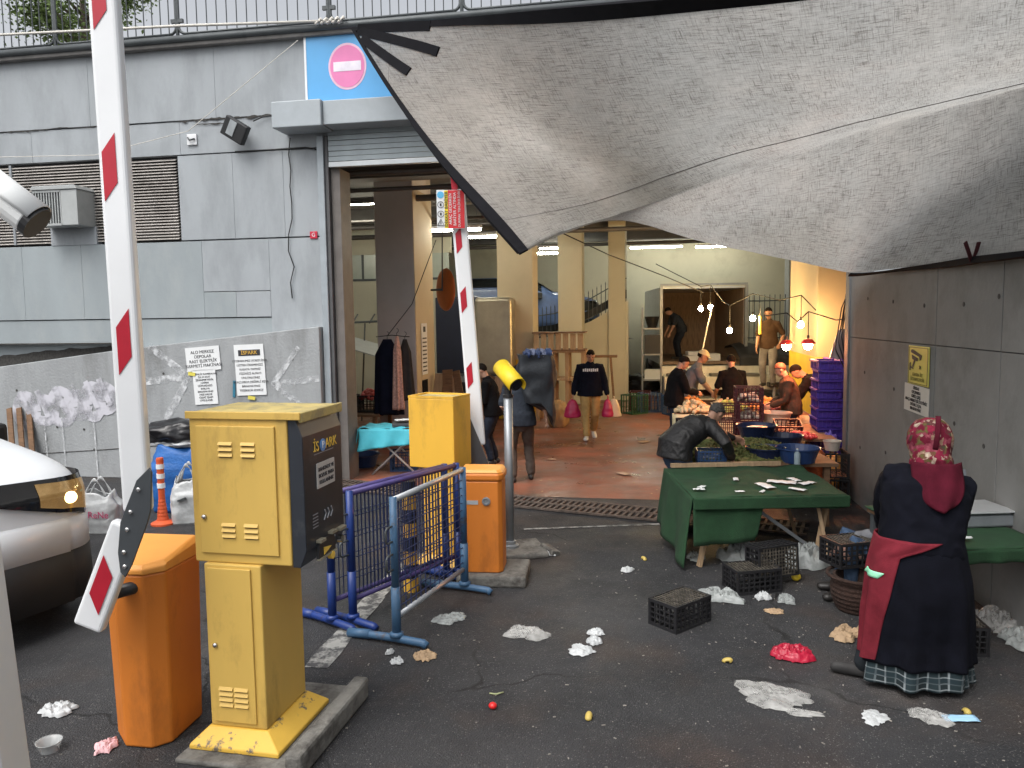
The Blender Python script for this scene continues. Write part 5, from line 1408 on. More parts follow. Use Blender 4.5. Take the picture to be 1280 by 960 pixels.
# ================================================================== crates, tables, produce
def lattice(w_, h_, nx, nz, t=0.012, bar_=0.012, rim=0.022):       # a panel in x-z, centred in x, thickness t in y
    b_ = B()
    b_.box(-w_ / 2, w_ / 2, -t / 2, t / 2, 0, rim)
    b_.box(-w_ / 2, w_ / 2, -t / 2, t / 2, h_ - rim, h_)
    for i in range(nx + 1):
        x_ = -w_ / 2 + bar_ / 2 + (w_ - bar_) * i / nx
        b_.box(x_ - bar_ / 2, x_ + bar_ / 2, -t / 2 + 0.001, t / 2 - 0.001, rim, h_ - rim)
    for j in range(1, nz):
        z_ = rim + (h_ - 2 * rim) * j / nz
        b_.box(-w_ / 2 + 0.001, w_ / 2 - 0.001, -t / 2 + 0.002, t / 2 - 0.002, z_ - bar_ * 0.4, z_ + bar_ * 0.4)
    return b_
def make_crate(w_, d_, h_, mat, label, group, nx=8, nz=4, name="crate", solid_=False):
    r_ = empty(name, (0, 0, 0), 0, label, "crate", group)
    if solid_:
        ins = 0.022
        lm, sm_ = B().box(-w_ / 2 + ins, w_ / 2 - ins, ins - 0.006, ins + 0.004, 0, h_ - 0.03), B().box(-d_ / 2 + ins + 0.011, d_ / 2 - ins - 0.011, ins - 0.006, ins + 0.004, 0, h_ - 0.03)
        for b_, L_ in ((lm, w_), (sm_, d_)):
            for i in range(6):
                x_ = -L_ / 2 + 0.04 + (L_ - 0.08) * i / 5
                b_.box(x_ - 0.008, x_ + 0.008, ins - 0.016, ins - 0.0062, 0.008, h_ - 0.031)
            e_ = 0.0 if L_ == w_ else 0.013
            b_.box(-L_ / 2 + e_, L_ / 2 - e_, -0.006, ins + 0.004, h_ - 0.0295, h_ - 0.004)
        lm, sm_ = lm.mesh("side", mat), sm_.mesh("side", mat)
    else:
        lm, sm_ = lattice(w_, h_, nx, nz).mesh("side", mat), lattice(d_ - 0.026, h_, max(3, int(nx * d_ / w_)), nz).mesh("side", mat)
    inst("side", lm, r_, (0, -d_ / 2 + 0.006, 0))
    inst("side", lm, r_, (0, d_ / 2 - 0.006, 0), (0, 0, PI))
    inst("side", sm_, r_, (-w_ / 2 + 0.006, 0, 0), (0, 0, -PI / 2))
    inst("side", sm_, r_, (w_ / 2 - 0.006, 0, 0), (0, 0, PI / 2))
    bt = B()
    for i in range(9):
        x_ = -w_ / 2 + 0.03 + (w_ - 0.06) * i / 8
        bt.box(x_ - 0.012, x_ + 0.012, -d_ / 2 + 0.013, d_ / 2 - 0.013, 0.002, 0.012)
    for j in range(5):
        y_ = -d_ / 2 + 0.03 + (d_ - 0.06) * j / 4
        bt.box(-w_ / 2 + 0.013, w_ / 2 - 0.013, y_ - 0.008, y_ + 0.008, 0.0125, 0.018)
    bt.build("base", mat, r_)
    for sx in (-1, 1):
        for sy in (-1, 1):
            B().box(min(sx * (w_ / 2 - 0.03), sx * (w_ / 2 - 0.013)), max(sx * (w_ / 2 - 0.03), sx * (w_ / 2 - 0.013)), min(sy * (d_ / 2 - 0.03), sy * (d_ / 2 - 0.013)), max(sy * (d_ / 2 - 0.03), sy * (d_ / 2 - 0.013)), 0.019, h_ - 0.001).build("corner_post", mat, r_)
    return r_
crate_blk = M("black_crate_plastic", (0.014, 0.014, 0.016), 0.5, var=0.2)
crate_red = M("dark_red_crate_plastic", (0.05, 0.006, 0.010), 0.5, var=0.2)
crate_pur = M("purple_crate_plastic", (0.035, 0.018, 0.20), 0.45, var=0.12)
crate_blu = M("blue_crate_plastic", (0.015, 0.055, 0.15), 0.45, var=0.12)
def rot_to(o, rx=0, ry=0, rz=0):
    o.rotation_euler = (rx, ry, rz)
k1 = make_crate(0.40, 0.27, 0.20, crate_blk, "upturned empty black lattice crate alone on the asphalt", None)
k1.location = ground(856, 783) + Vector((-0.02, 0.08, 0))
k1.rotation_euler = (0, 0, R(38))
kb = B()
for i in range(9):
    kb.box(-0.185, 0.185, -0.12 + 0.029 * i, -0.113 + 0.029 * i, 0.186, 0.192)
for i in range(13):
    kb.box(-0.185 + 0.0303 * i, -0.178 + 0.0303 * i, -0.12, 0.12, 0.1925, 0.198)
kb.build("mesh_floor", M("crate_floor_dusty", (0.07, 0.062, 0.05), 0.7, var=0.7, scale=22), k1)
k2 = copy_tree(k1, None, ground(945, 742) + Vector((0.0, 0.12, 0)), R(12), "empty black crate standing in front of the green table")
k3 = copy_tree(k1, None, ground(962, 722) + Vector((0.06, 0.25, 0.2)), None, "black crate tipped on its side on top of the other crate")
k3.rotation_euler = (R(86), R(0), R(20))
k3.location = ground(958, 735) + Vector((0.05, 0.22, 0.20))

# front green table
TA, TZ = R(1.5), 0.655
gt = empty("market_table", (2.27, 6.80, 0), TA, "low table draped in green felt cloth with torn scraps of paper on it", "table")
def cloth_top(u, v):
    x, y = -0.66 + 1.41 * u, 1.14 * v
    return (x + 0.02 * mnoise.noise(Vector((x * 3, y * 3, 1))), y, TZ + 0.02 * mnoise.noise(Vector((x * 3, y * 3, 5))) + 0.008 * mnoise.noise(Vector((x * 14, y * 9, 5))) + 0.05 * v)
B().grid(cloth_top, 40, 26).build("cloth_top", green_cloth, gt, smooth=True, solid=0.006)
def drape(u, v):
    x = -0.66 + 1.41 * u
    L_ = 0.11 if u > 0.45 else 0.11 + 0.33 * min(1, (0.45 - u) / 0.04) - 0.10 * u
    return (x + 0.01 * math.sin(u * 30) * v, -0.004 - 0.03 * v * (0.5 + 0.5 * math.sin(u * 22 + 1)) - 0.01, TZ - 0.001 - L_ * v + 0.012 * mnoise.noise(Vector((x * 4, 0, 5))))
B().grid(lambda u, v: (lambda p: (p[0], p[1] + 0.02, p[2]))(drape(u * 0.999, v)), 60, 8).build("cloth_drape", green_cloth, gt, smooth=True, solid=0.006)
B().box(-0.66, 0.75, -0.045, -0.012, TZ - 0.10, TZ + 0.006).build("cloth_band", green_cloth, gt, bevel=0.012, seg=3)
def side_drape(u, v):
    y = 1.14 * u
    return (-0.665 - 0.09 * v - 0.03 * v * math.sin(u * 12), y + 0.02 * math.sin(v * 3) - 0.05 * v * (1 - u), (TZ + 0.05 * u) - (TZ - 0.03) * v * (1 - 0.1 * u))
B().grid(side_drape, 24, 14).build("side_drape", green_cloth, gt, smooth=True, solid=0.006)
B().box(-0.63, 0.73, 0.0, 1.12, TZ - 0.05, TZ - 0.02).build("board", wood, gt)
B().beam((-0.60, 1.12, TZ + 0.08), (0.55, 1.13, TZ + 0.08), 0.05, 0.04).build("batten", wood_lt, gt)
for x0, x1, y_ in ((0.50, 0.62, 0.10), (0.62, 0.50, 0.14), (-0.45, -0.58, 0.12), (0.50, 0.66, 0.98), (-0.42, -0.57, 1.0)):
    B().beam((x0, y_, TZ - 0.051), (x1, y_ - 0.04, 0.0), 0.05, 0.03).build("leg", wood_lt, gt)
B().beam((-0.05, 0.12, 0.52), (0.58, 0.16, 0.06), 0.035, 0.03).build("brace", steel, gt)
for i, (x, y, s_) in enumerate(((-0.55, 0.22, 0.05), (-0.50, 0.30, 0.05), (0.10, 0.30, 0.10), (0.30, 0.42, 0.12), (0.52, 0.36, 0.08), (-0.1, 0.55, 0.05), (0.35, 0.16, 0.07), (-0.2, 0.12, 0.04), (0.0, 0.1, 0.035), (0.45, 0.5, 0.07))):
    o = B().grid(lambda u, v: ((u - 0.5) * s_ * 2.2, (v - 0.5) * s_, 0.004 + 0.015 * abs(mnoise.noise(Vector((u * 3 + i, v * 3, 0))))), 6, 4).build("paper_scrap", paper, rz=i * 0.9, smooth=True, solid=0.002)
    o.location = gt.matrix_basis @ Vector((x, y, TZ + 0.012 + 0.05 * y / 1.14 + 0.006))
    tag(o, "torn white scrap lying on the green felt table top", "paper scrap", "paper scraps on the green table")

# herb table behind, tubs on it
def tubm(prof, n=28):
    return B().lathe(prof, n=n, cap=False)
herb_m = M("chopped_herb_green", (0.085, 0.10, 0.025), 0.8, var=0.5, scale=25, dirt=(0.20, 0.15, 0.05), dlo=0.5, dhi=0.65, dscale=12)
ht = empty("market_table", (2.68, 8.12, 0), R(-4), "low trestle board heaped with loose green herbs behind the felt table", "table")
B().box(-0.80, 0.78, 0.0, 1.25, 0.66, 0.70).build("board", wood, ht)
B().box(-0.80, 0.78, 1.252, 1.29, 0.62, 0.80).build("edge_board", wood_lt, ht)
for x, y in ((-0.7, 0.08), (0.68, 0.08), (-0.7, 1.15), (0.68, 1.15)):
    B().box(x - 0.03, x + 0.03, y - 0.03, y + 0.03, 0, 0.659).build("leg", wood, ht)
hb = B().grid(lambda u, v: (-0.76 + 1.3 * u, 0.04 + 1.18 * v, 0.705 + 0.13 * math.sin(PI * u) ** 0.7 * math.sin(PI * v) ** 0.7 + 0.03 * mnoise.noise(Vector((u * 12, v * 12, 0)))), 40, 36)
rr = random.Random(5)
for k in range(2600):
    u, v = rr.random(), rr.random()
    p = Vector((-0.76 + 1.3 * u, 0.04 + 1.18 * v, 0.712 + 0.13 * math.sin(PI * u) ** 0.7 * math.sin(PI * v) ** 0.7 + rr.uniform(0, 0.02)))
    a_ = Vector((rr.gauss(0, 1), rr.gauss(0, 1), rr.uniform(0, 1))).normalized()
    b_ = a_.orthogonal().normalized() * rr.uniform(0.008, 0.016)
    a_ = a_ * rr.uniform(0.015, 0.04)
    hb.add([p - a_, p + b_, p + a_, p - b_], [(0, 1, 2, 3)])
hs_ = hb.build("herb_heap", herb_m, None, fix=False)
hs_.location, hs_.rotation_euler = ht.location, ht.rotation_euler
tag(hs_, "heap of loose green herbs spread on the trestle board", "herbs", kind="stuff")
tub_dark = M("dark_blue_tub", (0.012, 0.02, 0.06), 0.35, var=0.1)
tub_blue = M("bright_blue_tub", (0.022, 0.05, 0.15), 0.35, var=0.1)
tub_red = M("red_tub", (0.45, 0.03, 0.03), 0.35, var=0.1)
def tub(loc, r_, h_, mat, label, fill=None):
    o = empty("tub", loc, 0, label, "tub")
    tubm([(0.0, 0.0), (r_ * 0.78, 0.0), (r_, h_ - 0.01), (r_ * 1.07, h_), (r_ * 1.07, h_ - 0.012), (r_ * 1.0, h_ - 0.02)] ).build("rim_wall", mat, o, smooth=False)
    tubm([(0.0, 0.006), (r_ * 0.76, 0.006), (r_ * 0.985, h_ - 0.004)]).build("inner_wall", mat, o)
    if fill:
        crumple(B(), (0, 0, h_ * 0.5), (r_ * 0.8, r_ * 0.8, h_ * 0.35), r_ * 50, 0.2, 3, 3, False).build("contents", fill, o, smooth=True, fix=False)
    return o
tub(at(960, 598, 8.25).xyz * Vector((1, 1, 0)) + Vector((0.0, 0.1, 0.70)), 0.20, 0.14, tub_dark, "wide dark blue tub on the herb table, beside the bright blue one")
tub(at(993, 600, 8.15).xyz * Vector((1, 1, 0)) + Vector((0.05, 0.05, 0.70)), 0.22, 0.16, tub_blue, "bright blue washing tub at the corner of the herb table")
tub(at(985, 600, 9.0).xyz * Vector((1, 1, 0)) + Vector((-0.05, 0.05, 0.70)), 0.22, 0.16, tub_dark, "dark blue tub behind the bright blue tub")
tub(at(945, 570, 9.3).xyz * Vector((1, 1, 0)) + Vector((0.0, 0.0, 0.80)), 0.23, 0.15, tub_dark, "blue tub lined with red produce behind the herb heap", tub_red)
tag(B().lathe([(0.028, 0), (0.032, 0.01), (0.032, 0.12), (0.014, 0.16), (0.014, 0.175)], n=16).build("bottle", M("clear_bottle", (0.4, 0.5, 0.55), 0.15, alpha=0.7), loc=at(1005, 600, 7.75).xyz * Vector((1, 1, 0)) + Vector((0.02, 0.25, 0.70)), smooth=True), "small clear bottle standing beside the bright blue tub", "bottle")
b2 = make_crate(0.30, 0.22, 0.15, crate_blu, "small blue basket held by the man in the leather jacket", None, name="basket")
b2.location, b2.rotation_euler = (2.12, 8.16, 0.705), (0, 0, R(-6))

# stacks: dark red crates and purple crates
red0 = make_crate(0.40, 0.30, 0.24, crate_red, "dark red lattice crate in the pair of stacks behind the herb table", "stacked dark red crates", nx=7, nz=3)
filler = M("crate_produce_white", (0.42, 0.36, 0.30), 0.7, var=0.5, scale=14)
def heap(bm_, c, rx, ry, h_, n, r_, seed):
    rr = random.Random(seed)
    for k in range(n):
        a_, q = rr.uniform(0, 2 * PI), math.sqrt(rr.random())
        bm_.ball((c[0] + rx * q * math.cos(a_), c[1] + ry * q * math.sin(a_), c[2] + h_ * (1 - q * q) * rr.uniform(0.4, 1)), (r_ * rr.uniform(0.8, 1.15),) * 3, 8, 6)
    return bm_
first = True
for cx, nst, D in ((3.14, 4, 11.3), (3.50, 5, 11.35)):
    for k in range(nst):
        loc = (cx + 0.008 * (k % 2), D, 0.246 * k)
        if first:
            c_, first = red0, False
            c_.location, c_.rotation_euler = loc, (0, 0, FA)
        else:
            c_ = copy_tree(red0, None, loc, FA)
        c_['label'] = "dark red lattice crate, %s in the %s red stack" % (("lowest", "second from the floor", "third from the floor", "fourth from the floor", "topmost")[k if k < nst - 1 else 4], "taller" if nst == 5 else "shorter")
        if cx > 3.3 and k in (2, 3, 4):
            tag(heap(B(), (0, 0, 0.03), 0.15, 0.11, 0.12, 24, 0.04, k).build("produce", filler, None, loc=Vector(loc), smooth=True), "pale produce packed in a crate of the taller dark red stack", "produce", "produce in the red crates", kind="stuff")
pur0 = make_crate(0.50, 0.36, 0.135, crate_pur, "purple plastic crate in the tall stacks beside the gateway corner", "stacked purple crates", solid_=True, name="purple_crate")
first = True
for cx, D, nst in ((4.50, 10.95, 12), (4.86, 11.35, 12)):
    for k in range(nst):
        loc = (cx + 0.012 * math.sin(k * 2.1), D + 0.01 * math.cos(k), 0.136 * k)
        if first:
            first = False
            c_ = pur0
            pur0.location, pur0.rotation_euler = loc, (0, 0, R(80))
        else:
            c_ = copy_tree(pur0, None, loc, R(80 + 1.5 * math.sin(k * 3)))
        c_['label'] = "%s purple plastic crate up from the floor in the %s stack" % (("first", "second", "third", "fourth", "fifth", "sixth", "seventh", "eighth", "ninth", "tenth", "eleventh", "twelfth")[k], "front" if D < 11.2 else "rear")
bl = make_crate(0.40, 0.30, 0.30, crate_blk, "black crate on edge at the foot of the gateway corner, upper one", "black crates by the gateway corner", nx=6, nz=3)
bl.location, bl.rotation_euler = (3.92, 9.3, 0.31), (0, 0, R(78))
copy_tree(bl, None, (3.92, 9.3, 0.0), R(80), "black crate at the foot of the gateway corner, lower one")
tub((3.9, 9.3, 0.62), 0.10, 0.12, M("cream_bucket", (0.6, 0.55, 0.48), 0.4), "small cream bucket on the black crates at the gateway corner")
mesh_or = M("orange_net_sacks", (0.55, 0.12, 0.03), 0.7, var=0.35, scale=14)
for i, (x, y, z, sx, sy, sz) in enumerate(((3.62, 9.15, 0.0, 0.20, 0.22, 0.20), (3.60, 9.3, 0.26, 0.20, 0.18, 0.16), (3.55, 9.1, 0.48, 0.17, 0.16, 0.12))):
    litter((x, y, z), (sx, sy, sz), 80 + i, mesh_or, ("full orange net sack on the ground in the sack pile", "orange net sack in the middle of the sack pile", "small orange net sack on top of the sack pile")[i], "sack", "net_sack", amp=0.18)

# right hand stall beside the wing wall
rt = empty("market_stall", (3.16, 5.55, 0), R(4), "narrow stall table with green cloth standing against the wing wall", "table")
B().box(-0.28, 0.36, -0.62, 0.55, 0.70, 0.735).build("board", wood, rt)
B().grid(lambda u, v: (-0.30 + 0.67 * u, -0.635 + 1.19 * v, 0.742 + 0.008 * mnoise.noise(Vector((u * 5, v * 7, 0)))), 16, 24).build("cloth", green_cloth, rt, smooth=True, solid=0.006)
B().grid(lambda u, v: (-0.30 + 0.67 * u, -0.645 - 0.01 * math.sin(u * 20) * v, 0.742 - 0.09 * v), 24, 4).build("cloth_edge", green_cloth, rt, smooth=True, solid=0.006)
for x, y in ((-0.24, -0.58), (0.32, -0.58), (-0.24, 0.5), (0.32, 0.5)):
    B().box(x - 0.025, x + 0.025, y - 0.025, y + 0.025, 0, 0.699).build("leg", dark_steel, rt)
sc_ = empty("weighing_scale", (3.42, 5.55, 0.75), R(4), "flat grey weighing scale on the stall by the wing wall", "scale")
B().box(-0.20, 0.16, -0.16, 0.16, 0.0, 0.09).build("body", M("scale_grey", (0.22, 0.24, 0.26), 0.4, 0.2), sc_, bevel=0.015)
B().box(-0.22, 0.17, -0.18, 0.18, 0.105, 0.118).build("plate", alu, sc_, bevel=0.004)
B().box(-0.02, 0.02, -0.02, 0.02, 0.0905, 0.1045).build("stem", steel, sc_)
B().beam((-0.15, 0.15, 0.10), (-0.10, 0.15, 0.30), 0.03, 0.03).build("display_post", alu, sc_)
B().obox((-0.09, 0.15, 0.32), (0.16, 0.03, 0.08), (R(-15), 0, 0)).build("display", MATS["scale_grey"], sc_, bevel=0.006)
flat_thing((3.0, 5.1, 0.752), 0.16, 0.10, 0.03, paper, "folded printed paper on the green stall cloth", "paper", "paper_sheet", R(10), 4)
for i, (x, y, l) in enumerate(((3.05, 5.15, "black lattice crate under the right hand stall, at its front"), (3.2, 5.75, "black lattice crate under the right hand stall, at its back"))):
    copy_tree(k2, None, (x, y, 0), R(80 + 9 * i), l)
# crate and basket before the seated person
kc = copy_tree(k2, None, (2.70, 6.02, 0.30), R(14), "black crate of vegetable stalks held on the seated person's knees")
tag(heap(B(), (0, 0, 0.06), 0.16, 0.10, 0.10, 34, 0.025, 6).build("vegetable_stalks", M("pinkish_stalks", (0.45, 0.26, 0.20), 0.6, var=0.6, scale=12), loc=(2.70, 6.02, 0.30), smooth=True), "pinkish vegetable stalks filling the crate on the knees", "vegetables", kind="stuff")
wk = empty("wicker_basket", (2.66, 5.80, 0), 0, "round brown wicker basket on the ground behind the woman in black", "basket")
wkm = M("brown_wicker", (0.032, 0.015, 0.010), 0.9, var=0.4, scale=30, bump=0.6, bscale=60)
pr = []
for i in range(16):
    z_ = 0.018 * i
    pr.append((0.15 + 0.05 * math.sin(i / 15 * PI * 0.8) + 0.006 * (i % 2), z_))
B().lathe([(0.0, 0.0)] + pr + [(pr[-1][0] - 0.02, pr[-1][1]), (0.15, 0.03), (0.0, 0.03)], n=28, cap=False).build("weave", wkm, wk, smooth=False)
B().tube([(0.225 * math.cos(2 * PI * k / 24), 0.225 * math.sin(2 * PI * k / 24), 0.275) for k in range(25)], 0.014, 6).build("rim", wkm, wk, smooth=True)
st0 = copy_tree(k2, None, (2.98, 6.05, 0.0), R(5), "upturned black crate used as a seat behind the woman in black")
st0.scale = (1, 1, 1)

# ================================================================== people
def remesh(bm_, vox, name, mat, parent, smooth_it=3, wr=0.0, wf=7.0, seed=0.0, sm=True):
    me = bpy.data.meshes.new(name + "_raw")
    me.from_pydata(bm_.v, [], bm_.f)
    t_ = bmesh.new()
    t_.from_mesh(me)
    bmesh.ops.recalc_face_normals(t_, faces=t_.faces)
    t_.to_mesh(me)
    t_.free()
    o = bpy.data.objects.new(name, me)
    C.objects.link(o)
    m = o.modifiers.new("r", 'REMESH')
    m.mode = 'VOXEL'
    m.voxel_size = vox
    s_ = o.modifiers.new("s", 'SMOOTH')
    s_.iterations = smooth_it
    s_.factor = 0.5
    me2 = bpy.data.meshes.new_from_object(o.evaluated_get(bpy.context.evaluated_depsgraph_get()))
    o.modifiers.clear()
    o.data = me2
    me2.name = name
    bpy.data.meshes.remove(me)
    if wr:
        n_ = len(me2.vertices)
        nm = np.empty(n_ * 3, dtype=np.float32)
        co_ = np.empty(n_ * 3, dtype=np.float32)
        me2.vertices.foreach_get("co", co_)
        me2.vertices.foreach_get("normal", nm)
        co_, nm = co_.reshape(-1, 3), nm.reshape(-1, 3)
        d_ = np.empty(n_, dtype=np.float32)
        sv_ = Vector((seed, seed * 0.7, 0))
        for i in range(n_):
            p = Vector((co_[i, 0] * wf, co_[i, 1] * wf, co_[i, 2] * wf * 0.8)) + sv_
            d_[i] = mnoise.noise(p) + 0.8 * (0.5 - abs(mnoise.noise(p * 2.1)))
        me2.vertices.foreach_set("co", (co_ + nm * d_[:, None] * wr).astype(np.float32).ravel())
    me2.materials.clear()
    me2.materials.append(mat)
    me2.polygons.foreach_set("use_smooth", [True] * len(me2.polygons))
    me2.update()
    if parent: o.parent = parent
    return o
def loft(bm_, pts, rad, side, n=14, end0=0.7):                   # elliptical rings: rad = (along side, across)
    pts = [Vector(p) for p in pts]
    rad = [r_ if isinstance(r_, tuple) else (r_, r_) for r_ in rad]
    side = Vector(side)
    rings = []
    # rounded ends
    t0, t1 = (pts[0] - pts[1]).normalized(), (pts[-1] - pts[-2]).normalized()
    P2 = [pts[0] + t0 * min(rad[0]) * end0] + pts + [pts[-1] + t1 * min(rad[-1]) * 0.7]
    R2 = [(rad[0][0] * (0.5 if end0 > 0.2 else 0.96), rad[0][1] * (0.5 if end0 > 0.2 else 0.96))] + rad + [(rad[-1][0] * 0.5, rad[-1][1] * 0.5)]
    for i, p in enumerate(P2):
        a_, b_ = P2[max(i - 1, 0)], P2[min(i + 1, len(P2) - 1)]
        t = (b_ - a_).normalized()
        s_ = side - t * side.dot(t)
        if s_.length < 1e-4: s_ = t.orthogonal()
        s_.normalize()
        f_ = t.cross(s_)
        rings.append([p + s_ * R2[i][0] * math.cos(2 * PI * k / n) + f_ * R2[i][1] * math.sin(2 * PI * k / n) for k in range(n)])
    vs_ = [q for rg in rings for q in rg]
    fs_ = [(i * n + k, i * n + (k + 1) % n, (i + 1) * n + (k + 1) % n, (i + 1) * n + k) for i in range(len(rings) - 1) for k in range(n)]
    fs_ += [tuple(range(n - 1, -1, -1)), tuple((len(rings) - 1) * n + k for k in range(n))]
    bm_.add(vs_, fs_)
def ik(S, T, l1, l2, pole):
    d_ = T - S
    L_ = d_.length
    if L_ > (l1 + l2) * 0.995:
        d_ = d_ * ((l1 + l2) * 0.995 / L_)
        T = S + d_
        L_ = d_.length
    t = d_.normalized()
    a_ = (l1 * l1 - l2 * l2 + L_ * L_) / (2 * L_)
    h_ = math.sqrt(max(0, l1 * l1 - a_ * a_))
    p = pole - t * pole.dot(t)
    if p.length < 1e-4: p = t.orthogonal()
    return S + t * a_ + p.normalized() * h_, T
def hand(bm_, W, fwd, nrm, sgn, curl):
    fwd = fwd.normalized()
    nrm = (nrm - fwd * nrm.dot(fwd))
    nrm = nrm.normalized() if nrm.length > 1e-3 else fwd.orthogonal().normalized()
    lat = fwd.cross(nrm) * sgn                          # towards the thumb side
    loft(bm_, [W - fwd * 0.01, W + fwd * 0.03, W + fwd * 0.085], [(0.028, 0.020), (0.040, 0.017), (0.043, 0.014)], lat, 12)
    for k, (o_, l_) in enumerate(((0.034, 0.072), (0.0115, 0.080), (-0.0115, 0.074), (-0.034, 0.058))):
        r0 = W + fwd * (0.085 - 0.004 * abs(k - 1.2)) + lat * o_
        d0 = (fwd + lat * o_ * 2.2)
        d0 = (d0 * math.cos(curl * 0.55) + nrm * math.sin(curl * 0.55)).normalized()
        d1 = (fwd * math.cos(curl * 1.35) + nrm * math.sin(curl * 1.35)).normalized()
        r1 = r0 + d0 * l_ * 0.5
        loft(bm_, [r0 - d0 * 0.015, r1, r1 + d1 * l_ * 0.5], [0.0095, 0.009, 0.0075], lat, 8)
    t0 = W + fwd * 0.025 + lat * 0.032
    td = (fwd * 0.75 + lat * 0.65 + nrm * 0.35).normalized()
    loft(bm_, [t0 - td * 0.01, t0 + td * 0.035, t0 + td * 0.035 + (td + nrm * 0.4 + fwd * 0.2).normalized() * 0.028], [0.013, 0.011, 0.009], nrm, 8)
cloth_cache = {}
def cloth_mat(name, col, var=0.18):
    return M(name, col, 0.95, var=var, scale=9, bump=0.25, bscale=220, spec=0.12)
PEOPLE = {}
def person(label, loc, rz, H=1.72, pelvis=(0, 0, 0.93), lean=6.0, leanx=0.0, hands=None, feet=None, head=(0, 0), top=None, bot=None, shoes=None, hair='short', hairm=hair_m,
           sleeve='long', vox=0.009, poles=((-0.6, -1, -0.3), (0.6, -1, -0.3)), kneep=((-0.1, 1, 0), (0.1, 1, 0)), curl=0.7, build=1.0, hide_legs=False, palm=None, topname="jacket", botname="trousers", bulk=0.0, footdir=None, grp=None):
    k = H / 1.75
    r_ = empty("person", loc, rz, label, "person", grp)
    V = Vector
    pel = V(pelvis)
    def dirv(f_):
        a_, b_ = R(lean * f_), R(leanx * f_)
        return V((math.sin(b_), math.sin(a_) * math.cos(b_), math.cos(a_) * math.cos(b_)))
    s1 = pel + dirv(0.6) * 0.16
    s2 = s1 + dirv(0.9) * 0.20
    s3 = s2 + dirv(1.08) * 0.16                          # base of the neck
    X = V((1, 0, 0))
    up = dirv(1.08)
    X = (X - up * X.dot(up)).normalized()
    hp, hy = R(head[0]), R(head[1])                      # pitch forward, yaw to the left
    hrot = Matrix.Rotation(hy, 3, 'Z') @ Matrix.Rotation(-hp, 3, 'X')
    hup = hrot @ V((0, 0, 1))
    hf = hrot @ V((0, 1, 0))
    hx = hrot @ V((1, 0, 0))
    neck1 = s3 + (up * 0.55 + hup * 0.45).normalized() * 0.075
    hc = neck1 + hup * 0.10 + hf * 0.025                 # centre of the head
    fwdt = up.cross(X) * -1
    sh = [s3 - up * 0.065 - X * 0.172 * build, s3 - up * 0.065 + X * 0.172 * build]
    hip = [pel + V((-0.095, 0, -0.03)), pel + V((0.095, 0, -0.03))]
    hands = hands or ((-0.24, 0.10, 0.80), (0.24, 0.10, 0.80))
    feet = feet or ((-0.10, 0.02), (0.10, 0.0))
    el, wr_, kn, an = [], [], [], []
    for i in (0, 1):
        e_, w_ = ik(sh[i], V(hands[i]), 0.295, 0.255, V(poles[i]))
        el.append(e_)
        wr_.append(w_)
        f_ = feet[i]
        kk, aa = ik(hip[i], V((f_[0], f_[1], (f_[2] if len(f_) > 2 else 0) + 0.085)), 0.43, 0.42, V(kneep[i]))
        kn.append(kk)
        an.append(aa)
    fd = [V((footdir[i][0], footdir[i][1], 0)).normalized() if footdir else V((-0.12 if i == 0 else 0.12, 1, 0)).normalized() for i in (0, 1)]
    for i in (0, 1):
        if len(feet[i]) > 3: fd[i] = (fd[i] + V((0, 0, feet[i][3]))).normalized()
    # ---- body, one surface
    b_ = B()
    bl_ = build
    loft(b_, [pel - V((0, 0, 0.06)), pel + dirv(0.3) * 0.03, s1, s2, s3 - up * 0.05, s3], [(0.13, 0.095), (0.155 * bl_, 0.11 * bl_), (0.135 * bl_, 0.10 * bl_), (0.155 * bl_, 0.11 * bl_), (0.15, 0.085), (0.07, 0.06)], X, 18)
    loft(b_, [s3 - up * 0.03, neck1, neck1 + hup * 0.05], [0.062, 0.054, 0.055], hx, 12)
    def ell(c_, rx, ry, rz2):
        q = B().ball((0, 0, 0), (rx, ry, rz2), 16, 12)
        b_.add([c_ + hx * v[0] + hf * v[1] + hup * v[2] for v in q.v], q.f)
    ell(hc + hup * 0.025 - hf * 0.01, 0.076, 0.094, 0.092)
    ell(hc - hup * 0.035 + hf * 0.018, 0.062, 0.070, 0.080)
    ell(hc - hup * 0.088 + hf * 0.052, 0.026, 0.026, 0.022)
    ell(hc + hup * 0.025 + hf * 0.066, 0.052, 0.018, 0.012)
    loft(b_, [hc + hup * 0.018 + hf * 0.082, hc - hup * 0.014 + hf * 0.100, hc - hup * 0.026 + hf * 0.094], [0.010, 0.014, 0.013], hx, 8)
    ell(hc - hup * 0.055 + hf * 0.080, 0.024, 0.010, 0.009)
    for sg_ in (-1, 1):
        ell(hc + hx * sg_ * 0.076 - hup * 0.005 - hf * 0.005, 0.010, 0.020, 0.032)
    for i, sg_ in ((0, -1), (1, 1)):
        loft(b_, [sh[i] - X * sg_ * 0.05, sh[i], sh[i].lerp(el[i], 0.5), el[i], el[i].lerp(wr_[i], 0.4), wr_[i]], [0.055, 0.056, 0.048, 0.040, 0.040, 0.027], V((0, 0.3, 1)), 12)
        fw_ = wr_[i] - el[i]
        nrm = V(palm[i]) if palm else (V((-sg_, 0, 0)) * 0.8 + V((0, 0, -0.6)))
        hand(b_, wr_[i], fw_, nrm, -sg_, curl)
        loft(b_, [hip[i] + V((0, 0, 0.02)), hip[i].lerp(kn[i], 0.35), kn[i], kn[i].lerp(an[i], 0.35), an[i]], [0.085, 0.078, 0.055, 0.055, 0.036], X, 12)
        loft(b_, [an[i] - fd[i] * 0.04 - V((0, 0, 0.04)), an[i] + fd[i] * 0.08 - V((0, 0, 0.05)), an[i] + fd[i] * 0.15 - V((0, 0, 0.06))], [(0.03, 0.035), (0.038, 0.03), (0.035, 0.02)], X, 10)
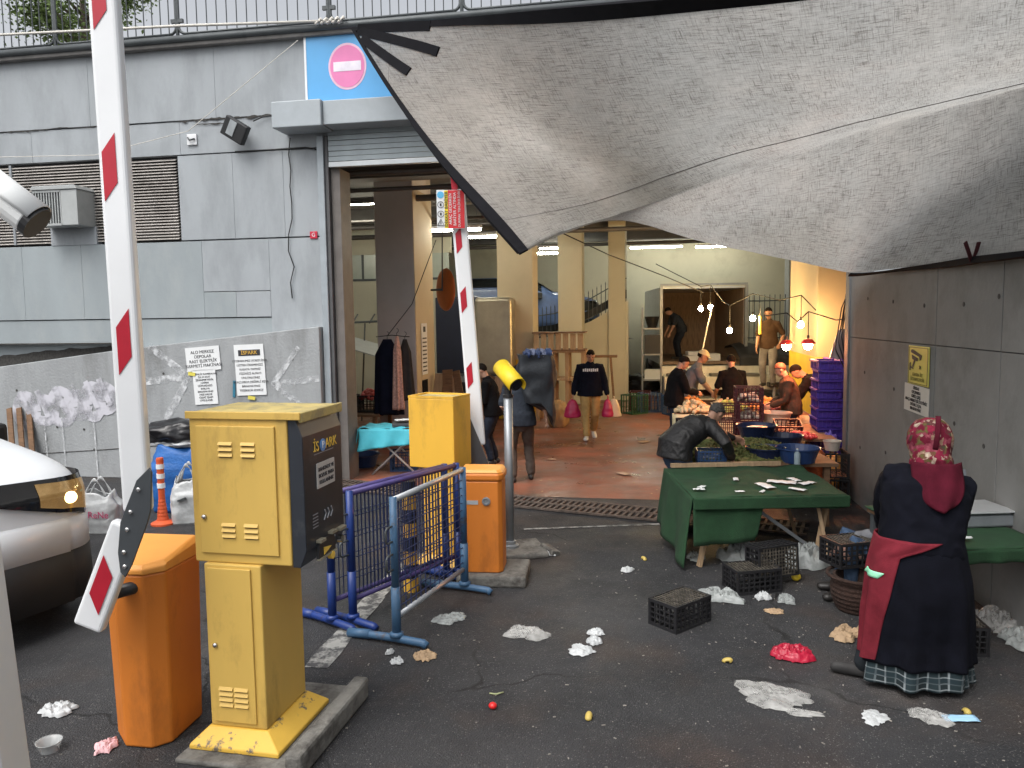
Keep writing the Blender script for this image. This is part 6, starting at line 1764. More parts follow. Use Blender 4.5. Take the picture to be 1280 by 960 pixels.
    for q in range(len(b_.v)):
        b_.v[q] = tuple(V(b_.v[q]) * k)
    body = remesh(b_, vox, "body", skin_m, r_, 2)
    # ---- eyes, brows
    for sg_ in (-1, 1):
        e_ = B().ball((0, 0, 0), (0.014, 0.006, 0.007), 8, 6)
        e_.v = [tuple((hc + hx * (sg_ * 0.032 + v[0]) + hf * (0.0795 + v[1]) + hup * (0.006 + v[2])) * k) for v in e_.v]
        e_.build("eye", M("eye_dark", (0.04, 0.03, 0.025), 0.2), r_, smooth=True)
    m_ = B().ball((0, 0, 0), (0.024, 0.006, 0.004), 8, 6)
    m_.v = [tuple((hc + hx * v[0] + hf * (0.088 + v[1]) + hup * (-0.056 + v[2])) * k) for v in m_.v]
    m_.build("mouth", M("lip_dark", (0.24, 0.09, 0.07), 0.5), r_, smooth=True)
    # ---- hair or cap
    def shell(rx, ry, rz2, keep, mat, name, off=V((0, 0, 0)), th=0.012):
        q = B().ball((0, 0, 0), (rx, ry, rz2), 28, 20)
        kp = [keep(V(v)) for v in q.v]
        q.f = [f_ for f_ in q.f if all(kp[i] for i in f_)]
        base = hc + hup * 0.025 - hf * 0.01
        q.v = [tuple((base + hx * (v[0] + off.x) + hf * (v[1] + off.y) + hup * (v[2] + off.z)) * k) for v in q.v]
        return q.build(name, mat, r_, smooth=True, solid=th * k)
    if hair in ('short', 'grey'):
        shell(0.0795, 0.0985, 0.0965, lambda v: v.z > -0.062 + 0.75 * max(0, v.y + 0.03) + (0.02 if abs(v.x) > 0.06 and v.y > -0.02 else 0), hairm, "hair", th=0.004)
    elif hair == 'cap':
        shell(0.083, 0.102, 0.098, lambda v: v.z > -0.055 and v.y < -0.01, hairm, "hair")
        capm = M("pale_yellow_cap", (0.68, 0.60, 0.36), 0.85, var=0.12)
        shell(0.090, 0.110, 0.108, lambda v: v.z > 0.012, capm, "cap", th=0.008)
        q = B().grid(lambda u, v: ((u - 0.5) * 0.15 * (1 - 0.3 * v * abs(2 * u - 1)), 0.085 + 0.085 * v * (1 - 0.35 * (2 * u - 1) ** 2), 0.014 - 0.02 * v), 10, 5)
        base = hc + hup * 0.025 - hf * 0.01
        q.v = [tuple((base + hx * v[0] + hf * v[1] + hup * v[2]) * k) for v in q.v]
        q.build("cap_peak", capm, r_, smooth=True, solid=0.006)
    # ---- top
    if top:
        t_ = B()
        bk = bulk
        hemp = pel - V((0, 0, 0.09))
        loft(t_, [hemp, pel + dirv(0.3) * 0.05, s1, s2, s3 - up * 0.05, s3 + up * 0.005], [(0.212 * bl_ + bk, 0.150 * bl_ + bk), (0.205 * bl_ + bk, 0.150 * bl_ + bk), (0.175 * bl_ + bk, 0.135 * bl_ + bk), (0.18 * bl_ + bk, 0.135 * bl_ + bk), (0.145 + bk, 0.10 + bk), (0.082, 0.075)], X, 20, 0.05)
        for i, sg_ in ((0, -1), (1, 1)):
            P_ = [sh[i] - X * sg_ * 0.07, sh[i], sh[i].lerp(el[i], 0.5), el[i]]
            R_ = [0.07 + bk * 0.5, 0.075 + bk * 0.5, 0.068 + bk * 0.4, 0.060 + bk * 0.3]
            if sleeve == 'long':
                P_ += [el[i].lerp(wr_[i], 0.5), el[i].lerp(wr_[i], 0.93)]
                R_ += [0.052 + bk * 0.3, 0.042 + bk * 0.2]
            else:
                P_, R_ = P_[:3] + [sh[i].lerp(el[i], 0.85)], R_[:3] + [0.066]
            loft(t_, P_, R_, V((0, 0.3, 1)), 14)
        if sleeve == 'long' or True:
            loft(t_, [s3 - up * 0.04, s3 + (neck1 - s3) * 0.35], [0.085, 0.070], X, 14)
        t_.v = [tuple(V(v) * k) for v in t_.v]
        remesh(t_, vox * 1.15, topname, top, r_, 3, 0.012 * k, 8.0, H * 10 + loc[0])
    # ---- trousers and shoes
    if bot:
        t_ = B()
        loft(t_, [pel + dirv(0.3) * 0.06, pel - V((0, 0, 0.04)), pel - V((0, 0, 0.10))], [(0.16 * bl_, 0.12 * bl_), (0.165 * bl_, 0.125 * bl_), (0.14, 0.11)], X, 18)
        for i in (0, 1):
            loft(t_, [hip[i] + V((0, 0, 0.03)), hip[i].lerp(kn[i], 0.3), kn[i], kn[i].lerp(an[i], 0.4), an[i] + (kn[i] - an[i]).normalized() * 0.015], [0.10 * bl_, 0.096 * bl_, 0.075, 0.070, 0.062], X, 14)
        t_.v = [tuple(V(v) * k) for v in t_.v]
        remesh(t_, vox * 1.15, botname, bot, r_, 3, 0.012 * k, 9.0, H * 7 + loc[1])
    if shoes:
        for i in (0, 1):
            t_ = B()
            a_ = an[i]
            dn = V((0, 0, -1))
            loft(t_, [a_ - fd[i] * 0.055 + dn * 0.042, a_ + fd[i] * 0.02 + dn * 0.042, a_ + fd[i] * 0.12 + dn * 0.046, a_ + fd[i] * 0.19 + dn * 0.050], [(0.037, 0.042), (0.044, 0.042), (0.052, 0.038), (0.042, 0.033)], X, 14)
            loft(t_, [a_ + dn * 0.03, a_ + V((0, 0, 0.03))], [0.045, 0.044], X, 12)
            t_.v = [tuple(V(v) * k) for v in t_.v]
            remesh(t_, 0.008, "shoe", shoes, r_, 3)
    return dict(root=r_, hc=hc * k, hf=hf, hup=hup, hx=hx, s3=s3 * k, s2=s2 * k, s1=s1 * k, pel=pel * k, up=up, X=X, k=k, wr=[w * k for w in wr_], el=[e * k for e in el], kn=[q * k for q in kn])
shoe_blk = M("black_shoe_leather", (0.02, 0.018, 0.017), 0.45, var=0.2)
shoe_wht = M("white_trainer", (0.62, 0.60, 0.58), 0.5, var=0.08)
navy = cloth_mat("navy_sweater_cloth", (0.007, 0.009, 0.018))
blackc = cloth_mat("black_cotton", (0.007, 0.007, 0.008))
khaki = cloth_mat("khaki_cotton", (0.42, 0.29, 0.12))
jeans = cloth_mat("blue_denim", (0.05, 0.08, 0.135), 0.3)
dk_jeans = cloth_mat("dark_denim", (0.020, 0.025, 0.038), 0.25)
greyc = cloth_mat("grey_knit", (0.17, 0.175, 0.19))
slate = cloth_mat("dark_slate_shirt", (0.032, 0.038, 0.05))
brownp = cloth_mat("grey_brown_trousers", (0.085, 0.068, 0.058))
brownj = cloth_mat("brown_work_jacket", (0.06, 0.038, 0.026))
leather = M("black_leather", (0.011, 0.011, 0.012), 0.52, var=0.25, scale=7, bump=0.3, bscale=40)

# walking man with bags
w1 = person("man in a navy sweatshirt and khaki trousers walking with plastic bags", ground(738, 548), R(176), 1.70, lean=4, head=(24, 6), hands=((-0.33, 0.06, 0.84), (0.33, 0.06, 0.84)),
            feet=((-0.07, -0.24, 0.05, -0.5), (0.08, 0.20)), top=navy, bot=khaki, shoes=shoe_wht, bulk=0.018, topname="sweatshirt", curl=1.5, vox=0.010, build=1.08)
rt_ = w1['root']
sp_ = w1['s2'].lerp(w1['s3'], 0.30) + Vector((0, 0.178, 0))
for q_ in range(8):
    B().obox((sp_.x + 0.125 - 0.036 * q_, sp_.y - 0.002, sp_.z + 0.004 * (q_ % 2)), (0.027, 0.012, 0.055 if q_ % 3 else 0.048)).build("chest_print", paper, rt_)
def held_bag(p, w_, d_, h_, mat, label, seed, top_w=0.1):
    r_ = empty("carrier_bag", p, 0, label, "bag")
    def fn(u, v):
        a_ = 2 * PI * u
        kk = (1 - v) ** 0.5 * 0.9 + 0.12 if v > 0.05 else 0.8 + 3.6 * v
        x, y = math.cos(a_) * w_ / 2 * kk, math.sin(a_) * d_ / 2 * kk
        n_ = 0.10 * mnoise.noise(Vector((x * 9 + seed, y * 9, v * 5))) + 0.05 * math.sin(7 * a_ + seed) * v
        return (x * (1 + n_), y * (1 + n_), -h_ + v * h_)
    b_ = B().grid(fn, 36, 20)
    b_.add([fn(i / 36, 0) for i in range(36)], [tuple(range(35, -1, -1))])
    b_.build("sack", mat, r_, smooth=True, fix=False)
    B().tube([(0, 0, -0.03), (0.01, 0, 0.03), (0.0, 0.0, 0.05)], 0.012, 6).build("handle", mat, r_, smooth=True)
    return r_
mw = rt_.matrix_basis
hl = mw @ (w1['wr'][0]) + Vector((0, 0, -0.06))
hr = mw @ (w1['wr'][1]) + Vector((0, 0, -0.06))
held_bag(hr + Vector((-0.02, -0.02, -0.02)), 0.34, 0.24, 0.34, pink_pl, "magenta plastic bag held on its own in the walking man's hand", 3)
held_bag(hl + Vector((0.0, -0.04, -0.02)), 0.24, 0.2, 0.33, pink_pl, "magenta plastic bag held together with a white one", 5)
held_bag(hl + Vector((0.12, 0.02, -0.02)), 0.30, 0.22, 0.34, M("yellowish_white_bag", (0.62, 0.55, 0.38), 0.4, var=0.1), "whitish plastic bag held together with a magenta one", 8)

# porter with a tall load on his back
person("porter in a dark shirt and grey brown trousers carrying a tall dark load", ground(652, 602), R(8), 1.68, lean=20, pelvis=(0, 0, 0.92), head=(30, 10), hands=((-0.16, 0.22, 1.02), (0.36, -0.08, 0.95)),
       feet=((-0.13, -0.04), (0.16, 0.12)), top=slate, bot=brownp, shoes=shoe_blk, sleeve='short', topname="shirt", vox=0.010, bulk=0.015)
ld = empty("load_sack", ground(652, 602) + Vector((0.20, -0.02, 1.02)), R(4), "tall dark sack load with a striped blue bundle on top, on the porter's back", "load")
def sackfn(u, v):
    a_ = 2 * PI * u
    kx = 0.27 * (1 - 0.25 * (1 - v) ** 2) * (1 - 0.12 * max(0, v - 0.8) * 5)
    n_ = 0.22 * mnoise.noise(Vector((math.cos(a_) * 2, math.sin(a_) * 2, v * 4)))
    return (sgp(math.cos(a_), 0.55) * kx * (1 + n_) + 0.06 * (1 - v), sgp(math.sin(a_), 0.55) * 0.20 * (1 + n_), 0.10 + 0.66 * v - 0.38 * (1 - v) ** 2 * max(0, math.cos(a_)) + 0.05 * n_)
sb = B().grid(sackfn, 36, 24)
sb.add([sackfn(i / 36, 1) for i in range(36)], [tuple(range(36))])
sb.add([sackfn(i / 36, 0) for i in range(36)], [tuple(range(35, -1, -1))])
sb.build("sack", M("dark_sack_cloth", (0.016, 0.02, 0.026), 0.7, var=0.3, scale=5, bump=0.3, bscale=30), ld, smooth=True, fix=False)
for i in range(5):
    crumple(B(), (-0.10 + 0.07 * i, -0.05 + 0.03 * (i % 2), 0.71), (0.06, 0.15, 0.07), i + 2, 0.25).build("bundle", (M("bundle_blue", (0.02, 0.04, 0.11), 0.6), M("bundle_pale", (0.12, 0.14, 0.22), 0.6))[i % 2], ld, smooth=True, fix=False)
for i in range(0):
    B().tube([(-0.24, -0.20, 0.12 + 0.2 * i), (0, -0.235, 0.10 + 0.2 * i), (0.24, -0.20, 0.13 + 0.2 * i)], 0.012, 6).build("strap", M("bundle_blue", (0, 0, 0)), ld, smooth=True)

# man holding papers, beside the porter
m2p = person("man in a black coat holding folded papers beside the far boom arm", ground(618, 580), R(80), 1.62, lean=14, head=(25, 0), hands=((-0.10, 0.34, 1.0), (0.12, 0.33, 1.02)), top=blackc, bot=dk_jeans, shoes=shoe_blk, vox=0.010, bulk=0.012, topname="coat")
tag(B().obox((0, 0, 0), (0.24, 0.16, 0.015), (R(10), R(15), 0)).build("folded_paper", paper, loc=m2p['root'].matrix_basis @ Vector((0.0, 0.42, 0.96))), "white folded papers in the black coated man's hands", "paper")

# man in black at the stall, looking down at his hands
person("man in a black hooded jacket standing at the stall looking at his hands", ground(842, 566), R(-82), 1.66, lean=10, head=(34, 0), hands=((-0.05, 0.40, 1.06), (0.07, 0.40, 1.06)), feet=((-0.10, 0.22), (0.12, -0.20)), top=blackc, bot=dk_jeans, shoes=shoe_blk, vox=0.010, bulk=0.016)
# man with a pale cap
person("man in a grey shirt and pale yellow cap reaching over the fruit stall", (3.22, 13.95, 0), R(-100), 1.70, lean=22, head=(22, -10), hands=((-0.12, 0.46, 0.86), (0.14, 0.42, 0.90)), top=greyc, bot=dk_jeans, shoes=shoe_blk, hair='cap', sleeve='short', topname="shirt", vox=0.011)
# man in black t-shirt seen from behind
person("man in a black shirt seen from behind at the fruit stall", (3.78, 13.1, 0), R(8), 1.62, lean=8, head=(18, -10), hands=((-0.22, 0.30, 0.98), (0.22, 0.30, 0.95)), top=blackc, bot=dk_jeans, shoes=shoe_blk, topname="shirt", vox=0.011, build=1.12, sleeve='short')
# man in vest standing on the platform
person("man in a dark vest standing up on the back platform among the lamps", (5.55, 16.6, 0.72), R(150), 1.72, lean=4, head=(14, 0), hands=((-0.26, 0.12, 0.95), (0.22, 0.2, 0.85)), top=brownj, bot=cloth_mat("grey_work_trousers", (0.16, 0.16, 0.17)), shoes=shoe_blk, sleeve='short', topname="vest", vox=0.012)
# vendor in brown jacket lit by the red lamps
person("vendor in a brown jacket under the red shaded lamps sorting goods", (4.30, 11.75, 0), R(82), 1.58, lean=14, head=(28, 0), hands=((-0.10, 0.36, 0.98), (0.12, 0.34, 1.0)), top=brownj, bot=dk_jeans, shoes=shoe_blk, vox=0.010, bulk=0.02, hairm=M("reddish_hair", (0.09, 0.035, 0.015), 0.6))
# stooping worker behind the purple crates
person("worker in dark clothes stooping behind the purple crate stacks", (4.95, 12.25, 0), R(70), 1.72, lean=48, pelvis=(0, -0.1, 0.90), head=(50, 0), hands=((-0.2, 0.55, 0.75), (0.2, 0.55, 0.75)), top=blackc, bot=dk_jeans, shoes=shoe_blk, vox=0.011, bulk=0.015)
# worker inside the lorry
person("worker in dark clothes bending inside the lit lorry box", (5.28 - 0.4, 22.4, 1.0), R(100), 1.68, lean=40, pelvis=(0, -0.08, 0.92), head=(45, 0), hands=((-0.15, 0.40, 0.70), (0.15, 0.40, 0.70)), top=slate, bot=dk_jeans, shoes=shoe_blk, vox=0.012, sleeve='short', topname="shirt")
# older man leaning over the herb table
person("grey haired man in a black leather jacket leaning over the herb table", (1.76, 8.12, 0), R(-66), 1.70, lean=68, pelvis=(0, -0.05, 0.90), head=(46, 10), hands=((-0.02, 0.98, 0.88), (0.34, 0.46, 0.80)), feet=((-0.12, 0.04), (0.14, -0.06)), top=leather, bot=jeans, shoes=shoe_blk, hair='grey', hairm=grey_hair, vox=0.008, bulk=0.02,
       poles=((-0.9, -0.2, -0.4), (0.9, -0.5, 0.2)), curl=0.9)
# seated person behind the woman
sp2 = person("person in a grey jumper and jeans crouched on a crate behind the woman", (3.06, 6.05, 0), R(82), 1.62, lean=-4, pelvis=(0, 0, 0.34), head=(25, 0), hands=((0.10, 0.30, 0.50), (0.48, -0.42, 0.72)), feet=((-0.14, 0.42), (0.10, 0.40)), top=greyc, bot=jeans, shoes=shoe_blk, vox=0.009, bulk=0.02, topname="jumper",
             poles=((-0.6, -0.6, -0.6), (0.6, 0.3, -0.6)))
# ---- woman in black with the flowered headscarf
WL = Vector((2.47, 4.60, 0))
wm = person("woman in a long black dress, red apron and flowered headscarf seen from behind", WL, R(-14), 1.63, lean=15, leanx=9, pelvis=(0, -0.04, 0.94), head=(26, -8), hands=((-0.13, 0.40, 0.92), (0.24, 0.42, 0.92)), feet=((-0.31, 0.0), (0.14, -0.04)), top=None, bot=None, shoes=M("dusty_black_shoe", (0.028, 0.027, 0.027), 0.8, var=0.4, scale=12), hair=None, vox=0.008,
            footdir=((-1.0, 0.25), (-0.2, 1)), build=1.15)
wr_root, k = wm['root'], wm['k']
dress = cloth_mat("black_wool_dress", (0.0045, 0.005, 0.009), 0.3)
V = Vector
d_ = B()
pel, s1, s2, s3, X = wm['pel'], wm['s1'], wm['s2'], wm['s3'], wm['X']
loft(d_, [pel + V((0, 0, -0.02)), s1, s2, s3 - V((0, 0, 0.05)), s3 + V((0, 0.0, 0.01))], [(0.245, 0.195), (0.235, 0.185), (0.25, 0.185), (0.20, 0.135), (0.10, 0.09)], X, 22)
for i, sg_ in ((0, -1), (1, 1)):
    S_ = s3 - wm['up'] * 0.085 + X * sg_ * 0.195
    loft(d_, [S_ - X * sg_ * 0.08, S_, S_.lerp(wm['el'][i], 0.5), wm['el'][i], wm['el'][i].lerp(wm['wr'][i], 0.55), wm['wr'][i]], [0.085, 0.084, 0.082, 0.076, 0.062, 0.05], V((0, 0.3, 1)), 14)
remesh(d_, 0.010, "cardigan", dress, wr_root, 4, 0.016, 6.0, 3.3)
lg = B()
for i in (0, 1):
    a0_ = wm['kn'][i]
    f_ = V(((-0.31, 0.0), (0.14, -0.04))[i] + (0.085,)) * k
    loft(lg, [a0_, a0_.lerp(f_, 0.5), f_ + V((0, 0, 0.01))], [0.075, 0.068, 0.058], X, 14)
remesh(lg, 0.010, "stockings", M("dark_stocking", (0.02, 0.024, 0.028), 0.95, spec=0.1), wr_root, 2, 0.006, 9.0, 2.0)
# skirt: hanging folds
def skirt(u, v, r_add=0.0, z_top=0.90, z_bot=0.17):
    a_ = 2 * PI * u
    z_ = z_top + (z_bot - z_top) * v
    fold_ = 0.020 * v * math.sin(7 * a_ + 1.3) + 0.012 * v * math.sin(13 * a_) + 0.008 * mnoise.noise(V((math.cos(a_) * 3, math.sin(a_) * 3, v * 4)))
    rx, ry = 0.238 + 0.042 * math.sin(PI * 0.5 * min(1, v * 2.2)) + 0.035 * v, 0.175 + 0.04 * math.sin(PI * min(1, v * 1.3)) + 0.02 * v
    return (math.cos(a_) * (rx + fold_ + r_add), math.sin(a_) * (ry + fold_ + r_add) - 0.045 + 0.01 * v, z_)
B().grid(skirt, 80, 40).build("skirt", dress, wr_root, smooth=True, fix=False, solid=0.006)
plaid = bpy.data.materials.new("dark_green_plaid")
plaid.use_nodes = True
def mk_plaid():
    nt = plaid.node_tree
    b_ = nt.nodes["Principled BSDF"]
    b_.inputs["Roughness"].default_value = 0.9
    N, L = nt.nodes.new, nt.links.new
    uv = N("ShaderNodeTexCoord").outputs["UV"]
    sp = N("ShaderNodeSeparateXYZ")
    L(uv, sp.inputs[0])
    prev = None
    col = (0.006, 0.014, 0.017)
    for ax, per, lo, c2 in ((0, 1.0, 0.82, (0.34, 0.38, 0.40)), (1, 1.0, 0.80, (0.34, 0.38, 0.40)), (0, 2.0, 0.5, (0.012, 0.028, 0.034)), (1, 2.0, 0.5, (0.008, 0.022, 0.03))):
        m1_ = N("ShaderNodeMath")
        m1_.operation = 'MODULO'
        L(sp.outputs[ax], m1_.inputs[0])
        m1_.inputs[1].default_value = per
        m2_ = N("ShaderNodeMath")
        m2_.operation = 'GREATER_THAN'
        m2_.inputs[1].default_value = lo * per
        L(m1_.outputs[0], m2_.inputs[0])
        m3_ = N("ShaderNodeMath")
        m3_.operation = 'MULTIPLY'
        m3_.inputs[1].default_value = 0.55
        L(m2_.outputs[0], m3_.inputs[0])
        mm = N("ShaderNodeMix")
        mm.data_type = 'RGBA'
        L(m3_.outputs[0], mm.inputs[0])
        if prev is None: mm.inputs[6].default_value = (*col, 1)
        else: L(prev, mm.inputs[6])
        mm.inputs[7].default_value = (*c2, 1)
        prev = mm.outputs[2]
    L(prev, b_.inputs["Base Color"])
mk_plaid()
po = B().grid(lambda u, v: skirt(u, 0.86 + 0.14 * v, -0.012 + 0.015 * math.sin(9 * 2 * PI * u) * v, 0.90, 0.045), 90, 10).build("plaid_underskirt", plaid, wr_root, smooth=True, fix=False, solid=0.004)
def uvgrid(o, nu, nv, su, sv):
    ul = o.data.uv_layers.new(name="UVMap")
    li = np.empty(len(o.data.loops), dtype=np.int32)
    o.data.loops.foreach_get("vertex_index", li)
    ul.data.foreach_set("uv", np.stack([(li % (nu + 1)) / nu * su, (li // (nu + 1)) / nv * sv], 1).astype(np.float32).ravel())
uvgrid(po, 90, 10, 30, 3.3)
# apron: red side panel wrapped round her left hip, wide at the waist and narrowing towards the back
apr = cloth_mat("red_apron_cloth", (0.155, 0.018, 0.028), 0.25)
def apron(u, v):
    # u: from the front-left round to the back
    zt_ = 0.985 - 0.12 * max(0, u - 0.55) / 0.45
    a0, a1 = 0.40, (0.80 - 1.1 * v if v < 0.13 else 0.657 - 0.065 * (v - 0.13))
    a_ = a0 + (a1 - a0) * u
    p = skirt(a_, min(1, v * 1.02), 0.014 + 0.006 * math.sin(u * 18), 0.95, 0.19)
    return p
B().grid(apron, 26, 44).build("apron", apr, wr_root, smooth=True, fix=False, solid=0.005)
B().grid(lambda u, v: skirt(0.515 + 0.10 * u - 0.02 * v, 0.27 + 0.05 * v, 0.026, 0.95, 0.19), 8, 3).build("apron_ribbon", M("mint_ribbon", (0.25, 0.62, 0.40), 0.7), wr_root, smooth=True, fix=False, solid=0.003)
# headscarf
hc, hf, hup, hx = wm['hc'], wm['hf'], wm['hup'], wm['hx']
flor = bpy.data.materials.new("flowered_scarf")
flor.use_nodes = True
def mk_flor():
    nt = flor.node_tree
    b_ = nt.nodes["Principled BSDF"]
    b_.inputs["Roughness"].default_value = 0.95
    b_.inputs["Specular IOR Level"].default_value = 0.1
    N, L = nt.nodes.new, nt.links.new
    tc = N("ShaderNodeTexCoord").outputs["Object"]
    def rampn(src, stops):
        r_ = N("ShaderNodeValToRGB")
        el_ = r_.color_ramp.elements
        el_[0].position, el_[0].color = stops[0][0], (*stops[0][1], 1)
        el_[1].position, el_[1].color = stops[-1][0], (*stops[-1][1], 1)
        for p, c in stops[1:-1]:
            e_ = el_.new(p)
            e_.color = (*c, 1)
        r_.color_ramp.interpolation = 'CONSTANT'
        L(src, r_.inputs[0])
        return r_.outputs[0]
    n_ = N("ShaderNodeTexNoise")
    n_.inputs["Scale"].default_value = 30
    n_.inputs["Detail"].default_value = 3
    L(tc, n_.inputs["Vector"])
    mp = N("ShaderNodeMix")
    mp.data_type = 'RGBA'
    mp.inputs[0].default_value = 0.06
    L(tc, mp.inputs[6])
    L(n_.outputs["Color"], mp.inputs[7])
    vo = N("ShaderNodeTexVoronoi")
    vo.inputs["Scale"].default_value = 30
    L(mp.outputs[2], vo.inputs["Vector"])
    sp = N("ShaderNodeSeparateColor")
    L(vo.outputs["Color"], sp.inputs[0])
    c1 = rampn(sp.outputs[0], [(0.0, (0.10, 0.010, 0.02)), (0.20, (0.30, 0.24, 0.15)), (0.34, (0.20, 0.018, 0.04)), (0.46, (0.05, 0.05, 0.03)), (0.60, (0.42, 0.36, 0.27)), (0.70, (0.09, 0.085, 0.03)), (0.84, (0.24, 0.06, 0.08)), (1.0, (0.05, 0.05, 0.05))])
    mx = N("ShaderNodeMix")
    mx.data_type = 'RGBA'
    r2 = N("ShaderNodeMapRange")
    r2.inputs["From Min"].default_value = 0.25
    r2.inputs["From Max"].default_value = 0.5
    r2.inputs["To Max"].default_value = 0.5
    L(vo.outputs["Distance"], r2.inputs["Value"])
    L(r2.outputs[0], mx.inputs[0])
    L(c1, mx.inputs[6])
    mx.inputs[7].default_value = (0.12, 0.012, 0.03, 1)
    L(mx.outputs[2], b_.inputs["Base Color"])
mk_flor()
maroon = cloth_mat("maroon_scarf_cloth", (0.070, 0.007, 0.016), 0.25)
h_ = B()
q = B().ball((0, 0, 0), (0.130, 0.148, 0.140), 20, 14)
h_.add([hc + hx * v[0] + hf * (v[1] - 0.02) + hup * (v[2] + 0.015) for v in q.v], q.f)
loft(h_, [hc - hup * 0.02 - hf * 0.03, hc - hup * 0.12 - hf * 0.035, s3 + V((0, -0.03, 0.04))], [(0.115, 0.125), (0.11, 0.11), (0.125, 0.10)], hx, 16)
remesh(h_, 0.008, "headscarf", flor, wr_root, 3, 0.008, 14.0, 1.0)
def tail(u, v):
    w_ = 0.28 * math.sqrt(max(0.04, 1 - max(0, (v - 0.35) / 0.65) ** 2.4 * 0.9))
    x = (u - 0.5) * w_
    z_ = s3.z + 0.055 - 0.25 * v - 0.02 * (1 - (2 * u - 1) ** 2) * v
    y_ = s3.y - 0.185 - 0.090 * min(1, v * 1.1) + 0.09 * (2 * u - 1) ** 2 * (1 - 0.5 * v) + 0.006 * math.sin(u * 14 + 3 * v)
    return (x + s3.x + 0.01, y_, z_)
B().grid(tail, 24, 18).build("scarf_tail", maroon, wr_root, smooth=True, fix=False, solid=0.005)
B().grid(lambda u, v: tuple(hc + hx * (0.045 + 0.03 * (v - 0.5) - 0.03 * u) + hf * (-0.02 - 0.155 * math.sin(0.3 + 2.0 * u)) + hup * (0.015 + 0.147 * math.cos(0.3 + 2.0 * u))), 20, 3).build("scarf_band", maroon, wr_root, smooth=True, fix=False, solid=0.004)

# ================================================================== inside the hall
def pillar(s0, s1, d0, d1, label, front, band=None, zt_=4.6, side=None):
    p = empty("pillar", F(s0, d0, 0), FA, label, "pillar")
    B().box(0, s1 - s0, 0, d1 - d0, 0.004, zt_ + 0.39).build("shaft", front, p, bevel=0.012)
    if band:
        B().box(-0.004, s1 - s0 + 0.004, -0.004, d1 - d0 + 0.004, 0.005, band).build("painted_band", yellow_band, p, bevel=0.012)
    if side:
        B().box(s1 - s0 - 0.002, s1 - s0 + 0.006, 0.006, d1 - d0 - 0.006, 0.4, zt_).build("painted_side", side, p)
    return p
def FS(x, y):                                            # world -> along, into
    q = FM.inverted() @ Vector((x, y, 0))
    return q.x, q.y
s_, d_ = FS(-2.43, 14.0)
pillar(s_, s_ + 0.72, d_, d_ + 1.2, "thick taupe pillar with a beige flank behind the gateway", taupe, side=beige)
SP1, DP1 = s_, d_
s_, d_ = FS(-0.30, 17.2)
pillar(s_, s_ + 0.80, d_, d_ + 0.8, "beige pillar with a yellow painted foot behind the porter", beige, band=1.35)
s_, d_ = FS(1.22, 20.0)
pillar(s_, s_ + 0.62, d_, d_ + 0.8, "slim cream pillar standing before the ramp fence", cream)
s_, d_ = FS(2.62, 20.8)
pillar(s_, s_ + 0.45, d_, d_ + 1.6, "cream pillar at the upper end of the ramp wall", cream)
s_, d_ = FS(5.15, 13.0)
pillar(s_, s_ + 1.6, d_, d_ + 2.5, "broad beige pier with a yellow foot beside the lamps", beige, band=1.55)
s_, d_ = FS(9.0, 24.5)
pillar(s_ - 0.2, s_ + 0.5, d_, d_ + 0.8, "pale grey pillar far behind the string of bulbs", M("pale_grey_pillar", (0.42, 0.44, 0.46), 0.7))
# ramp with sloping parapet wall and iron fence
rmp = empty("ramp_wall", F(*FS(0.2, 21.3)), FA, "cream sloping ramp wall rising behind the slim pillar", "wall")
B().prism([(-1.0, 0.0), (3.0, 0.0), (3.0, 2.7), (2.0, 2.15), (1.0, 1.75), (-1.0, 1.5)], 0.0, 0.2).build("parapet", cream, rmp)
fn_ = empty("iron_fence", F(*FS(0.2, 21.3)), FA, "black iron fence with spiked bars on the sloping ramp wall", "fence")
fb = B().tube([(0, 0, 0), (0, 0, 0.78)], 0.012, 5).tube([(0, 0, 0.78), (0, 0, 0.86)], [0.018, 0.001], 5).mesh("bar", dark_steel)
def zr(x): return 1.5 + 0.125 * (x + 1) if x < 1 else (1.75 + 0.4 * (x - 1) if x < 2 else 2.15 + 0.55 * (x - 2))
for i in range(34):
    x = -0.95 + 0.115 * i
    inst("bar", fb, fn_, (x, 0.1, zr(x)))
for h_ in (0.10, 0.62):
    B().tube([(x, 0.1, zr(x) + h_) for x in (-0.98, 0.0, 1.0, 1.5, 2.0, 2.5, 2.95)], 0.016, 6).build("rail", dark_steel, fn_)
B().grid(lambda u, v: ((-0.95 + 3.9 * u), 0.16, zr(-0.95 + 3.9 * u) + 0.10 + 0.22 * v), 20, 2).build("plate", black_pl, fn_, solid=0.01)
# upper parking deck with a blue van on it
tag(B().add([F(*FS(-6, 22.5), 1.6), F(*FS(3.6, 22.5), 1.6), F(*FS(3.6, 27), 1.6), F(*FS(-6, 27), 1.6)], [(0, 1, 2, 3)]).build("parking_deck", ceil_m), kind="structure")
make_van(F(*FS(2.6, 23.9), 1.6), R(4), M("van_blue_paint", (0.10, 0.16, 0.34), 0.3, coat=0.5), "blue van parked on the upper deck behind the ramp fence", lit=False)
# far fence right, on a low cream wall
fw = empty("iron_fence", F(*FS(6.2, 25.5)), FA, "tall black iron fence at the back behind the dangling bulbs", "fence")
fb2 = B().tube([(0, 0, 0), (0, 0, 1.5)], 0.014, 5).mesh("bar", dark_steel)
for i in range(30):
    inst("bar", fb2, fw, (0.16 * i, 0, 1.4))
for z_ in (1.5, 2.7):
    B().tube([(-0.1, 0, z_), (4.8, 0, z_)], 0.02, 6).build("rail", dark_steel, fw)
B().box(-0.2, 4.9, -0.1, 0.1, 0, 1.4).build("low_wall", cream, fw)
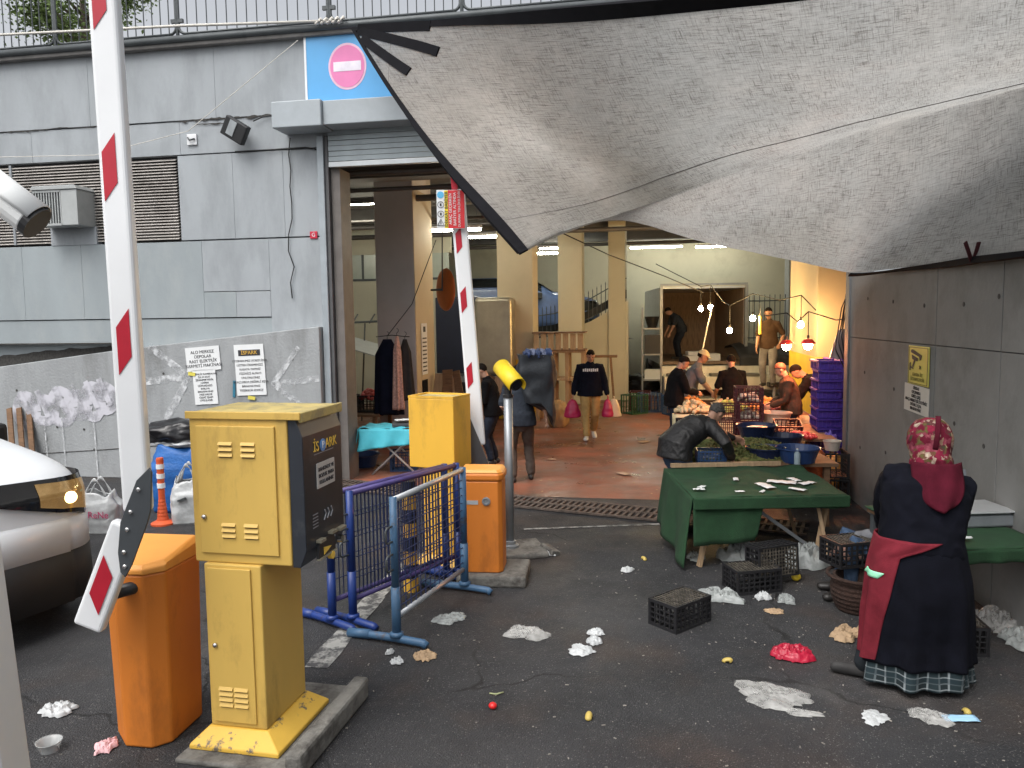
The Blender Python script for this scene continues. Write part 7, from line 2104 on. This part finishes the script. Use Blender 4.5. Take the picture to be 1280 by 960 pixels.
# open lorry box with goods
lo = empty("box_lorry", (5.28, 21.2, 0), R(-4), "open backed box lorry with plank lined inside lit by a bulb", "lorry")
ply = M("plywood_lining", (0.27, 0.19, 0.13), 0.7, var=0.25, scale=4, stretch=(6, 6, 1), dirt=(0.16, 0.11, 0.08), dlo=0.5, dhi=0.7)
WX, HZ = 1.12, 2.0
B().box(-WX, WX, 0.0, 4.2, 0.92, 1.0).build("box_floor", ply, lo)
B().box(-WX, WX, 0.0, 4.2, 1.0 + HZ, 1.05 + HZ).build("box_roof", alu, lo)
for sx in (-1, 1):
    B().box(min(sx * WX, sx * (WX + 0.05)), max(sx * WX, sx * (WX + 0.05)), 0.0, 4.2, 0.92, 1.05 + HZ).build("box_side", alu, lo)
B().box(-WX, WX, 4.15, 4.2, 1.0, 1.0 + HZ).build("box_end", ply, lo)
pk = B().box(-0.085, 0.085, 4.12, 4.149, 1.0, 1.0 + HZ).mesh("plank", ply)
for i in range(12):
    inst("plank", pk, lo, (-WX + 0.10 + i * 0.185, 0, 0))
pk2 = B().box(-0.02, 0.0, -0.085, 0.085, 1.0, 1.0 + HZ).mesh("plank", ply)
for i in range(20):
    inst("plank", pk2, lo, (WX - 0.001, 0.25 + 0.2 * i, 0))
    inst("plank", pk2, lo, (-WX + 0.021, 0.25 + 0.2 * i, 0))
fr_ = B()
for sx in (-1, 1):
    fr_.box(sx * (WX + 0.03) - 0.04, sx * (WX + 0.03) + 0.04, -0.05, -0.002, 0.9, 1.08 + HZ)
fr_.box(-WX - 0.06, WX + 0.06, -0.05, -0.002, 1.081 + HZ, 1.14 + HZ)
fr_.build("rear_frame", steel, lo)
B().box(-WX, WX, -0.12, -0.06, 0.45, 0.9).build("tailboard", M("tailboard_grey", (0.35, 0.36, 0.34), 0.5, var=0.15), lo, bevel=0.01)
B().box(-0.9, 0.9, 0.1, 5.6, 0.5, 0.8).build("chassis", black_pl, lo)
B().box(-1.0, 1.0, 4.3, 5.9, 0.6, 2.4).build("cab", alu, lo, bevel=0.12, seg=3)
for sx in (-1, 1):
    for y_ in (1.0, 4.9):
        B().tube([(sx * 0.72, y_, 0.42), (sx * 1.02, y_, 0.42)], 0.42, 24).build("wheel", black_rub, lo)
for i, (x, y, z, w_, h_) in enumerate(((-0.25, 0.3, 1.0, 0.42, 0.16), (0.24, 0.35, 1.0, 0.50, 0.20), (-0.20, 0.3, 1.165, 0.4, 0.10))):
    tag(B().box(-w_ / 2, w_ / 2, -0.2, 0.2, 0.002, h_).build("foam_box", paper, loc=lo.matrix_basis @ Vector((x, y, z)), bevel=0.01), ("white foam box at the lorry's tail, beneath another", "white foam box at the lorry's tail, widest", "white foam box stacked on another at the lorry's tail")[i], "box")
# second vehicle tail and steel counters in front of the lorry
tg = empty("flatbed_trailer", (7.0, 20.2, 0), R(-4), "flat trailer with dark tarp cover standing beside the box lorry", "trailer")
B().box(-0.95, 1.4, -2.8, 2.5, 0.62, 0.72).build("bed", black_pl, tg)
B().grid(lambda u, v: (-0.95 + 2.35 * u, 0.2 + 2.0 * v, 0.74 + 0.75 * math.sin(PI * min(1, max(0, v)) * 0.5 + 0.6) * (0.9 + 0.1 * math.sin(u * 9)) + 0.04 * mnoise.noise(Vector((u * 6, v * 6, 0)))), 24, 16).build("tarp_cover", M("dark_cover", (0.03, 0.03, 0.032), 0.7), tg, smooth=True, solid=0.01)
B().grid(lambda u, v: (-0.95 + 2.35 * u, 0.2 - 0.02 * math.sin(u * 22), 0.73 + 0.45 * v), 24, 6).build("tarp_side", MATS["dark_cover"], tg, smooth=True, solid=0.01)
for sx in (-0.8, 1.2):
    B().tube([(sx - 0.1, 1.0, 0.31), (sx + 0.1, 1.0, 0.31)], 0.31, 20).build("wheel", black_rub, tg)
    B().tube([(sx, -2.7, 0), (sx, -2.7, 0.619)], 0.04, 8).build("stand", steel, tg)
cnt_m = M("pale_counter_steel", (0.45, 0.46, 0.42), 0.4, 0.3, var=0.15)
for i, (x, y, w_, l) in enumerate(((4.35, 18.2, 1.5, "pale steel counter with dark trays before the lorry, left one"), (6.1, 18.0, 1.6, "pale steel counter with dark trays before the trailer"))):
    c_ = empty("steel_counter", (x, y, 0), R(-6), l if i else "pale steel counter holding a dark bowl before the lorry", "counter")
    B().box(-w_ / 2, w_ / 2, -0.35, 0.35, 0.80, 0.84).build("top", cnt_m, c_)
    B().box(-w_ / 2, w_ / 2, -0.36, -0.33, 0.55, 0.799).build("front_panel", cnt_m, c_)
    B().box(-w_ / 2, w_ / 2, -0.33, 0.33, 0.30, 0.33).build("shelf", cnt_m, c_)
    B().box(-w_ / 2, w_ / 2, 0.30, 0.35, 0.841, 1.05).build("back_panel", cnt_m, c_)
    for sx in (-1, 1):
        for sy in (-1, 1):
            B().tube([(sx * (w_ / 2 - 0.04), sy * 0.3, 0), (sx * (w_ / 2 - 0.04), sy * 0.3, 0.799)], 0.025, 8).build("leg", steel, c_)
    for k_ in range(3):
        B().box(-w_ / 2 + 0.08 + 0.5 * k_, -w_ / 2 + 0.48 + 0.5 * k_, -0.28, 0.1, 0.841, 0.90).build("tray", (M("dark_tray", (0.06, 0.06, 0.055), 0.5), cnt_m)[k_ % 2], c_)
tub((4.15, 18.1, 0.842), 0.24, 0.16, M("dark_bowl", (0.03, 0.035, 0.06), 0.4), "wide dark bowl on the counter before the lorry")
for i, (u, v, D, m_, l) in enumerate(((800, 465, 18.6, crate_red, "red crate on the floor left of the lorry"), (812, 478, 18.2, crate_blu, "blue crate on the floor left of the lorry"), (845, 470, 17.6, crate_blu, "blue crate under the steel counter"), (793, 475, 17.9, M("green_crate_plastic", (0.02, 0.08, 0.04), 0.5), "green crate on the floor beside the ramp wall"))):
    c_ = make_crate(0.50, 0.40, 0.45, m_, l, None, nx=6, nz=3)
    p = at(u, v, D)
    c_.location, c_.rotation_euler = (p.x, p.y, 0.004), (0, 0, R(-12 + 15 * i))
# white sheet with dark bags on floor
p = ground(820, 492)
sh_ = empty("ground_sheet", p, R(-8), "rumpled white sheet spread on the hall floor with bundles", "sheet")
B().grid(lambda u, v: ((u - 0.5) * 2.6, (v - 0.5) * 1.3, 0.01 + 0.06 * abs(mnoise.noise(Vector((u * 5, v * 4, 0)))) + 0.05 * (v > 0.9)), 30, 18).build("sheet", paper, sh_, smooth=True, solid=0.006)
litter(p + Vector((-0.4, 0.25, 0.02)), (0.55, 0.4, 0.30), 91, blk_pl, "dark bundle lying on the rumpled white sheet", "bundle", "bundle", amp=0.25)
litter(p + Vector((0.6, 0.1, 0.02)), (0.35, 0.3, 0.25), 92, foil_pl, "pale bundle lying on the rumpled white sheet", "bundle", "bundle", amp=0.3)
litter(p + Vector((-1.25, 0.6, 0.0)), (0.35, 0.3, 0.22), 93, M("grey_sack", (0.2, 0.2, 0.19), 0.8), "grey sack beside the rumpled white sheet", "sack", "sack", amp=0.2)
# wall cabinet left of lorry
cbx = empty("storage_shelf", F(*FS(3.55, 21.0)), FA, "grey steel shelf with dark boxes between ramp wall and lorry", "shelf")
for z_ in (0.5, 1.2, 1.9):
    B().box(0, 0.55, 0, 0.45, z_, z_ + 0.04).build("shelf_board", steel, cbx)
for x, y in ((0.02, 0.02), (0.53, 0.02), (0.02, 0.43), (0.53, 0.43)):
    B().box(x - 0.02, x + 0.02, y - 0.02, y + 0.02, 0, 2.5).build("upright", steel, cbx)
B().box(0.08, 0.5, 0.05, 0.4, 1.241, 1.75).build("dark_box", black_pl, cbx)
B().box(0.08, 0.5, 0.05, 0.4, 0.541, 0.8).build("pale_box", paper, cbx)
B().lathe([(0.12, 0), (0.2, 0.3), (0.21, 0.31)], c=(0.28, 0.2, 1.941), n=16).build("bucket", black_pl, cbx)

# ---- fruit stall in the middle of the hall
fs = empty("fruit_stall", (3.25, 12.75, 0), FA, "long low fruit stall draped in pale cloth under the bulbs", "stall")
B().box(-0.55, 1.55, -0.55, 0.75, 0.66, 0.70).build("board", wood, fs)
B().grid(lambda u, v: (-0.56 + 2.12 * u, -0.565 - 0.02 * math.sin(u * 40), 0.70 - 0.40 * v), 50, 4).build("cloth", M("pale_yellow_cloth", (0.58, 0.54, 0.34), 0.85, var=0.1), fs, smooth=True, solid=0.006)
B().grid(lambda u, v: (-0.565 - 0.02 * math.sin(u * 30), -0.55 + 1.3 * u, 0.70 - 0.40 * v), 40, 4).build("cloth", MATS["pale_yellow_cloth"], fs, smooth=True, solid=0.006)
for x, y in ((-0.5, -0.5), (1.5, -0.5), (-0.5, 0.7), (1.5, 0.7)):
    B().box(x - 0.03, x + 0.03, y - 0.03, y + 0.03, 0, 0.659).build("leg", wood, fs)
fruit = [M("fruit_orange", (0.62, 0.26, 0.06), 0.5, var=0.25, scale=8), M("fruit_cream", (0.62, 0.50, 0.30), 0.6, var=0.25, scale=8), M("fruit_red", (0.42, 0.06, 0.05), 0.5, var=0.3, scale=8), M("fruit_green", (0.35, 0.42, 0.10), 0.5, var=0.3, scale=8)]
for i, (x, y, m_, l) in enumerate(((-0.25, -0.28, 1, "heap of cream coloured vegetables on the fruit stall's near corner"), (-0.28, 0.30, 0, "heap of orange fruit at the fruit stall's far corner"), (0.35, -0.20, 3, "heap of green fruit in the middle of the fruit stall"), (0.40, 0.40, 1, "heap of pale mushrooms behind the green fruit"), (1.0, 0.3, 0, "heap of orange fruit near the red lamps"), (1.1, -0.25, 2, "heap of red fruit near the red lamps"))):
    o = heap(B(), (0, 0, 0.03), 0.30, 0.26, 0.16, 150, 0.036, i + 20).build("fruit_heap", fruit[m_], smooth=True)
    o.location = fs.matrix_basis @ Vector((x, y, 0.70))
    tag(o, l, "fruit", "fruit heaps on the stall", "stuff")
for i, (x, y) in enumerate(((2.82, 12.0), (2.74, 12.05))):
    if i == 0:
        c_ = make_crate(0.46, 0.32, 0.22, crate_blk, "black crate of red fruit before the fruit stall", None, nx=7, nz=3)
        c_.location, c_.rotation_euler = (x, y - 0.1, 0.46), (0, 0, R(10))
        tag(heap(B(), (x, y - 0.1, 0.50), 0.18, 0.12, 0.14, 60, 0.036, 33).build("fruit_heap", fruit[2], smooth=True), "red fruit filling the black crate before the fruit stall", "fruit", "fruit heaps on the stall", "stuff")
        c2 = copy_tree(c_, None, (x, y - 0.1, 0.004), R(4), "black crate on the floor carrying the crate of red fruit, lower")
        copy_tree(c_, None, (x, y - 0.1, 0.23), R(8), "black crate on the floor carrying the crate of red fruit, upper")
pb = tub((3.95, 11.45, 0.62), 0.22, 0.20, M("beige_basin", (0.50, 0.38, 0.28), 0.45), "beige basin of goods before the vendor in brown")
lt2 = empty("side_table", (4.0, 10.9, 0), R(-10), "low board on trestles with red produce before the vendor in brown", "table")
B().box(-0.35, 0.45, -0.7, 0.75, 0.58, 0.615).build("board", wood, lt2)
for x, y in ((-0.3, -0.6), (0.4, -0.6), (-0.3, 0.7), (0.4, 0.7)):
    B().box(x - 0.025, x + 0.025, y - 0.025, y + 0.025, 0, 0.579).build("leg", wood, lt2)
c_ = make_crate(0.36, 0.26, 0.16, crate_red, "dark red crate of strawberries on the low board", None, nx=6, nz=3)
c_.location, c_.rotation_euler = (3.86, 10.72, 0.617), (R(18), 0, R(-8))
tag(heap(B(), (3.88, 10.30, 0.63), 0.22, 0.16, 0.06, 70, 0.03, 44).build("strawberry_heap", M("strawberry", (0.60, 0.05, 0.05), 0.4, var=0.2), smooth=True), "heap of bright red produce on the low board", "fruit", kind="stuff")
litter((4.38, 10.55, 0.0), (0.12, 0.14, 0.36), 95, M("violet_bag", (0.10, 0.07, 0.30), 0.4), "violet plastic bag hanging beside the vendor's leg", "bag", "plastic_bag", amp=0.25)
litter((4.10, 9.75, 0.0), (0.15, 0.15, 0.26), 96, M("orange_bag", (0.60, 0.28, 0.06), 0.5), "knotted orange bag on the floor below the tubs", "bag", "plastic_bag", amp=0.3)

# ---- left of the hall: clothes, blue cloth table, vegetable stand, boards, mirror
tt = empty("folding_table", (-1.72, 11.35, 0), R(-6), "folding table draped with turquoise cloth inside the gateway", "table")
turq = M("turquoise_cloth", (0.06, 0.42, 0.52), 0.7, var=0.12, scale=3, bump=0.3, bscale=9)
B().grid(lambda u, v: (-0.50 + 1.3 * u, -0.30 + 0.62 * v, 0.70 + 0.03 * mnoise.noise(Vector((u * 6, v * 4, 0))) + 0.015 * math.sin(u * 25 + v * 9)), 40, 20).build("cloth_top", turq, tt, smooth=True, solid=0.008)
B().grid(lambda u, v: (-0.50 + 1.3 * u + 0.02 * math.sin(v * 4), -0.305 - 0.04 * v - 0.025 * v * math.sin(u * 26), 0.70 - (0.20 + 0.13 * (1 - u) ** 2) * v), 50, 10).build("cloth_drape", turq, tt, smooth=True, solid=0.008)
B().grid(lambda u, v: (-0.505 - 0.05 * v - 0.02 * v * math.sin(u * 14), -0.30 + 0.62 * u, 0.70 - 0.34 * v), 24, 10).build("cloth_drape", turq, tt, smooth=True, solid=0.008)
for y_ in (-0.2, 0.22):
    B().tube([(-0.35, y_, 0.66), (0.35, y_, 0.0)], 0.014, 8).build("leg", alu, tt, smooth=True)
    B().tube([(0.35, y_ + 0.03, 0.66), (-0.35, y_ + 0.03, 0.0)], 0.014, 8).build("leg", alu, tt, smooth=True)
B().obox((0.15, 0.0, 0.735), (0.42, 0.3, 0.05), (0, 0, R(12))).build("folded_cloth", M("dark_folded_cloth", (0.05, 0.05, 0.055), 0.8), tt, bevel=0.012)
flat_thing(tt.matrix_basis @ Vector((0.12, 0.0, 0.77)), 0.28, 0.18, 0.05, paper, "open white paper lying on the turquoise table", "paper", "paper_sheet", R(20), 7)
tub((-2.35, 11.9, 0.004), 0.25, 0.2, tub_blue, "blue tub on the floor beside the turquoise table")
bc = make_crate(0.40, 0.30, 0.30, crate_blu, "dark blue crate under the turquoise table", None, nx=6, nz=3)
bc.location = (-1.65, 11.55, 0.004)
def garment(p, w_, h_, mat, label, seed, flare=1.15):
    g_ = empty("hanging_garment", p, FA, label, "garment")
    def fn(u, v):
        a_ = 2 * PI * u
        kk = (0.35 + 0.65 * min(1, v * 5)) * (1 + (flare - 1) * v)
        f_ = 0.03 * math.sin(6 * a_ + seed) * v
        return (math.cos(a_) * (w_ / 2 + f_) * kk, math.sin(a_) * (0.07 + f_) * kk, -v * h_)
    b_ = B().grid(fn, 40, 24)
    b_.build("cloth", mat, g_, smooth=True, fix=False, solid=0.004)
    B().tube([(0, 0, -0.02), (0, 0, 0.05), (0.03, 0, 0.08), (0.03, 0.0, 0.11), (0.0, 0.0, 0.13)], 0.006, 6).build("hook", dark_steel, g_, smooth=True)
    return g_
garment(at(484, 424, 13.2), 0.42, 1.30, cloth_mat("navy_dotted_robe", (0.012, 0.014, 0.03)), "long navy robe hanging at the taupe pillar", 1)
garment(at(496, 420, 13.05), 0.12, 1.25, M("pink_print_cloth", (0.55, 0.33, 0.28), 0.8, var=0.35, scale=30), "pink printed scarf hanging beside the navy robe", 3, 1.3)
garment(at(506, 424, 13.2), 0.18, 1.05, cloth_mat("charcoal_cloth", (0.045, 0.042, 0.042)), "charcoal coat hanging beside the pink scarf", 5, 1.4)
ln = B().tube([at(470, 421, 13.15), at(490, 419, 13.12), at(512, 421, 13.15)], 0.008, 6)
ln.tube([at(484, 420, 13.12), at(515, 380, 13.3), at(545, 300, 13.6)], 0.008, 6)
tag(ln.build("clothes_line", cable_b, smooth=True), "dark cord strung up across the taupe pillar holding the garments", "cord")
for x_, z_, w_, h_, m_, l in ((0.735, 1.25, 0.36, 0.95, paper, "tall white list pinned on the beige flank of the pillar"), (0.735, 0.75, 0.34, 0.40, blackc, "black poster under the white list on the pillar flank")):
    nt_ = empty("notice", F(SP1 + x_, DP1 + 0.30, z_), FA, l, "notice")
    B().box(0, 0.006, 0.0, w_, 0, h_).build("sheet", m_, nt_)
    if m_ is paper:
        B().box(0.0065, 0.009, w_ * 0.3, w_ * 0.7, h_ - 0.16, h_ - 0.06).build("heading", ink, nt_)
        for i in range(9):
            B().box(0.0065, 0.009, 0.05, w_ - 0.05, 0.06 + 0.075 * i, 0.085 + 0.075 * i).build("print_line", ink, nt_)
tm_ = empty("traffic_mirror", at(556, 362, 13.6), R(-60), "orange backed round traffic mirror on the pillar's flank", "mirror")
omm = M("mirror_orange", (0.50, 0.115, 0.02), 0.5, var=0.12)
q = B().lathe([(0.0, 0.05), (0.15, 0.045), (0.28, 0.025), (0.36, 0.0), (0.375, -0.02), (0.36, -0.03)], n=36, cap=False)
q.v = [(x, -z, y) for x, y, z in q.v]
q.build("housing", omm, tm_, smooth=True)
q = B().lathe([(0.355, -0.028), (0.2, -0.008), (0.0, -0.002)], n=36, cap=False)
q.v = [(x, -z, y) for x, y, z in q.v]
q.build("mirror_face", chrome, tm_, smooth=True)
B().tube([(0, -0.05, 0.0), (-0.1, -0.12, 0.0), (-0.22, -0.16, 0.0)], 0.02, 8).build("bracket", dark_steel, tm_, smooth=True)
B().tube([(0.02, -0.06, -0.02), (0.02, -0.03, 1.2)], 0.012, 6).build("hanger", dark_steel, tm_)
vs_ = empty("vegetable_stand", (-2.95, 13.6, 0), FA, "dark vegetable stand with crates of greens at the left of the hall", "stand")
B().box(-0.8, 0.75, -0.4, 0.5, 0.62, 0.66).build("board", wood, vs_)
for x, y in ((-0.7, -0.35), (0.65, -0.35), (-0.7, 0.45), (0.65, 0.45)):
    B().box(x - 0.03, x + 0.03, y - 0.03, y + 0.03, 0, 0.619).build("leg", wood, vs_)
for i, (x, m_) in enumerate(((-0.5, M("greens", (0.05, 0.11, 0.025), 0.7, var=0.4, scale=14)), (0.0, MATS["greens"]), (0.45, fruit[2]))):
    c_ = copy_tree(bl, None, vs_.matrix_basis @ Vector((x, 0.0, 0.662)), FA, ("black crate of greens on the vegetable stand, by the wall", "black crate of greens in the middle of the vegetable stand", "black crate of red vegetables on the vegetable stand")[i])
    tag(heap(B(), (0, 0, 0.24), 0.17, 0.13, 0.14, 50, 0.05, 60 + i).build("vegetable_heap", m_, loc=vs_.matrix_basis @ Vector((x, 0.0, 0.66)), smooth=True), ("green leaves heaped in the crate by the wall", "green leaves heaped in the middle crate", "red vegetables heaped in the crate")[i], "vegetables", kind="stuff")
lt_ = empty("lean_to_roof", F(*FS(-3.1, 16.0)), FA, "grey sloping sheet canopy over the left stalls", "canopy")
B().grid(lambda u, v: (-1.2 + 1.9 * u, 1.2 * v, 1.95 - 0.55 * u + 0.1 * v), 8, 4).build("sheet", alu, lt_, solid=0.02)
for x, y in ((-1.1, 0.05), (0.62, 0.05), (0.62, 1.15)):
    B().tube([(x, y, 0), (x, y, 1.95 - 0.55 * (x + 1.2) / 1.9 - 0.02)], 0.025, 8).build("post", steel, lt_)
pf = empty("pipe_rack", F(*FS(-3.35, 17.2)), FA, "thin dark pipe rack before the cream wall at the left", "rack")
pfm = B().tube([(-0.9, 0, 2.2), (0.8, 0, 2.25)], 0.025, 6)
for i in range(4):
    pfm.tube([(-0.8 + 0.45 * i, 0, 2.2), (-0.95 + 0.45 * i, 0, 0.0)], 0.02, 6)
    pfm.tube([(-0.6 + 0.4 * i, 0, 2.2), (-0.5 + 0.4 * i, 0.1, 2.4)], 0.02, 6)
pfm.build("pipes", dark_steel, pf)
# leaning boards and the dark lorry behind the far arm
wdp = empty("board_pile", (-1.05, 14.6, 0), FA, "pile of old brown boards leaning behind the yellow pay machine", "boards")
rr = random.Random(2)
for i in range(11):
    B().obox((-0.55 + 0.12 * i, 0.05 * (i % 3), 0.62 + rr.uniform(-0.05, 0.1)), (rr.uniform(0.10, 0.20), 0.03, rr.uniform(1.0, 1.35)), (R(-12), R(rr.uniform(-28, 28)), R(rr.uniform(-10, 10)))).build("plank", (wood, wood_lt, MATS["old_brown_wood"])[i % 3], wdp)
ct = empty("cargo_truck", (-1.35, 17.3, 0), R(-8), "truck with dark tarpaulin tail and dull silver box behind the far boom arm", "truck")
B().box(-0.35, 0.62, 0.0, 0.35, 1.05, 2.75).build("dark_tail", M("navy_truck_tarp", (0.012, 0.016, 0.035), 0.6, var=0.2), ct, bevel=0.02)
B().box(0.63, 1.45, -0.5, 2.6, 1.05, 2.72).build("silver_box", M("dull_silver", (0.40, 0.36, 0.28), 0.35, 0.6, var=0.2, scale=2), ct, bevel=0.08, seg=3)
B().box(-0.6, 1.5, -0.62, -0.52, 0.9, 1.02).build("tail_bar", steel, ct)
B().box(-0.4, 1.4, -0.3, 4.0, 0.6, 0.89).build("chassis", black_pl, ct)
for sx in (-0.25, 1.2):
    for y_ in (0.3, 3.4):
        B().tube([(sx - 0.13, y_, 0.42), (sx + 0.13, y_, 0.42)], 0.42, 22).build("wheel", black_rub, ct)
# wooden racks right of the yellow footed pillar
wk_ = empty("wooden_rack", (1.05, 17.0, 0), FA, "tall rough wooden rack of crates and posts before the ramp wall", "rack")
for x in (-0.45, -0.1, 0.2, 0.55):
    B().box(x - 0.04, x + 0.04, -0.3, -0.22, 0, 1.5).build("post", wood_lt, wk_)
    B().box(x - 0.04, x + 0.04, 0.3, 0.38, 0, 1.5).build("post", wood_lt, wk_)
for z_ in (0.9, 1.5):
    B().box(-0.55, 0.62, -0.34, 0.42, z_ + 0.001, z_ + 0.04).build("shelf_board", wood_lt, wk_)
for i in range(7):
    B().box(-0.52 + 0.16 * i, -0.40 + 0.16 * i, -0.33, -0.31, 1.56, 1.92).build("slat", wood_lt, wk_)
for z_ in (1.545, 1.925):
    B().box(-0.55, 0.60, -0.36, 0.35, z_, z_ + 0.03).build("crate_rail", wood, wk_)
stl = empty("wooden_stool", (2.05, 17.5, 0), FA, "small dark wooden trestle beside the rough wooden rack", "trestle")
B().box(-0.3, 0.35, -0.15, 0.15, 1.35, 1.40).build("top", wood, stl)
for x0, x1 in ((-0.2, -0.3), (0.2, 0.3)):
    for y_ in (-0.12, 0.12):
        B().beam((x0, y_, 1.349), (x1, y_, 0.0), 0.04, 0.04).build("leg", wood, stl)
litter((0.95, 15.9, 0), (0.22, 0.2, 0.3), 97, M("tan_sack", (0.30, 0.2, 0.1), 0.8), "tan sack beside the rough wooden rack", "sack", "sack", amp=0.2)

# ---- lamps
tube_m = M("fluorescent_glow", (0.9, 0.95, 0.85), 0.4, emis=(1.0, 0.97, 0.80), estr=64.0)
def fluor(p, L_, rz, label):
    r_ = empty("tube_light", p, rz, label, "light", "fluorescent tube lights under the hall ceiling")
    B().box(-L_ / 2, L_ / 2, -0.05, 0.05, 0.03, 0.08).build("fitting", white_paint, r_)
    B().tube([(-L_ / 2 + 0.02, 0, 0), (L_ / 2 - 0.02, 0, 0)], 0.026, 10).build("tube", tube_m, r_, smooth=True)
    for x in (-L_ / 2 + 0.1, L_ / 2 - 0.1):
        B().tube([(x, 0, 0.08), (x, 0, max(0.1, 4.99 - Vector(p).z))], 0.006, 5).build("hanger", dark_steel, r_)
for u, v, D, l in ((556, 288, 15.5, 1.5), (610, 296, 19, 1.3), (675, 317, 21.5, 1.3), (820, 309, 25.3, 1.7), (903, 308, 25.0, 1.7), (700, 310, 24, 1.3), (960, 300, 17, 1.5), (440, 255, 15, 1.5), (330, 290, 17.0, 1.5), (760, 255, 15.5, 1.5)):
    p = at(u, v, D)
    fluor((p.x, p.y, min(p.z, 4.55)), l, FA, "glowing fluorescent tube light hung under the hall ceiling")
bulb_w = M("bulb_glow_warm", (1, 0.9, 0.6), 0.4, emis=(1.0, 0.66, 0.27), estr=470.0)
bulb_r = M("bulb_glow_under_red", (1, 0.8, 0.6), 0.4, emis=(1.0, 0.30, 0.12), estr=380.0)
shade_r = M("red_lamp_shade", (0.55, 0.02, 0.015), 0.5, var=0.05)
def bulb(p, label, mat=bulb_w, r_=0.05, shade=None, cord=0.35):
    o = empty("hanging_bulb", p, 0, label, "lamp", "bulbs strung over the stalls")
    B().ball((0, 0, 0), (r_, r_, r_ * 1.15), 14, 10).build("bulb", mat, o, smooth=True)
    B().tube([(0, 0, r_ * 1.1), (0, 0, r_ * 1.1 + 0.07)], 0.018, 8).build("socket", black_pl, o)
    B().tube([(0, 0, r_ * 1.1 + 0.07), (0, 0, r_ * 1.1 + 0.07 + cord)], 0.006, 5).build("cord", cable_b, o)
    if shade:
        B().lathe([(0.025, r_ * 1.3), (0.06, r_ * 1.2), (0.11, 0.02)], n=20, cap=False).build("shade", shade, o, smooth=True, solid=0.004)
bpos = []
for u, v, D, l in ((876, 386, 16.5, "bare bulb burning at the lorry's mouth, left of a pair"), (888, 384, 16.5, "bare bulb burning at the lorry's mouth, right of a pair"), (912, 413, 15.0, "bare warm bulb hanging low over the trailer"), (941, 398, 15.0, "bare warm bulb beside the yellow strip"), (1001, 406, 12.6, "bare warm bulb on the cord before the broad pier")):
    p = at(u, v, D)
    bpos.append(p)
    bulb(p, l)
for u, v, D, l in ((983, 432, 11.6, "red shaded lamp over the vendor, farther from the corner"), (1010, 431, 11.4, "red shaded lamp over the vendor, nearer the gateway corner")):
    p = at(u, v, D)
    bpos.append(p)
    bulb(p, l, bulb_r, 0.065, shade_r)
up_ = lambda p, h_: Vector((p.x, p.y, p.z + h_))
cord1 = [at(820, 330, 17.5), up_(bpos[0], 0.47), up_(bpos[1], 0.47), at(905, 378, 15.8), up_(bpos[2], 0.48), up_(bpos[3], 0.48), at(975, 375, 13.4), up_(bpos[4], 0.48), at(1020, 388, 12.4)]
tag(B().tube(cord1, 0.010, 6).build("lamp_cord", cable_b, smooth=True), "black cord strung between the bare bulbs over the stalls", "cord")
cord2 = [at(955, 395, 12.2), up_(bpos[5], 0.49), at(997, 402, 11.5), up_(bpos[6], 0.49), at(1045, 400, 10.8), at(1064, 398, 9.9)]
tag(B().tube(cord2, 0.010, 6).build("lamp_cord", cable_b, smooth=True), "black cord carrying the red shaded lamps to the gateway corner", "cord")
tag(B().tube([bpos[1] + Vector((0.03, -0.05, 0)), at(884, 410, 16.3), at(878, 438, 16.0), at(876, 452, 16.0)], 0.014, 6).build("white_cable", rope_w, smooth=True), "white cable hanging down from the pair of bulbs", "cable")
tag(B().tube([at(700, 290, 14), at(760, 318, 15.5), at(830, 345, 16.5), at(880, 366, 17)], 0.012, 6).build("overhead_cable", cable_b, smooth=True), "dark cable slanting down across the hall to the lorry", "cable")
ys = tag(B().tube([(0, 0, 0), (0, 0, 0.35)], 0.03, 8).build("yellow_strip", M("yellow_plastic_strip", (0.75, 0.6, 0.08), 0.4), loc=at(950, 418, 15.0)), "short bright yellow plastic strip hanging by the bulb", "strip")
tag(B().tube([ys.location + Vector((0, 0, 0.35)), at(950, 380, 15.0)], 0.006, 5).build("strip_cord", cable_b), "thin cord holding the yellow strip", "cord")
# bundle of cables and a hanging bag at the gateway corner
hbx = empty("hanging_bag", at(1052, 440, 10.2), R(20), "dark plastic bag hanging from cords at the gateway corner", "bag")
q = B().grid(lambda u, v: (math.cos(2 * PI * u) * (0.03 + 0.14 * v ** 0.7), math.sin(2 * PI * u) * (0.03 + 0.09 * v ** 0.7), 0.30 - 0.38 * v + 0.03 * mnoise.noise(Vector((math.cos(2 * PI * u) * 3, math.sin(2 * PI * u) * 3, v * 4)))), 28, 14)
q.build("sack", M("dusky_bag", (0.10, 0.07, 0.07), 0.45, var=0.2), hbx, smooth=True, fix=False)
B().tube([(0, 0, 0.30), (0.05, 0.0, 0.75), (0.10, -0.05, 1.35)], 0.008, 6).build("cord", cable_b, hbx, smooth=True)
for i in range(3):
    tag(B().tube([at(1064, 345 + 6 * i, 9.75), at(1058 - 3 * i, 385, 9.95), at(1052 - 4 * i, 420 + 8 * i, 10.1), at(1058, 455 + 5 * i, 10.0)], 0.008, 5).build("loose_cable", cable_b, smooth=True), "loose dark cable trailing down the gateway corner", "cable", "loose cables at the gateway corner")
